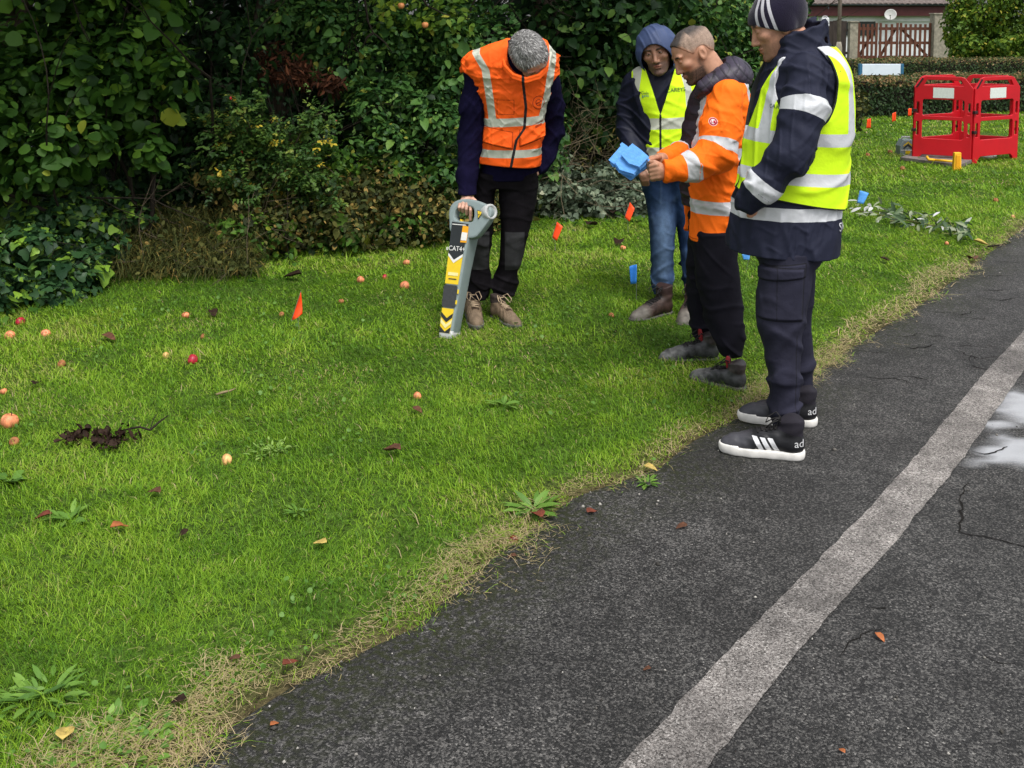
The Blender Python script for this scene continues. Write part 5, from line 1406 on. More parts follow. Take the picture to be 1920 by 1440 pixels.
# ================================================================== man with the blue hood, facing the camera
def person_b():
    Y0 = 6.0; P = lambda px, py, dy=0.0: At(px, py, Y0 + dy)
    base = np.array([P(1250, 595)[0], 5.9, 0])
    root = empty('person', base, 'man with blue hood up, yellow waistcoat and jeans, looking towards the camera', 'person', 'four workers on the verge')
    R = head_axes((-.26, -.95, -.16), (-.24, -.12, .97)); C = P(1232, 98, -.10)
    trunk_r = [(118, 1215, 1262, -.03, .07), (128, 1195, 1284, -.02, .095), (142, 1180, 1300, 0, .125), (168, 1174, 1306, 0, .14), (220, 1182, 1302, 0, .14), (280, 1193, 1298, 0, .135), (325, 1197, 1296, 0, .13)]
    arm1 = [P(1190, 156, .0), P(1178, 200, .03), P(1176, 240, .03), P(1187, 280, -.06), P(1200, 312, -.13)]
    arm2 = [P(1296, 156, .0), P(1306, 200, .03), P(1308, 240, .03), P(1297, 280, -.06), P(1285, 312, -.13)]
    neck = chain([C + R @ [0, -.03, -.06], P(1240, 135, 0)], [.058, .065])
    inner = uni(.03, loft(rowsP(Y0, trunk_r), -.03), chain(arm1, [.04, .035, .033, .03, .026], .01), chain(arm2, [.04, .035, .033, .03, .026], .01), neck)
    h1 = [chain([P(1200, 312, -.13), P(1207, 328, -.15)], [.026, .030])] + [chain([P(1202 + i * 4, 328, -.165), P(1204 + i * 3.4, 338, -.16), P(1206 + i * 3, 346, -.13)], [.0115, .010, .009]) for i in range(4)]
    h1.append(chain([P(1208, 316, -.15), P(1215, 326, -.17), P(1217, 334, -.16)], [.013, .011, .009]))
    h2 = chain([P(1285, 312, -.13), P(1279, 330, -.15)], [.026, .028])
    body = uni(.005, uni(.012, inner, head(R, C, 1.05)), uni(.006, *h1), h2)
    solid('body', body, .0031, SKIN('skin_brown', (.245, .125, .078)), root, base, face_attrs(R, C, .85, .0040))
    # jacket, hood
    fj = folds(11, 24, (1, 1, 1.5))
    jac = uni(.025, loft(rowsP(Y0, trunk_r)), chain(arm1, [.073, .068, .066, .058, .049], .03), chain(arm2, [.073, .068, .066, .058, .049], .03), chain([P(1238, 140, -.01), P(1236, 127, -.06)], [.085, .082]))
    jac = disp(jac, lambda x, y, z: .007 * fj(x, y, z), .01)
    jac = cut(jac, chain([C + R @ [0, .02, -.03], C + R @ [0, .2, -.05]], [.092, .10]), .006)
    lx = P(1238, 200, -.14)[0]
    solid('jacket', jac, .005, m_navy, root, base)
    hood = disp(ell(C + R @ [0, -.014, .006], (.126, .146, .160), R), lambda x, y, z: .005 * folds(12, 30)(x, y, z), .01)
    L = to_local(R, C)
    def opening(x, y, z):
        a, b, c = L(x, y, z)
        e = np.sqrt((a / .088) ** 2 + ((c + .044) / .112) ** 2) - 1
        return smax(e * .088, .02 - b, .01)
    def cav(x, y, z):
        a, b, c = L(x, y, z); return (np.sqrt((a / .105) ** 2 + ((b + .012) / .130) ** 2 + ((c + .0) / .138) ** 2) - 1) * .105
    hood = cut(cut(hood, S(opening, hood.lo, hood.hi), .006), S(cav, hood.lo, hood.hi), .004)
    hood = keep(hood, lambda x, y, z: P(0, 140, -.1)[2] - z)
    rim = lambda x, y, z: .010 - np.abs(opening(x, y, z))
    solid('hood', hood, .004, m_navyhood, root, base)
    # vest
    vr = [(126, 1196, 1284, -.02, .10), (134, 1186, 1292, -.01, .118), (150, 1180, 1302, 0, .14), (190, 1185, 1302, 0, .152), (220, 1197, 1301, 0, .155), (280, 1200, 1299, 0, .152), (320, 1201, 1298, 0, .15), (342, 1201, 1298, 0, .15)]
    vs = loft(rowsP(Y0, vr), .006); fv = folds(13, 20, (1, 1, 1.2))
    zt, zv = P(0, 126, -.1)[2], P(0, 214, -.15)[2]; xv = P(1238, 214, -.15)[0]
    vcut = lambda x, y, z: smax((np.abs(x - xv - .00 * (z - zv)) - np.clip((z - zv) / (zt - zv), 0, 1.3) * .084 + .002) * .9, y - Y0 + .0, .01)
    arm = chain([P(1166, 168, 0), P(1168, 215, 0), P(1186, 250, -.02)], [.058, .062, .03])
    armr = chain([P(1318, 168, 0), P(1316, 215, 0), P(1306, 250, -.02)], [.058, .062, .03])
    vs = disp(vs, lambda x, y, z: .005 * fv(x, y, z), .01)
    A2 = uni(.0, arm, armr)
    vs = cut(cut(vs, S(vcut, vs.lo, vs.hi), .004), A2, .004)
    zh = P(0, 334, -.15)[2]
    vs = keep(vs, lambda x, y, z: zh - .05 * np.abs(x - xv) - z, .004)
    def band(x, y, z):
        b = np.maximum(zband(P(0, 243, -.15)[2], P(0, 222, -.15)[2], .05, xv)(x, y, z), zband(P(0, 300, -.15)[2], P(0, 277, -.15)[2], .03, xv)(x, y, z))
        lx_ = np.interp(z, [P(0, 230, -.1)[2], P(0, 170, -.1)[2], P(0, 128, -.1)[2]], [P(1200, 230, -.1)[0], P(1191, 170, -.1)[0], P(1197, 128, -.1)[0]])
        rx_ = np.interp(z, [P(0, 230, -.1)[2], P(0, 170, -.1)[2], P(0, 128, -.1)[2]], [P(1293, 230, -.1)[0], P(1290, 170, -.1)[0], P(1280, 128, -.1)[0]])
        v = np.minimum(np.maximum(.021 - np.abs(x - lx_), .021 - np.abs(x - rx_)), z - P(0, 242, -.1)[2]); return np.maximum(b, v)
    trim = lambda x, y, z: np.maximum(.006 - np.abs(zh - .05 * np.abs(x - xv) - z), np.maximum(.006 - np.abs(A2(x, y, z)), np.where((y < Y0 - .05) & (z > zv), .004 - np.abs(vcut(x, y, z)), -1)))
    v = solid('waistcoat', vs, .004, HV('hi_vis_yellow_waistcoat_open', YEL, SILVG, (.03, .035, .02), [('zip', (.02, .022, .02), 'hard')]), root, base,
              {'band': band, 'trim': trim, 'zip': lambda x, y, z: np.where((y < Y0 - .05), np.minimum(.006 - np.abs(x - xv - .02 * (zv - z)), zv - z), -1)})
    m_let = MAT('lettering_green', (.012, .06, .05), .7); m_let2 = MAT('lettering_blue', (.02, .14, .22), .7)
    put_text('CAREYS', .032, P(1268.5, 169, -.16), (1, 0, .08), (0, 0, 1), m_let, v, base, vs)
    put_text('Gala', .024, P(1210, 175, -.16), (1, 0, .0), (0, 0, 1), m_let, v, base, vs)
    put_text('gets', .024, P(1211, 180, -.16), (1, 0, .08), (0, 0, 1), m_let2, v, base, vs)
    for o in v.children: o.location = (0, 0, 0)
    # jeans
    l1 = [(322, 1198, 1256, 0, .12), (345, 1201, 1264, 0, .115), (380, 1211, 1268, 0, .10), (430, 1217, 1267, -.02, .09), (480, 1219, 1263, -.02, .082), (530, 1221, 1262, 0, .078), (550, 1225, 1261, 0, .075)]
    l2 = [(322, 1245, 1297, 0, .12), (345, 1248, 1298, 0, .115), (380, 1258, 1300, 0, .10), (430, 1270, 1304, 0, .09), (480, 1275, 1303, 0, .08), (530, 1281, 1307, .02, .078), (555, 1284, 1306, .02, .075)]
    fj2 = folds(14, 25, (.9, .9, 1.2))
    amp = lambda z: .003 + .006 * np.exp(-((z - .2) / .12) ** 2) + .004 * np.exp(-((z - .75) / .08) ** 2)
    tr = disp(uni(.02, loft(rowsP(Y0, l1)), loft(rowsP(Y0, l2)), loft(rowsP(Y0, [(312, 1197, 1297, 0, .12), (335, 1198, 1297, 0, .12)]))), lambda x, y, z: amp(z) * fj2(x, y, z), .01)
    zk = P(0, 425)[2]
    xl_ = P(1240, 440)[0]
    solid('jeans', tr, .0045, m_denim, root, base, {'fadeblue': lambda x, y, z: np.where(y < Y0 - .02, .9 * np.exp(-((z - zk) / .15) ** 2 - ((x - xl_) / .05) ** 2) + .75 * np.exp(-((z - .22) / .12) ** 2 - ((x - xl_) / .05) ** 2) + .35 * np.clip(fj2(x, y, z), 0, 1), 0)})
    boot(root, base, G(1247, 588), G(1208, 599), .30, (m_bootdark, m_solegrey, m_laceblack), .17)
    boot(root, base, G(1299, 590), G(1287, 606), .30, (m_bootdark, m_solegrey, m_laceblack), .17)
person_b()

# ================================================================== bare headed man in the orange jacket
def person_c():
    Y0 = 4.95; P = lambda px, py, dy=0.0: At(px, py, Y0 + dy)
    base = np.array([P(1330, 690)[0], 4.9, 0])
    root = empty('person', base, 'bearded man with cropped grey hair in orange jacket holding the blue flags', 'person', 'four workers on the verge')
    R = head_axes((-.84, -.16, -.50), (-.50, 0, .87)); C = P(1303, 103, .0)
    arm1 = [P(1364, 178, -.185), P(1352, 235, -.21), P(1344, 288, -.25), P(1300, 313, -.31), P(1248, 321, -.35)]
    arm2 = [P(1352, 176, .16), P(1338, 230, .19), P(1318, 276, .14), P(1285, 287, .0), P(1251, 297, -.14)]
    jr = [(128, 1335, 1388, 0, .09), (150, 1316, 1399, 0, .165), (175, 1306, 1404, 0, .20), (220, 1296, 1405, 0, .20), (270, 1288, 1402, 0, .185), (330, 1284, 1398, 0, .18), (380, 1284, 1394, 0, .185), (442, 1282, 1391, 0, .195)]
    neck = chain([C + R @ [0, -.035, -.055], P(1345, 152, 0)], [.060, .072])
    inner = uni(.03, loft(rowsP(Y0, jr), -.035), chain(arm1, [.04, .035, .033, .03, .027], .01), chain(arm2, [.04, .035, .033, .03, .027], .01), neck)
    # near hand: a fist closed on the flag wires; far hand with the thumb on the sheets
    near = [chain([P(1248, 321, -.35), P(1234, 319, -.365)], [.028, .031]), chain([P(1248, 324, -.35), P(1235, 327, -.36)], [.026, .029])]
    for i, y in enumerate((309, 317, 325, 332)):
        s = (1.0, 1.05, 1.0, .9)[i]
        near.append(chain([P(1231 + i * 1.0, y, -.385), P(1219 + i * 1.2, y + 2.5, -.372), P(1218 + i * 1.4, y + 5, -.345), P(1225 + i, y + 5, -.33)], np.array([.0115, .0105, .0098, .009]) * s))
    near.append(chain([P(1238, 310, -.36), P(1227, 304, -.36), P(1217, 304, -.345)], [.013, .011, .0095]))
    far = [chain([P(1251, 297, -.14), P(1237, 298, -.20)], [.027, .029])]
    for i, y in enumerate((296, 302, 308, 313)):
        far.append(chain([P(1234, y - 2, -.23), P(1221, y, -.25), P(1217, y + 4, -.27), P(1224, y + 6, -.29)], [.0112, .0105, .0098, .009]))
    far.append(chain([P(1236, 294, -.24), P(1226, 297, -.29), P(1217, 301, -.33)], [.0135, .0115, .0098]))
    body = uni(.004, uni(.012, inner, head(R, C, 1.04)), uni(.007, *near), uni(.007, *far))
    fa = face_attrs(R, C, 1.05, .0018)
    L = to_local(R, C)
    def fade(x, y, z):
        a, b, c = L(x, y, z)
        return np.where((a * a + b * b + c * c < .03), np.clip((c - .012 + .0 * b) / .03, 0, 1) * np.clip((.062 - b + .2 * c) / .012, 0, 1) * .42 * np.clip(.8 + .3 * np.sin(a * 800) * np.sin(b * 830) * np.sin(c * 790), 0, 1) * (1 - np.clip((np.abs(a) < .0) * 1.0, 0, 1)), 0)
    fa['shave'] = fade
    sk = SKIN('skin_tan', (.42, .215, .135), (.035, .026, .022))
    nt = sk.node_tree
    solid('body', body, .0035, MAT('skin_tan_shaved', (.42, .215, .135), .5, .10, 60, .15, 400, spec=.35, bdist=.001, layers=[('lip', (.33, .12, .08), 'soft'), ('stub', (.030, .023, .02), 'soft'), ('brow', (.02, .015, .012), 'soft'),
          ('eyew', (.2, .15, .12), 'hard', .2), ('iris', (.02, .013, .01), 'hard', .15), ('lid', (.06, .03, .02), 'soft')]), root, base, fa)
    bpy.data.materials.remove(sk)
    # cropped hair: dark on top, shaved short at the sides
    def hair_fn(x, y, z):
        d = smin(SKULL(x, y, z), CRAN(x, y, z), .02) - .0025 - .006 * np.clip((z - .06) / .03, 0, 1) - .0012 * np.sin(190 * x) * np.sin(200 * y + 40 * z)
        lim = np.maximum(.018 - z - .9 * np.clip(-y - .03, 0, .06) + 1.5 * np.clip(y - .030, 0, 1), np.maximum(y - .090, -.06 - z))
        ear = np.sqrt((y + .012) ** 2 + (z + .002) ** 2) - .036
        return smax(smax(d, lim, .006), -ear, .006)
    hL = to_local(R, C)
    def fadef(x, y, z):
        a_, b_, c_ = [q / 1.04 for q in hL(x, y, z)]
        lim = np.maximum(.018 - c_ - .9 * np.clip(-b_ - .03, 0, .06) + 1.5 * np.clip(b_ - .030, 0, 1), -.06 - c_)
        return np.clip((lim + .026) / .026, 0, 1)
    def topf(x, y, z):
        a_, b_, c_ = hL(x, y, z); return np.clip((c_ - .080 + .75 * np.clip(b_ - .005, 0, 1) - .5 * np.abs(a_) * (b_ > 0)) / .036, 0, 1)
    solid('hair', local(lambda x, y, z: hair_fn(x / 1.04, y / 1.04, z / 1.04) * 1.04, R, C, np.array([-.13] * 3), np.array([.13] * 3)), .003,
          MAT('cropped_hair', (.30, .215, .165), .75, .22, 160, .6, 420, bdist=.003, layers=[('fade', (.42, .215, .135), 'soft'), ('top', (.050, .043, .040), 'soft')]), root, base, {'top': topf, 'fade': fadef})
    # dark body warmer under the jacket
    gr = [(140, 1322, 1380, 0, .08), (165, 1302, 1390, 0, .10), (205, 1288, 1392, 0, .105), (250, 1279, 1392, 0, .105), (300, 1275, 1390, 0, .105), (350, 1275, 1388, 0, .105), (384, 1280, 1386, 0, .105)]
    fg = folds(21, 26, (.4, .4, 2))
    m_gil = MAT('dark_quilted_nylon', (.020, .013, .020), .55, .2, 14, .35, 60, spec=.3, layers=[('quilt', (.007, .006, .009), 'hard')], bdist=.006)
    solid('body_warmer', disp(loft(rowsP(Y0, gr)), lambda x, y, z: .005 * fg(x, y, z) + .004 * np.abs(np.sin(z * 42)), .01), .005, m_gil, root, base, {'quilt': lambda x, y, z: .003 - np.abs(((z * 13.4) % 1) - .5) / 13.4})
    # jacket
    fj = folds(22, 20, (1, 1, 1.3)); fj2 = folds(23, 42, (1, 1, .8))
    tor = loft(rowsP(Y0, jr))
    sl = uni(.02, chain(arm1, [.076, .094, .088, .066, .052], .04), chain(arm2, [.085, .09, .08, .062, .052], .04))
    zf = [P(0, 445)[2], P(0, 300)[2], P(0, 225)[2], P(0, 160)[2]]
    xe = lambda z: np.interp(z, zf, [P(1300, 400)[0], P(1298, 300)[0], P(1300, 225)[0], P(1330, 160)[0]])
    opening = lambda x, y, z: smax(smax(x - xe(z) - .01, y - Y0 - .07, .01), Y0 - .062 - y, .01)
    tor2 = cut(tor, S(opening, tor.lo, tor.hi), .006)
    jac = uni(.008, tor2, sl)
    jac = disp(jac, lambda x, y, z: .006 * fj(x, y, z) + .003 * fj2(x, y, z) + .010 * np.exp(-((z - P(0, 300, -.25)[2]) / .05) ** 2) * np.clip(np.sin(38 * x + 55 * z), 0, 1) * (y < Y0 - .12), .015)
    zh = P(0, 441)[2]
    jac = keep(jac, lambda x, y, z: zh - z + .06 * (x - P(1340, 441)[0]), .006)
    jac = keep(jac, lambda x, y, z: np.where(z > P(0, 350, -.3)[2], P(1243, 318, -.34)[0] - x, -1), .006)
    jac = cut(jac, chain([P(1318, 140, 0), P(1350, 128, 0)], [.075, .09]), .006)
    s1, cs = along(arm1); s2, cs2 = along(arm2)
    a1, a2 = chain(arm1, [.076, .094, .088, .066, .052], .04), chain(arm2, [.085, .09, .08, .062, .052], .04)
    def arms(x, y, z):
        t = tor2(x, y, z); d1, d2 = a1(x, y, z), a2(x, y, z)
        on1, on2 = (d1 < t - .004) & (d1 <= d2), (d2 < t - .004) & (d2 < d1)
        o = np.full(x.shape, -1.0)
        for s, c, on in ((s1(x, y, z), cs, on1), (s2(x, y, z), cs2, on2)):
            b = np.maximum(.027 - np.abs(s - (c[2] - .035)), .026 - np.abs(s - (c[3] + .03))); o = np.where(on, b, o)
        return o, on1 | on2
    xc = P(1345, 285)[0]
    def band(x, y, z):
        o, on = arms(x, y, z)
        b = np.maximum(zband(P(0, 296, -.1)[2], P(0, 274, -.1)[2], -.03, xc)(x, y, z), zband(P(0, 399, -.1)[2], P(0, 374, -.1)[2], -.03, xc)(x, y, z))
        v = np.minimum(.026 - np.abs(np.abs(y - Y0) - .108), z - P(0, 292, -.1)[2])
        return np.where(on, o, np.maximum(b, v))
    bc = P(1339, 229, -.31)
    def badge(x, y, z): return np.where(y < Y0 - .15, .019 - np.hypot(x - bc[0], z - bc[2]), -1)
    def badge2(x, y, z):
        q = np.hypot(x - bc[0], z - bc[2]); return np.where(y < Y0 - .15, np.maximum(.0028 - np.abs(q - .0145), np.minimum(.0065 - np.abs(z - bc[2] + .001), np.minimum(.008 - np.abs(x - bc[0]), -.002 + np.abs(x - bc[0] + .002)))), -1)
    solid('jacket', jac, .004, HV('hi_vis_orange_jacket', (.95, .16, .006), SILV, None, [('badge', (.75, .70, .68), 'hard'), ('badge2', (.45, .02, .05), 'hard'), ('cuffd', (.4, .05, .004), 'hard')]), root, base,
          {'band': band, 'badge': badge, 'badge2': badge2, 'cuffd': lambda x, y, z: np.maximum(.002 - np.abs(z - zh - .02 - .06 * (x - P(1340, 441)[0])), -1)})
    # quilted hood hanging behind the neck
    hd = uni(.05, ell(P(1370, 144, 0), (.105, .15, .098), head_axes((0, 1, 0), (-.45, 0, .9))), chain([P(1352, 150, -.10), P(1322, 164, -.115), P(1311, 176, -.09)], [.062, .045, .03]), chain([P(1352, 150, .10), P(1322, 164, .115), P(1311, 176, .09)], [.062, .045, .03]))
    hd = cut(hd, uni(.02, chain([C + R @ [0, -.01, -.03], P(1336, 132, 0), P(1338, 150, 0)], [.084, .074, .05])), .012)
    def qd(x, y, z):
        u, v = (x - z + .5 * y) * 22, (x + z * .9 - .3 * y) * 22
        return np.minimum(np.abs((u % 1) - .5), np.abs((v % 1) - .5)) / 22
    hd = disp(hd, lambda x, y, z: +.0018 * np.clip(qd(x, y, z) / .014, 0, 1) - .001 + .004 * folds(24, 22)(x, y, z), .015)
    m_q = MAT('quilted_hood_nylon', (.034, .027, .045), .5, .2, 12, .3, 50, spec=.35, layers=[('quilt', (.008, .007, .012), 'hard')], bdist=.005)
    solid('hood', hd, .004, m_q, root, base, {'quilt': lambda x, y, z: .0028 - qd(x, y, z)})
    # trousers
    l1 = [(430, 1302, 1378, -.10, .11), (470, 1301, 1382, -.11, .105), (510, 1303, 1387, -.12, .10), (560, 1311, 1391, -.13, .095), (610, 1325, 1394, -.15, .088), (638, 1336, 1397, -.16, .082), (652, 1341, 1394, -.165, .072), (668, 1350, 1388, -.17, .055)]
    l2 = [(430, 1293, 1368, .10, .11), (470, 1288, 1356, .10, .105), (510, 1287, 1348, .10, .10), (560, 1288, 1342, .11, .09), (600, 1291, 1344, .12, .085), (622, 1297, 1347, .125, .08), (634, 1302, 1345, .13, .07), (648, 1308, 1342, .13, .055)]
    ft = folds(25, 26, (.6, .6, 1.4))
    amp = lambda z: .005 + .008 * np.exp(-((z - .18) / .10) ** 2)
    tr = disp(uni(.03, loft(rowsP(Y0, l1)), loft(rowsP(Y0, l2)), loft(rowsP(Y0, [(400, 1292, 1384, 0, .16), (440, 1292, 1382, 0, .165), (462, 1293, 1380, 0, .16)]))), lambda x, y, z: amp(z) * ft(x, y, z), .012)
    solid('trousers', tr, .0045, m_track, root, base)
    boot(root, base, G(1384, 727), G(1312, 712), .255, (m_bootblack, m_solegrey, m_laceblack), .145, tongue=m_red)
    boot(root, base, G(1333, 673), G(1252, 676), .28, (m_bootblack, m_solegrey, m_laceblack), .145, tongue=m_red)
person_c()

# ================================================================== man in the striped beanie
def person_d():
    Y0 = 4.10; P = lambda px, py, dy=0.0: At(px, py, Y0 + dy)
    base = np.array([P(1450, 820)[0], 4.1, 0])
    root = empty('person', base, 'man in striped dark beanie, navy coat and yellow waistcoat with his hand in a pocket', 'person', 'four workers on the verge')
    R = head_axes((-.92, .06, -.36), (-.37, .05, .93)); C = P(1460, 50, 0)
    jr = [(84, 1478, 1545, 0, .09), (102, 1446, 1562, 0, .155), (125, 1437, 1576, 0, .195), (170, 1422, 1584, 0, .205), (230, 1406, 1586, 0, .20), (300, 1392, 1580, 0, .19), (350, 1382, 1576, 0, .19), (390, 1369, 1576, 0, .195), (430, 1363, 1574, 0, .205), (482, 1357, 1570, 0, .21)]
    arm1 = [P(1512, 134, -.15), P(1508, 205, -.21), P(1485, 285, -.25), P(1428, 352, -.22), P(1404, 374, -.19)]
    arm2 = [P(1512, 134, .15), P(1508, 205, .21), P(1485, 285, .25), P(1428, 352, .22), P(1404, 374, .19)]
    rad = [.080, .082, .075, .064, .056]
    neck = chain([C + R @ [0, -.035, -.055], P(1500, 100, 0)], [.060, .07])
    hands = [chain([P(1410, 372, sg * .19), P(1408, 388, sg * .165)], [.024, .026]) for sg in (-1, 1)]
    for sg in (-1, 1):
        for i in range(4): hands.append(chain([P(1404 + i * 4, 390, sg * .155), P(1404 + i * 4, 404, sg * .135)], [.0105, .009]))
        hands.append(chain([P(1404, 384, sg * .155), P(1400, 394, sg * .14)], [.012, .010]))
    inner = uni(.03, loft(rowsP(Y0, jr[:-2]), -.04), chain(arm1, [.04, .035, .033, .03, .026], .01), chain(arm2, [.04, .035, .033, .03, .026], .01), neck)
    body = uni(.005, uni(.012, inner, head(R, C, 1.02)), uni(.005, *hands))
    solid('body', body, .0035, SKIN('skin_ruddy', (.47, .235, .15), (.10, .065, .045)), root, base, face_attrs(R, C, .55, .0020))
    # beanie with three pale stripes
    L = to_local(R, C)
    def bean(x, y, z):
        d = smin(SKULL(x, y, z), CRAN(x, y, z), .03)
        d = smin(d, ell((0, -.02, .055), (.078, .10, .083))(x, y, z), .02)
        d = smin(d, ell((.072, -.012, .004), (.016, .028, .042))(np.abs(x), y, z), .02) - .011 - .0016 * np.sin(z * 260) * 0
        brim = -.024 - z + .66 * np.clip(y, 0, 1) + .12 * np.clip(y, -1, 0)
        return smax(d, brim, .005)
    def st(x, y, z):
        a, b, c = L(x, y, z); rho = np.hypot(a, b + .02); az = np.degrees(np.arctan2(-a, b + .02))
        o = np.full(x.shape, -1.0)
        for s0 in (31, 46, 62): o = np.maximum(o, .0062 - rho * np.abs(np.radians(az - s0)))
        return o
    solid('beanie', local(bean, R, C, np.array([-.14] * 3), np.array([.14] * 3)), .003, MAT('knit_beanie', (.009, .007, .019), .95, .15, 20, .5, 350, stretch=(1, 1, .3), layers=[('stripe', (.42, .41, .44), 'hard')], spec=.1, sheen=.2), root, base, {'stripe': st})
    # coat
    fj = folds(31, 18, (1, 1, 1.3)); fj2 = folds(32, 40, (1, 1, .9))
    tor = loft(rowsP(Y0, jr)); a1, a2 = chain(arm1, rad, .05), chain(arm2, rad, .05)
    coll = loft(rowsP(Y0, [(122, 1450, 1572, .0, .145), (96, 1448, 1562, 0, .128), (70, 1447, 1552, 0, .118), (40, 1450, 1547, 0, .113), (25, 1453, 1542, 0, .11)]), cap=.004)
    p0, p1 = P(1447, 72, 0), P(1540, 37, 0)
    coll = keep(coll, lambda x, y, z: (z - p0[2] - (p1[2] - p0[2]) * (x - p0[0]) / (p1[0] - p0[0])) * .9, .006)
    hollow = loft(rowsP(Y0, [(110, 1462, 1548, .0, .09), (90, 1458, 1548, .0, .095), (60, 1456, 1541, 0, .086), (10, 1455, 1538, 0, .084)]))
    hem = lambda x: P(0, 467)[2] - .05 * (x - P(1460, 477)[0])
    coat = uni(.012, cut(uni(.02, tor, coll), hollow, .005), a1, a2)
    coat = disp(coat, lambda x, y, z: .008 * fj(x, y, z) + .004 * fj2(x, y, z) + .008 * np.clip(np.sin(45 * z + 30 * x), 0, 1) * np.exp(-((z - P(0, 300)[2]) / .12) ** 2) * (y < Y0 - .17), .02)
    coat = keep(coat, lambda x, y, z: hem(x) - z, .006)
    s1, cs = along(arm1); s2, _ = along(arm2)
    xc = P(1470, 395)[0]
    def band(x, y, z):
        t = tor(x, y, z); d1, d2 = a1(x, y, z), a2(x, y, z); on = np.minimum(d1, d2) < t - .004
        s = np.where(d1 < d2, s1(x, y, z), s2(x, y, z))
        b = np.maximum(.029 - np.abs(s - cs[1] - .0), .026 - np.abs(s - cs[3] + .01))
        return np.where(on, b, np.where(z < P(0, 360)[2], zband(P(0, 408, -.1)[2], P(0, 384, -.1)[2], -.01, xc)(x, y, z), -1))
    ct = solid('coat', coat, .004, HV('navy_work_coat', (.013, .015, .031), SILV, None, []), root, base, {'band': band})
    put_text('SIR', .05, P(1566, 424, -.1), (.30, .95, 0), (0, 0, 1), MAT('lettering_white', (.55, .55, .58), .6), ct, base, coat)
    for o in ct.children: o.location = (0, 0, 0)
    # waistcoat over the coat
    vr = [(76, 1498, 1548, 0, .10), (90, 1466, 1562, 0, .145), (104, 1445, 1572, 0, .18), (125, 1434, 1583, 0, .205), (170, 1418, 1591, 0, .215), (230, 1402, 1593, 0, .212), (300, 1391, 1587, 0, .205), (345, 1383, 1584, 0, .207), (392, 1377, 1578, 0, .21)]
    vs = loft(rowsP(Y0, vr), .004)
    fv = folds(33, 17, (1, 1, .9))
    vs = disp(vs, lambda x, y, z: .008 * fv(x, y, z) + .006 * np.exp(-((z - P(0, 352)[2]) / .02) ** 2) * (x < P(1420, 350)[0]), .02)
    zt, zv = P(0, 100)[2], P(0, 250)[2]
    vcut = lambda x, y, z: smax((np.abs(y - Y0) - np.clip((z - zv) / (zt - zv), 0, 1.2) * .115) * .9, x - P(1500, 150)[0], .01)
    ac = P(1515, 162, -.2)
    ahole = lambda x, y, z: smax((np.sqrt(((x - ac[0]) / .108) ** 2 + ((z - ac[2]) / .165) ** 2) - 1) * .108, .115 - np.abs(y - Y0), .01)
    ncut = loft(rowsP(Y0, [(130, 1452, 1550, 0, .10), (100, 1450, 1560, 0, .122), (75, 1448, 1556, 0, .124), (50, 1448, 1552, 0, .124)]))
    vs = cut(cut(cut(vs, S(vcut, vs.lo, vs.hi), .004), S(ahole, vs.lo, vs.hi), .004), ncut, .004)
    hx0, hx1 = P(1390, 358)[0], P(1578, 386)[0]; hz0, hz1 = P(0, 354)[2], P(0, 386)[2]
    vh = lambda x, y, z: (hz0 + (hz1 - hz0) * (x - hx0) / (hx1 - hx0)) - z
    vs = keep(vs, vh, .005)
    sxx = (P(0, 270)[2] - P(0, 262)[2]) / (P(1570, 250)[0] - P(1400, 250)[0])
    def vband(x, y, z):
        b = np.maximum(zband(P(0, 268, -.1)[2], P(0, 244, -.1)[2], sxx, P(1480, 250)[0])(x, y, z), zband(P(0, 341, -.1)[2], P(0, 318, -.1)[2], sxx * 1.3, P(1480, 250)[0])(x, y, z))
        v = np.minimum(.026 - np.abs(np.abs(y - Y0) - .135), z - P(0, 258)[2]); return np.maximum(b, v)
    trim = lambda x, y, z: np.maximum.reduce([.0065 - np.abs(ahole(x, y, z)), .0065 - np.abs(vh(x, y, z)), .006 - np.abs(vcut(x, y, z)), .007 - np.abs(ncut(x, y, z))])
    v = solid('waistcoat', vs, .004, HV('hi_vis_yellow_waistcoat', YEL, SILV, (.020, .022, .02), []), root, base, {'band': vband, 'trim': trim})
    put_text('CAREYS', .022, P(1426, 198, -.2), (.30, -.9, .0), (.1, 0, 1), MAT('lettering_dark', (.02, .05, .04), .7), v, base, vs)
    for o in v.children: o.location = (0, 0, 0)
    # cargo trousers
    l1 = [(466, 1426, 1532, -.09, .115), (500, 1424, 1525, -.10, .108), (560, 1419, 1516, -.11, .10), (602, 1416, 1509, -.12, .095), (640, 1428, 1504, -.12, .088), (690, 1437, 1502, -.13, .082), (735, 1439, 1502, -.14, .08), (764, 1441, 1501, -.145, .074), (780, 1446, 1496, -.145, .058), (800, 1448, 1494, -.145, .054)]
    l2 = [(466, 1430, 1530, .09, .115), (500, 1432, 1528, .10, .108), (560, 1438, 1524, .11, .10), (602, 1445, 1521, .12, .095), (650, 1458, 1522, .13, .088), (700, 1464, 1525, .14, .082), (722, 1466, 1524, .15, .078), (736, 1470, 1520, .15, .058), (756, 1472, 1518, .15, .052)]
    ft = folds(34, 26, (.7, .7, 1.3))
    amp = lambda z: .004 + .008 * np.exp(-((z - .20) / .10) ** 2) + .005 * np.exp(-((z - .46) / .08) ** 2)
    pc = P(1468, 555, -.22)
    pock = lambda x, y, z: np.maximum(np.abs(x - pc[0]) - .085, np.abs(z - pc[2]) - .105)
    flapf = lambda x, y, z: np.maximum(np.abs(x - pc[0]) - .092, np.abs(z - pc[2] - .085 - .12 * (x - pc[0])) - .028)
    tr = uni(.03, loft(rowsP(Y0, l1)), loft(rowsP(Y0, l2)), loft(rowsP(Y0, [(440, 1405, 1545, 0, .17), (472, 1410, 1542, 0, .17), (486, 1420, 1536, 0, .16)])))
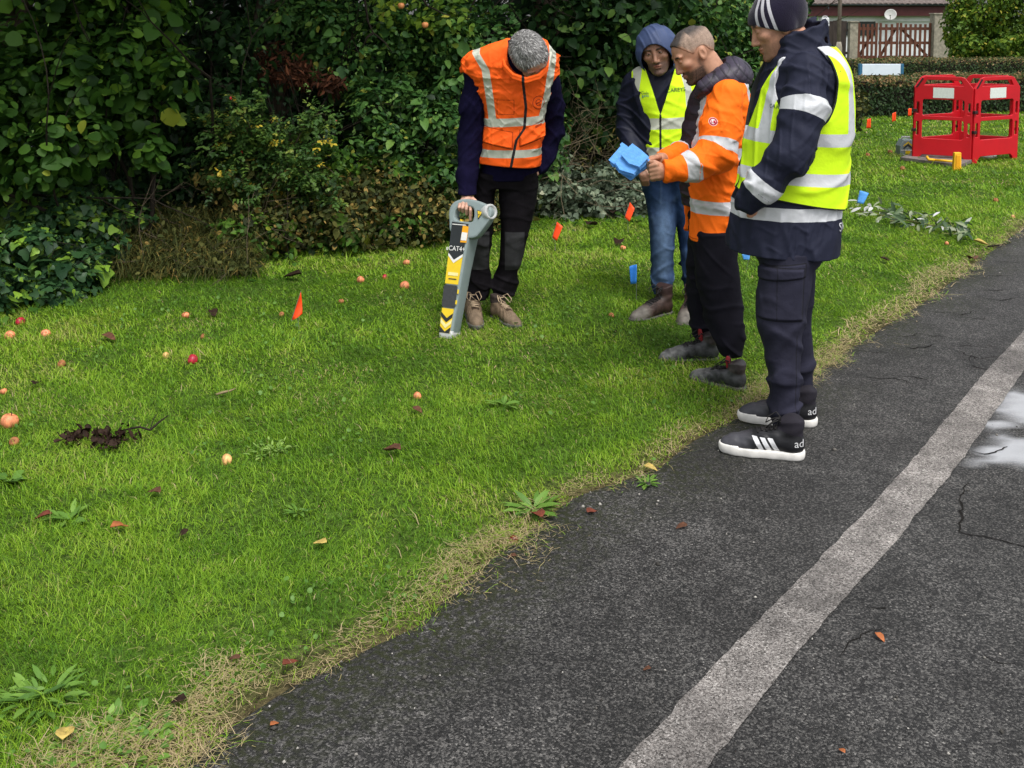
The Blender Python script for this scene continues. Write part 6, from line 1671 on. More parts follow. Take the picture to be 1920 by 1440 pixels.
    tr = disp(tr, lambda x, y, z: amp(z) * ft(x, y, z) + (y < Y0 - .12) * (.010 * np.clip(-pock(x, y, z) / .01, 0, 1) + .007 * np.clip(-flapf(x, y, z) / .006, 0, 1)), .025)
    solid('cargo_trousers', tr, .004, m_cargo, root, base, {'seam': lambda x, y, z: np.where(y < Y0 - .12, np.maximum.reduce([.0022 - np.abs(pock(x, y, z)), .0022 - np.abs(flapf(x, y, z)), np.minimum(.0018 - np.abs(x - pc[0] + .02), -pock(x, y, z)), np.minimum(.002 - np.abs(x - P(1468, 650)[0]), P(0, 600)[2] - z)]), -1)})
    boot(root, base, G(1487, 858), G(1372, 848), .30, (m_trainer, m_whitesole, m_laceblack), .145, stripes=True, name='trainer', sole=.034)
    boot(root, base, G(1512, 796), G(1404, 789), .30, (m_trainer, m_whitesole, m_laceblack), .145, stripes=True, name='trainer', sole=.034)
    for tr_ in [o for o in root.children if o.name.startswith('trainer')]:
        u = [o for o in tr_.children if o.name.startswith('upper')][0]
        hx = np.array(tr_.location) + base
        v_, f_ = text('ad', .044)
        xl = v_[:, 0] + .010
        W = np.stack([hx[0] + xl, hx[1] - np.sqrt(np.maximum(.0470 ** 2 - np.maximum(xl, 0) ** 2, 1e-5)) - .0035 * np.clip((.02 - xl) / .03, 0, 1), hx[2] + .074 + v_[:, 1]], 1)
        mesh('lettering', W, f_, MAT('trainer_lettering', (.6, .6, .6), .6), u, None, False, hx)
person_d()
# ------------------------------------------------------------------ the cable locator in the bowed man's hand
m_grey = MAT('locator_grey', (.215, .265, .265), .5, .06, 20, .15, 300, spec=.35)
m_silver = MAT('locator_light_grey', (.42, .43, .42), .55, .1, 40, .2, 200)
m_ylab = MAT('label_yellow', (.72, .50, .02), .5, .05, 30)
m_pale = MAT('label_pale', (.75, .66, .30), .5, .05, 30)
m_blab = MAT('label_black', (.018, .022, .024), .5, .1, 30)
m_wlab = MAT('label_white', (.70, .69, .66), .5, .05, 30)
m_dkgrey = MAT('battery_cover_dark', (.040, .042, .045), .7, .15, 90, .3, 500)
m_amber = MAT('label_amber', (.75, .33, .01), .5, .05, 30)
def locator():
    Yb, Yt = G(840, 637)[1], 5.50
    bot, top = At(839, 632, Yb + .04), At(868, 378, Yt)
    bot[2] = max(bot[2], .01)
    ax = top - bot; L = np.linalg.norm(ax); ax /= L
    side = np.array([math.cos(math.radians(24)), -math.sin(math.radians(24)), 0]); side -= ax * (side @ ax); side /= np.linalg.norm(side)
    back = np.cross(ax, side); back = back if back[1] > 0 else -back
    Fm = np.column_stack([side, back, ax])                    # u across, depth away from the camera, v up the wand
    base = bot
    root = empty('cable_locator', base, 'grey wand shaped cable locator with yellow and black labels, held upright by the bowed man', 'cable locator')
    # scale: pixel steps along the wand
    k = L / 254.0
    c24 = math.cos(math.radians(24))
    W = lambda u, d, v: (Fm @ np.array([u, d, v]))
    mb = MB()
    # body: rounded frustum from rings
    rings = []
    for v, w, dp in ((-6, 20, 28), (-3, 24, 33), (2, 25.5, 35), (60, 28, 38), (120, 31, 41), (180, 35, 46), (208, 38, 50), (216, 40, 48)):
        u0 = -18
        pr = rrect(u0, 0, u0 + w / c24 * 1.0, dp, min(5, w * .22), 4)
        rings.append([W(a * k, b * k, v * k) for a, b in pr])
    n = len(rings[0]); R_ = np.array(rings).reshape(-1, 3)
    f = [[i * n + j, i * n + (j + 1) % n, (i + 1) * n + (j + 1) % n, (i + 1) * n + j] for i in range(len(rings) - 1) for j in range(n)]
    f += [list(range(n))[::-1], [(len(rings) - 1) * n + j for j in range(n)]]
    mb.add(R_, f)
    # head with the hand hole
    outer = [(-18, 196), (-20, 214), (-23, 226), (-23, 238), (-19, 248), (-10, 254), (4, 257), (22, 256), (34, 252), (44, 249), (52, 245), (55, 236), (51, 223), (43, 209), (36, 198), (29, 189), (0, 186)]
    hole = [(-15.5, 219), (-17, 233), (-13, 244), (-5, 249), (10, 249.5), (22, 247), (26, 239), (27, 225), (24, 213), (8, 212), (-7, 213)]
    def sm(p):
        P = np.array(p, float)
        for _ in range(2):
            Q = np.roll(P, -1, 0); P = np.stack([P * .75 + Q * .25, P * .25 + Q * .75], 1).reshape(-1, 2)
        return P
    v, fc = plate([sm(outer) * k / [c24, 1], sm(hole) * k / [c24, 1]], 23 * k, 3.5 * k)
    mb.add(np.array([W(a, c + 12.2 * k, b) for a, b, c in v]), fc)
    body = mb.build('body', m_grey, root, smooth=False)
    body.data.polygons.foreach_set('use_smooth', np.ones(len(body.data.polygons), bool))
    em = body.modifiers.new('edges', 'EDGE_SPLIT'); em.split_angle = math.radians(38)
    # speaker cup
    d = (side * .86 - back * .42 + ax * .12); d /= np.linalg.norm(d)
    SR = frame(np.cross(d, ax), np.cross(d, np.cross(d, ax))); SR = np.column_stack([SR[:, 0], np.cross(d, SR[:, 0]), d])
    sc_ = W(47 / c24 * k, 10 * k, 238 * k)
    MB().lathe([(.036, -.05), (.040, -.012), (.043, .0), (.043, .022), (.038, .030), (.030, .027), (.027, .022), (.001, .022)], sc_, SR, 28).build('speaker', m_silver, root, smooth=True)
    # foot
    MB().add(*_foot(W, k, c24)).build('foot', m_silver, root, smooth=True)
    # labels on the front face (d = 0 plane leans with the body): thin plates
    def front(u, v, out=.0016): return W(u / c24 * k, -out, v * k)
    def lab(pts, mat, name, out=.0016, th=.0014):
        P = np.array([front(u, v, out) for u, v in pts]); q = MB().poly(P, th, up=-back)
        # orient
        return q.build(name, mat, root)
    def uL(v): return -16.0
    def uR(v): return -18 + 25.5 - 3.5 + (v / 208.0) * 12.0
    lab([(uL(150), 152), (-4, 139), (uR(150) - .5, 152), (uR(212), 212), (uL(212) - .3, 214)], m_blab, 'label')
    lab([(uL(0), 96), (uR(96), 96), (uR(150) - .5, 149), (-4, 135.5), (uL(0), 149)], m_ylab, 'label')
    lab([(uL(0) + .3, 149), (-4, 135.5), (uR(150) - .5, 149), (uR(150) - .5, 154), (-4, 141.5), (uL(0) + .3, 154)], m_wlab, 'label', .0034)
    lab([(4.5, 176), (16.5, 176), (17.5, 207), (6, 208)], m_amber, 'label', .0034)
    lab([(5.2, 180), (16, 180), (16.6, 195), (5.8, 195.5)], m_wlab, 'label', .0050)
    lab([(uL(0) + 1, 208.5), (uR(209) - 4, 208.5), (uR(209) - 4, 210), (uL(0) + 1, 210)], m_wlab, 'label', .0034)
    lab([(uL(0) + 4, 112), (uR(112) - 3, 112), (uR(112) - 3, 118), (uL(0) + 4, 118)], m_pale, 'label', .0034)
    lab([(uL(0) + 6, 104.5), (uR(105) - 5, 104.5), (uR(105) - 5, 106.5), (uL(0) + 6, 106.5)], m_blab, 'label', .0034)
    bc = rrect(uL(0) - 1, 52, uR(70) + 1, 94, 3.5)
    lab(bc, m_dkgrey, 'battery_cover', .0022, .003)
    for v in (63, 83): lab(rrect(uR(v) + 1.2, v - 4, uR(v) + 4.0, v + 4, 1), m_ylab, 'clip', .003, .003)
    lab([(uL(0), 4), (uR(4), 4), (uR(50), 50), (uL(0), 50)], m_ylab, 'label')
    mid = lambda v: (uL(v) + uR(v)) / 2
    def chev(v0, v1, mat): # v0 top at edges, depth 8 below at middle
        lab([(uL(0) + .2, v1), (mid(v1), v1 - 10), (uR(v1) - .2, v1), (uR(v0) - .2, v0), (mid(v0), v0 - 10), (uL(0) + .2, v0)], mat, 'chevron', .0034)
    chev(42, 34, m_blab); chev(30, 23, m_pale)
    lab([(uL(0) + .2, 4.4), (uR(4) - .2, 4.4), (uR(15) - .2, 16), (mid(10), 6.5), (uL(0) + .2, 16)], m_blab, 'label', .0034)
    # lettering
    tv, tf = text('eCAT4+', 11.5)
    tm = np.array([front(-3.2 + a * .92, 163 + b * 1.15 + a * .0, .0036) for a, b, c in tv])
    mesh('lettering', tm, tf, m_wlab, root, None, False)
    # warning triangle and the yellow knob and trigger in the hand hole
    tri = [(30, 240), (42, 237), (33.5, 222)]
    lab(tri, m_blab, 'warning_triangle', .0016); lab([(31.2, 238.6), (40.2, 236.4), (33.9, 225)], m_ylab, 'warning_triangle', .0034)
    z_ = [(36.5, 236), (34.2, 232), (36.2, 232), (33.6, 227.5), (35.2, 231), (33.2, 231)]
    lab(z_, m_blab, 'warning_triangle', .0052)
    MB().lathe([(.001, 0), (.015, 0), (.016, .006), (.012, .016), (.001, .017)], W(-4 * k, 12 * k, 212 * k), np.column_stack([side, back, ax]), 14).box(W(-4 * k, 12 * k, 216 * k) + ax * .005, (.008, .026, .016), R=Fm, bevel=.002).build('knob', m_ylab, root, smooth=False)
    MB().box(W(14 * k, 14 * k, 214 * k), (.030, .022, .018), R=Fm, bevel=.004).build('trigger', m_blab, root)
def _foot(W, k, c24):
    rings = []
    for v, g in ((-9.5, -5), (-8, -1.5), (-4, .6), (2, 1.0), (9, .6)):
        pr = rrect(-18 - g, -g, -18 + 25.0 / c24 + g, 35 + g, 4, 4); rings.append([W(a * k, b * k, v * k) for a, b in pr])
    n = len(rings[0]); V = np.array(rings).reshape(-1, 3)
    f = [[i * n + j, i * n + (j + 1) % n, (i + 1) * n + (j + 1) % n, (i + 1) * n + j] for i in range(len(rings) - 1) for j in range(n)]
    return V, f + [list(range(n))[::-1], [(len(rings) - 1) * n + j for j in range(n)]]
locator()

# ------------------------------------------------------------------ the sheaf of blue flags in the orange jacket man's hands
m_bflag = MAT('blue_flag_plastic', (.085, .30, .70), .5, .14, 40, .5, 70, spec=.3, bdist=.004)
m_wire = MAT('flag_wire', (.30, .30, .31), .4, .1, 50, metal=.7)
def flag_sheaf():
    Y = 4.56; base = At(1185, 300, Y)
    root = empty('flag_sheaf', base, 'sheaf of folded pale blue marker flags held by the bearded man', 'marker flags')
    rng = np.random.default_rng(91)
    sheets = [([(1164.5, 290), (1187.4, 270.7), (1203, 282), (1217.6, 294.7), (1198.3, 311.9), (1178.5, 305.6), (1170, 296)], 0, 0),
              ([(1152.5, 303.5), (1165, 291), (1176, 296), (1200, 300), (1206, 306), (1197.3, 313), (1187, 324.4), (1160.8, 317)], .02, 1),
              ([(1141, 300), (1165, 275.4), (1164, 272.3), (1168, 268.6), (1177.5, 275.4), (1190, 290), (1151.5, 307.7)], .04, 2),
              ([(1151, 312), (1190, 296), (1216, 297), (1210, 309), (1185, 331), (1168, 322)], .055, 3)]
    for pts, dy, i in sheets:
        for r_ in range(3):
            P = []
            for j, (px, py) in enumerate(pts):
                q = At(px + (0 if r_ == 0 else rng.normal() * 2.0), py + r_ * 2.6, Y + dy + r_ * .006)
                q = q + np.array([0, (py - 300) / 30 * -.035, 0]); P.append(q)
            mb = MB().poly(np.array(P), .0012, up=(0, 1, .2)); mb.build('flag', m_bflag, root, base)
    mb = MB()
    for i in range(9):
        a = At(1213 + rng.normal() * 1.5, 299 + i * 1.1, Y - .01 + .004 * i); b = At(1222, 309 + i * .5, Y + .02)
        c = At(1226 + i * 1.0, 326 + i * 1.2, Y + .04 + .004 * i)
        mb.tube([a, b, (b + c) / 2 + [0, 0, -.01], c], .0012, 4)
    mb.build('wires', m_wire, root, base)
flag_sheaf()

# ------------------------------------------------------------------ marker flags stuck in the lawn
m_oflag = MAT('orange_flag_plastic', (.95, .075, .012), .5, .05, 20, .1, 100)
def marker(px_foot, py_foot, quad, mat, label, group):
    b = G(px_foot, py_foot); b[2] = lawn_z(b[0], b[1])
    root = empty('marker_flag', b, label, 'marker flag', group)
    Y = b[1]
    Q = [At(x, y, Y) for x, y in quad]
    top = Q[0] if Q[0][2] > Q[1][2] else Q[1]
    # fluttering sheet: a grid bent out of its plane
    n = 7; V = []
    q = np.array(Q)
    for i in range(n):
        for j in range(n):
            u, v = i / (n - 1), j / (n - 1)
            p = (q[0] * (1 - u) + q[1] * u) * (1 - v) + (q[3] * (1 - u) + q[2] * u) * v
            V.append(p + np.array([0, .012 * math.sin(u * 3.2 + v * 1.7), 0]))
    f = grid_faces(n, n)
    o = mesh('flag', np.array(V), f, mat, root, None, True, b)
    sm_ = o.modifiers.new('thickness', 'SOLIDIFY'); sm_.thickness = .001
    e = (q[0] + q[3]) / 2 if abs(q[0][0] - b[0]) < abs(q[1][0] - b[0]) else (q[1] + q[2]) / 2
    MB().tube([b - [0, 0, .03], b + (e - b) * .5, q[3] if e[0] == ((q[0] + q[3]) / 2)[0] else q[2], q[0] if e[0] == ((q[0] + q[3]) / 2)[0] else q[1]], .0016, 5).build('wire', m_wire, root, b)
GO, GB = 'orange marker flags in the lawn', 'blue marker flags in the lawn'
marker(562, 622, [(564, 546), (567, 588), (556, 596), (546, 602)], m_oflag, 'nearest orange flag, bent to a point, standing alone in the lawn left of the locator', GO)
marker(1042, 474, [(1044, 416), (1055, 425), (1044, 451), (1035, 446)], m_oflag, 'orange flag tilted over, to the right of the bowed man near his knee', GO)
marker(1178, 436, [(1181, 379), (1190, 391), (1180, 415), (1171, 408)], m_oflag, 'orange flag at the edge of the cuttings heap, beside the jeans of the hooded man', GO)
marker(1629, 256, [(1626, 224), (1633, 222), (1632, 240), (1625, 241)], m_oflag, 'small far orange flag farthest left of the barrier, nearest the beanie man', GO)
marker(1676, 240, [(1673, 213), (1680, 210), (1679, 226), (1673, 229)], m_oflag, 'small far orange flag midway between the beanie man and the red barrier', GO)
marker(1706, 236, [(1703, 204), (1709, 203), (1708, 217), (1703, 218)], m_oflag, 'small far orange flag touching the left side of the red barrier', GO)
marker(1193, 566, [(1180, 500), (1194, 496), (1193, 530), (1183, 534)], MAT('deep_blue_flag_plastic', (.03, .19, .60), .45, .06, 20), 'deep blue upright flag left of the hooded man in jeans', GB)
marker(1616, 402, [(1612, 357), (1629, 362), (1618, 382), (1607, 381)], m_bflag, 'bright blue flag right of the beanie man, above the leafy branch', GB)
marker(1398, 512, [(1391, 477), (1406, 477), (1404, 486), (1395, 488)], m_bflag, 'blue flag half hidden between the legs of the two right hand men', GB)

# ------------------------------------------------------------------ red work barrier, slab, key, signal box
m_bar = MAT('barrier_red', (.50, .004, .012), .42, .08, 6, .15, 20, spec=.4)
m_refl = MAT('reflective_white', (.62, .66, .62), .4, .08, 60)
m_clip = MAT('barrier_clip', (.03, .012, .012), .6, .1, 30)
def barrier():
    Lp, Fp, Rp = G(1710, 300), G(1821, 307), G(1906, 299)
    Bp = Lp + Rp - Fp
    root = empty('work_barrier', (Lp + Rp) / 2, 'red plastic four sided work barrier with white reflective panels on the lawn', 'barrier')
    base = (Lp + Rp) / 2
    H = .96
    for a, b in ((Lp, Fp), (Fp, Rp), (Rp, Bp), (Bp, Lp)):
        d = b - a; w = np.linalg.norm(d) - .02; d /= np.linalg.norm(d); o = a + d * .01
        def sc(p): return [(x * w, z * H) for x, z in p]
        outer = sc([(0, 0), (.085, 0), (.11, .055), (.16, .085), (.84, .085), (.89, .055), (.915, 0), (1, 0), (1, .90), (.86, 1.02), (.80, 1.035), (.20, 1.035), (.14, 1.02), (0, .90)])
        rw = lambda x0, z0, x1, z1, r=.03: rrect(x0 * w, z0 * H, x1 * w, z1 * H, r)
        holes = [rw(.13, .275, .87, .515), rw(.13, .55, .87, .765), rw(.025, .31, .09, .49, .012), rw(.91, .31, .975, .49, .012), rw(.025, .575, .09, .73, .012), rw(.91, .575, .975, .73, .012),
                 sc([(.14, .925), (.86, .925), (.80, 1.0), (.20, 1.0)])]
        v, f = plate([outer] + holes, .028, .005)
        nrm = np.array([d[1], -d[0], 0])
        if (np.array(base) - a) @ nrm > 0: nrm = -nrm
        V = np.array([o + d * x + np.array([0, 0, z]) + nrm * t for x, z, t in v])
        p = mesh('panel', V, f, m_bar, root, None, False, base)
        x0, x1 = .32 * w, .68 * w; z0, z1 = .78 * H, .905 * H
        P = np.array([o + d * x + np.array([0, 0, z]) + nrm * .0155 for x, z in ((x0, z0), (x1, z0), (x1, z1), (x0, z1))])
        r = MB().poly(P, .002, up=nrm).build('reflector', m_refl, p, base)
        for z in (.38, .62): MB().box(o + np.array([0, 0, z * H]) + nrm * .012, (.05, .05, .035), R=np.column_stack([d, nrm, [0, 0, 1]]), bevel=.006).build('clip', m_clip, p, base)
        P = np.array([o + d * (x * w) + np.array([0, 0, z * H]) + nrm * .016 for x, z in ((.012, .905), (.045, .905), (.150, 1.008), (.118, 1.02))])
        MB().poly(P, .003, up=nrm).build('grip', m_clip, p, base)
        for c in p.children: c.location = (0, 0, 0)
barrier()
m_slab = MAT('slab_grey', (.15, .13, .12), .9, .3, 8, .5, 60)
sb = G(1755, 304)
slab = mesh('cover_slab', *(lambda q: (np.vstack(q.v), q.f))(MB().poly([G(1688, 302) , G(1800, 317), G(1826, 305), G(1716, 292)], .035)), m_slab, None, None, False, sb)
slab.location = (sb[0], sb[1], .012); tag(slab, 'flat grey cover slab lifted onto the grass in front of the barrier', 'slab')
ps = MB().poly([G(1775, 300), G(1800, 304), G(1812, 300), G(1790, 297)], .02)
pipe = MB().lathe([(.001, 0), (.11, 0), (.11, .04), (.09, .06), (.001, .06)], G(1850, 296), n=20).build('chamber_ring', m_pvc, None, None, True)
tag(pipe, 'pale chamber ring on the ground inside the barrier', 'chamber ring')
m_yel = MAT('tool_yellow', (.80, .42, .02), .5, .1, 20)
kb = G(1770, 302); kroot = empty('lifting_key', kb, 'yellow lifting key with a T handle lying on the slab before the barrier', 'lifting key')
up_ = lambda px, py, z=.075: At(px, py, G(1770, 303)[1]) * [1, 1, 0] + [0, 0, z]
def gz(px, py, z): p = G(px, py, z); return p
MB().tube([gz(1738, 294, .10), gz(1741, 299, .08), gz(1752, 300, .07)], .016, 8).tube([gz(1752, 300, .07), gz(1792, 303, .07)], .014, 8).build('shaft', m_yel, kroot, kb, True)
MB().box(gz(1794, 304, .10), (.09, .06, .22), bevel=.012, taper=.85).build('handle', m_yel, kroot, kb)
MB().box(gz(1794, 304, .10) + [0, -.032, 0], (.045, .01, .16), bevel=.004).build('handle_recess', m_amber, kroot, kb)
gb_ = G(1697, 291); groot = empty('signal_box', gb_, 'small grey house shaped signal box with yellow chevron label beside the barrier', 'signal box')
v, f = plate([[(-.085, 0), (.085, 0), (.085, .12), (.05, .19), (-.05, .19), (-.085, .12)]], .16, .008)
mesh('case', np.array([(x, t, z) for x, z, t in v]), f, m_grey, groot, None, False)
v, f = plate([[(-.085, .0), (.085, 0), (.085, .02), (-.085, .02)]], .17, .004)
mesh('foot', np.array([(x, t, z - .002) for x, z, t in v]), f, m_silver, groot, None, False)
MB().tube([(-.05, 0, .18), (-.045, 0, .225), (.045, 0, .225), (.05, 0, .18)], .012, 8).build('handle', m_silver, groot, None, True)
for i, z in enumerate((.115, .085)):
    MB().poly([(-.055, -.083, z), (0, -.083, z + .045), (.055, -.083, z), (.055, -.083, z + .016), (0, -.083, z + .062), (-.055, -.083, z + .016)], .002, up=(0, -1, 0)).build('chevron', m_ylab if i == 0 else m_blab, groot)
MB().poly([(-.03, -.083, .02), (.03, -.083, .02), (.03, -.083, .065), (-.03, -.083, .065)], .002, up=(0, -1, 0)).build('label', m_ylab, groot)
MB().poly([(-.084, -.083, .068), (.084, -.083, .068), (.084, -.083, .078), (-.084, -.083, .078)], .002, up=(0, -1, 0)).build('stripe', m_wlab, groot)

# ------------------------------------------------------------------ fallen apples
APC = {'red': MAT('apple_red', (.38, .014, .035), .4, .55, 80, spec=.45), 'orange': MAT('apple_blush', (.56, .20, .09), .5, .6, 85, spec=.35, stretch=(1, 1, .2)),
       'pale': MAT('apple_pale', (.62, .34, .13), .5, .55, 85, spec=.35, stretch=(1, 1, .2)), 'brown': MAT('apple_rotten', (.30, .12, .045), .7, .4, 30), 'dark': MAT('apple_dark_red', (.14, .008, .012), .25, .3, 40, spec=.5)}
m_stem = MAT('apple_stem', (.05, .03, .02), .9)
ragp = np.random.default_rng(101)
_apc = {}
def fallen_apple(px, py, wpx, col, label):
    b = G(px, py + wpx * .35); r = max(.016, wpx / 2 / FPX * b[1] * .95); b[2] = lawn_z(b[0], b[1])
    if 'm' not in _apc:
        q, s_ = apple_mesh(1.0); _apc['m'] = q; _apc['s'] = s_
    root = empty('apple', b, label, 'apple', 'windfall apples on the lawn')
    eul = ragp.uniform(-1, 1, 3) * [1.3, 1.3, 3]
    Rm = np.array(Matrix.Rotation(eul[2], 3, 'Z') @ Matrix.Rotation(eul[0], 3, 'X') @ Matrix.Rotation(eul[1], 3, 'Y'))
    sq = np.array([1, ragp.uniform(.9, 1), ragp.uniform(.86, .96)])
    zc = r * .5
    mesh('fruit', (np.vstack(_apc['m'].v) * r * sq) @ Rm.T + [0, 0, zc], _apc['m'].f, APC[col], root)
    mesh('stem', (np.vstack(_apc['s'].v) * r * sq) @ Rm.T + [0, 0, zc], _apc['s'].f, m_stem, root)
AP = [(38, 599, 20, 'red', 'bright red apple nearest the ivy patch at the left edge of the lawn'), (19, 629, 21, 'orange', 'orange apple close to the left edge below the bright red one'), (86, 625, 20, 'orange', 'orange blushed apple right of the bright red apple by the ivy'),
      (7, 735, 15, 'orange', 'small orange apple cut by the left edge of the photo'), (18, 786, 36, 'orange', 'largest blushed apple, at the left edge above the dark leaf clump'), (27, 824, 20, 'brown', 'brown rotting apple left of the dark leaf clump'),
      (116, 684, 17, 'brown', 'brownish orange apple midway between the ivy and the big blushed apple'), (348, 590, 16, 'orange', 'orange apple in the grass below the withered grass mound'), (381, 630, 12, 'brown', 'half sunk dull apple just above the red one in the left lawn'),
      (362, 676, 23, 'red', 'red apple in the lawn left of the lone orange flag'), (311, 668, 15, 'pale', 'pale cut apple piece left of the red apple in the middle left lawn'), (425, 863, 26, 'pale', 'striped pale apple in open grass beside the feathery weed'),
      (782, 737, 18, 'orange', 'orange apple alone in the middle of the lawn below the locator'), (676, 526, 17, 'orange', 'weathered apple in the grass above and right of the lone flag'), (722, 523, 13, 'red', 'small reddish apple between two weathered ones left of the locator'),
      (759, 535, 20, 'orange', 'pinkish weathered apple nearest the locator on its left'), (640, 567, 12, 'brown', 'dull apple half sunk in grass right of the lone orange flag'), (528, 588, 11, 'brown', 'dull brown apple just left of the lone orange flag'),
      (762, 490, 14, 'orange', 'small orange apple in the grass below the bramble, left of the bowed man'), (963, 1004, 20, 'dark', 'dark red shiny apple on the road edge beside the broad weed'), (1146, 595, 12, 'brown', 'brownish apple left of the boot of the hooded man'),
      (1168, 464, 13, 'orange', 'small apple in front of the cuttings heap by the orange flag'), (1692, 316, 12, 'brown', 'brown apple in front of the grey slab at the barrier'), (1627, 290, 10, 'brown', 'small brown apple in far grass right of the beanie man'),
      (1669, 286, 10, 'brown', 'small brown apple left of the signal box by the barrier'), (1867, 377, 11, 'brown', 'brown apple in the grass between barrier and road'), (1899, 405, 9, 'pale', 'pale apple close to the road edge at the right side'),
      (1775, 454, 9, 'orange', 'small orange apple below the cut leafy branch'), (1690, 205, 8, 'brown', 'farthest small apple behind the far flags')]
for a in AP: fallen_apple(*a)

# ------------------------------------------------------------------ fallen leaves, twigs, dark leaf clump, weeds
m_lb, m_lr, m_ly, m_ld = MAT('leaf_brown', (.10, .042, .022), .8, .35, 60), MAT('leaf_redbrown', (.15, .038, .020), .75, .35, 60), MAT('leaf_yellow', (.45, .33, .09), .75, .3, 60), MAT('leaf_dark_rot', (.026, .014, .009), .75, .6, 60, spec=.15)
m_lo = MAT('leaf_orange', (.33, .105, .035), .75, .3, 60)
rl = np.random.default_rng(111)
def curled_leaf(size, rng):
    T, F = leaf_template('ovate')
    V = T.copy(); V[:, 1] -= .5
    V[:, 2] += .35 * np.abs(V[:, 0]) + .5 * (V[:, 1]) ** 2 * rng.uniform(.2, 1) + rng.normal(size=len(V)) * .03
    a = rng.uniform(0, 6.28); c, s = math.cos(a), math.sin(a)
    return (V @ np.array([[c, s, 0], [-s, c, 0], [0, 0, 1]])) * size, F
def fallen_leaf(px, py, wpx, mat, label, lift=.02):
    b = G(px, py); d = float(edge_dist(b[0], b[1])); b[2] = float(lawn_z(b[0], b[1])) + lift if d > 0 else road_z(b[0], b[1]) + .003
    V, F = curled_leaf(wpx / FPX * b[1] * 1.2, rl)
    V[:, 2] -= V[:, 2].min()
    o = mesh('fallen_leaf', V, F, mat, loc=b)
    sm_ = o.modifiers.new('thickness', 'SOLIDIFY'); sm_.thickness = .0008
    tag(o, label, 'leaf', 'fallen leaves')
for a in ((82, 987, 26, m_lr, 'red brown leaf in the lower left lawn beside broad weed leaves'), (289, 940, 26, m_lb, 'dark brown leaf below the clump of rotting leaves'), (225, 1013, 28, m_lo, 'faded orange leaf half sunk in the lower left grass'),
          (735, 860, 34, m_lb, 'brown leaf in open grass in the middle foreground'), (783, 778, 20, m_lb, 'small brown leaf just below the lone apple in mid lawn'), (1007, 974, 34, m_lr, 'red brown curled leaf at the road edge right of the dark red apple'),
          (1110, 963, 22, m_lr, 'flat red leaf on the asphalt just past the lawn edge'), (545, 1255, 30, m_lr, 'dark red leaf in the dry grass border in the left foreground'), (440, 1250, 20, m_lb, 'little brown leaf in the grass left of the dark red border leaf'),
          (124, 1396, 46, m_ly, 'large yellow leaf in the bottom left corner grass'), (335, 1330, 26, m_ld, 'dark leaf in the grass near the bottom road edge'), (515, 1363, 16, m_lo, 'small orange leaf on the asphalt at the lower lawn edge'),
          (1650, 1199, 20, m_lo, 'orange leaf on the asphalt right of the white line'), (1578, 1412, 14, m_lo, 'tiny orange leaf on the asphalt at the bottom'), (1213, 1258, 14, m_lb, 'small brown leaf on the asphalt in the bottom middle'),
          (1278, 991, 20, m_lb, 'thin pale brown leaf on the asphalt in front of the near trainer'), (1220, 884, 22, m_ly, 'pale yellow leaf on the straw border left of the trainers'), (960, 1047, 16, m_lb, 'brown leaf on mossy asphalt below the dark red apple'),
          (205, 1000 - 355, 26, m_lb, 'brown curled leaf in grass right of the apples by the ivy'), (70, 730, 24, m_ld, 'dark leaf clot near the small apple at the left edge'), (400, 597, 24, m_ld, 'dark wet leaf tuft right of the orange apple under the grass mound'),
          (548, 527, 30, m_ld, 'dark leaf tuft above the lone orange flag'), (1110, 430, 28, m_ld, 'dark leaf left of the jeans near the cuttings heap'), (1150, 407, 30, m_ld, 'dark wet leaf under the orange flag by the cuttings'), (1160, 462, 26, m_ld, 'grey dark leaf beside the small apple before the cuttings heap'),
          (1660, 494, 16, m_ld, 'small dark leaf in the lawn right of the beanie man'), (1822, 490, 26, m_lb, 'brown dead leaf on the road edge below the cut branch'), (1840, 462, 24, m_ly, 'pale dry leaf at the right end of the cut branch'), (600, 1025, 24, m_ly, 'yellowish dry leaf in the foreground lawn'), (345, 1013, 18, m_ld, 'black leaf fragment in the left foreground lawn')):
    fallen_leaf(*a)
def rot_clump():
    b = G(190, 835); root = empty('leaf_clump', b, 'clump of dark rotting leaves with a black twig in the left lawn', 'leaf clump')
    parts, o = [], 0; V, F = [], []
    for k in range(120):
        cx, cy = ((128, 830), (150, 826), (185, 832), (205, 848), (235, 828), (203, 838))[k % 6]
        p = G(cx + rl.normal() * 10, cy + rl.normal() * 7); p[2] = lawn_z(p[0], p[1]) + rl.uniform(.015, .05)
        v, f = curled_leaf(rl.uniform(.018, .045), rl); tl = rl.normal(size=3) * .8
        Rm = np.array(Matrix.Rotation(tl[0], 3, 'X') @ Matrix.Rotation(tl[1], 3, 'Y'))
        V.append(v @ Rm.T + p); F.append(f + o); o += len(v)
    mesh('leaves', np.vstack(V), np.vstack(F), m_ld, root, None, True, b)
    q = MB(); z = lambda px, py, h: G(px, py) + [0, 0, h]
    q.tube([z(232, 820, .03), z(262, 816, .035), z(282, 820, .03), z(300, 808, .04), z(316, 801, .05)], [.004, .004, .005, .004, .002], 6)
    q.tube([z(282, 818, .03), z(290, 800, .04), z(296, 795, .045)], .002, 5)
    q.build('twig', m_twigd, root, b, True)
rot_clump()
tw = MB().tube([G(405, 752) + [0, 0, .03], G(418, 750) + [0, 0, .035], G(432, 747) + [0, 0, .035], G(443, 744) + [0, 0, .04]], [.004, .006, .005, .002], 6)
tag(tw.build('twig', MAT('twig_pale', (.22, .17, .09), .8), None, G(420, 750), True), 'short pale twig lying in the grass left of centre', 'twig')
tw = MB().tube([G(1852, 465) + [0, 0, .012], G(1872, 463) + [0, 0, .012], G(1895, 457) + [0, 0, .01]], [.006, .007, .004], 6)
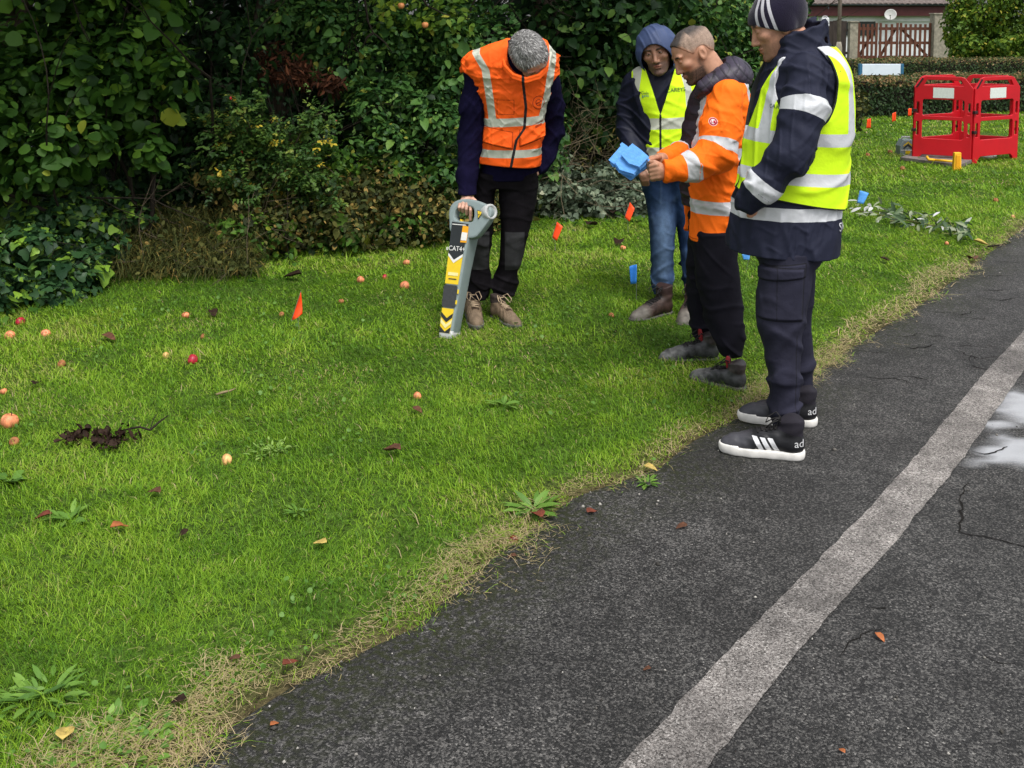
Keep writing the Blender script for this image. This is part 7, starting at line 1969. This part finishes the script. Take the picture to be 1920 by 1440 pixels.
tag(tw.build('twig', m_twigd, None, G(1870, 463), True), 'dark stick at the road edge to the right of the cut leafy branch', 'twig')
def leafy_branch():
    b = G(1720, 425); root = empty('cut_branch', b, 'cut leafy branch with silvery leaf undersides lying across the lawn on the right', 'branch')
    pts = [G(x, y) + [0, 0, .03] for x, y in ((1610, 402), (1650, 410), (1700, 420), (1760, 432), (1815, 447))]
    q = MB().tube(pts, np.linspace(.004, .008, 5), 6)
    for a, c in (((1700, 420), (1668, 428)), ((1760, 432), (1740, 415)), ((1790, 440), (1775, 420)), ((1720, 424), (1700, 405)), ((1800, 445), (1765, 452))):
        q.tube([G(*a) + [0, 0, .03], G(*c) + [0, 0, .06]], .003, 5)
    q.build('stem', MAT('green_stem', (.16, .17, .05), .7), root, b, True)
    n = 150
    t = rl.random(n); px = 1610 + t * 215 + rl.normal(size=n) * 8; py = 400 + t * 46 + rl.normal(size=n) * 8
    pos = np.array([G(a, c) + [0, 0, rl.uniform(.02, .09)] for a, c in zip(px, py)])
    tint = np.where(px < 1660, rl.uniform(.7, 1, n), norm01(n, rl, .45, .3))
    v, f, tt2 = leaf_arrays(pos, np.tile([0, -.2, 1.0], (n, 1)), rl.uniform(.07, .13, n), 'lance', rl, tint, np.tile([-.6, -.3, 0.1], (n, 1)), .5)
    mesh('leaves', v, f, RAMPMAT('leaf_silver', [(0, (.02, .05, .02)), (.5, (.07, .12, .045)), (.75, (.24, .28, .16)), (1, (.55, .55, .56))], .5, .3, .1), root, {'tint': tt2}, base=b)
leafy_branch()
def weed(px, py, n, size, kind, label, mat, spread=.5, up=.3):
    b = G(px, py); b[2] = lawn_z(b[0], b[1]); root = empty('weed', b, label, 'weed', 'broad leaved weeds in the lawn')
    parts = []
    a = rl.uniform(0, 6.28, n); d = np.stack([np.cos(a), np.sin(a), np.full(n, up) * rl.uniform(.3, 1.3, n)], 1)
    nr = np.stack([-np.cos(a) * .5, -np.sin(a) * .5, np.ones(n)], 1)
    pos = np.tile([0, 0, .01], (n, 1)) + np.stack([np.cos(a), np.sin(a), a * 0], 1) * rl.uniform(0, spread * size, n)[:, None]
    v, f, t = leaf_arrays(pos, nr, size * rl.uniform(.6, 1.2, n), kind, rl, norm01(n, rl, .6, .2), d, .15)
    mesh('leaves', v, f, mat, root, {'tint': t})
m_weed = RAMPMAT('weed_leaf', [(0, (.04, .10, .02)), (.5, (.10, .21, .03)), (1, (.20, .34, .06))], .5, .3, .25)
weed(1000, 955, 30, .085, 'lance', 'broad leaved dock at the lawn edge above the dark red apple', m_weed)
weed(85, 1310, 60, .060, 'lance', 'jagged dandelion rosette in the bottom left corner', m_weed, 1.6)
weed(205, 1410, 110, .028, 'ovate', 'low spreading weed with many small leaves at the bottom edge', m_weed, 5, .3)
weed(130, 985, 20, .065, 'lance', 'rosette of long leaves beside the red brown leaf on the left', m_weed)
weed(510, 848, 70, .030, 'lance', 'pale feathery weed beside the striped apple', RAMPMAT('weed_feather', [(0, (.10, .20, .04)), (1, (.28, .42, .10))], .5, .3, .25), 3.0, .6)
weed(15, 905, 8, .06, 'round', 'round leaved seedling at the left edge of the lawn', m_weed)
weed(945, 770, 16, .06, 'lance', 'dark plantain in the lawn right of the lone apple', m_weed)
weed(1215, 905, 22, .05, 'lance', 'small bright weed on the asphalt edge by the pale yellow leaf', m_weed)
weed(560, 965, 12, .05, 'lance', 'single broad leaved weed in the foreground lawn', m_weed)
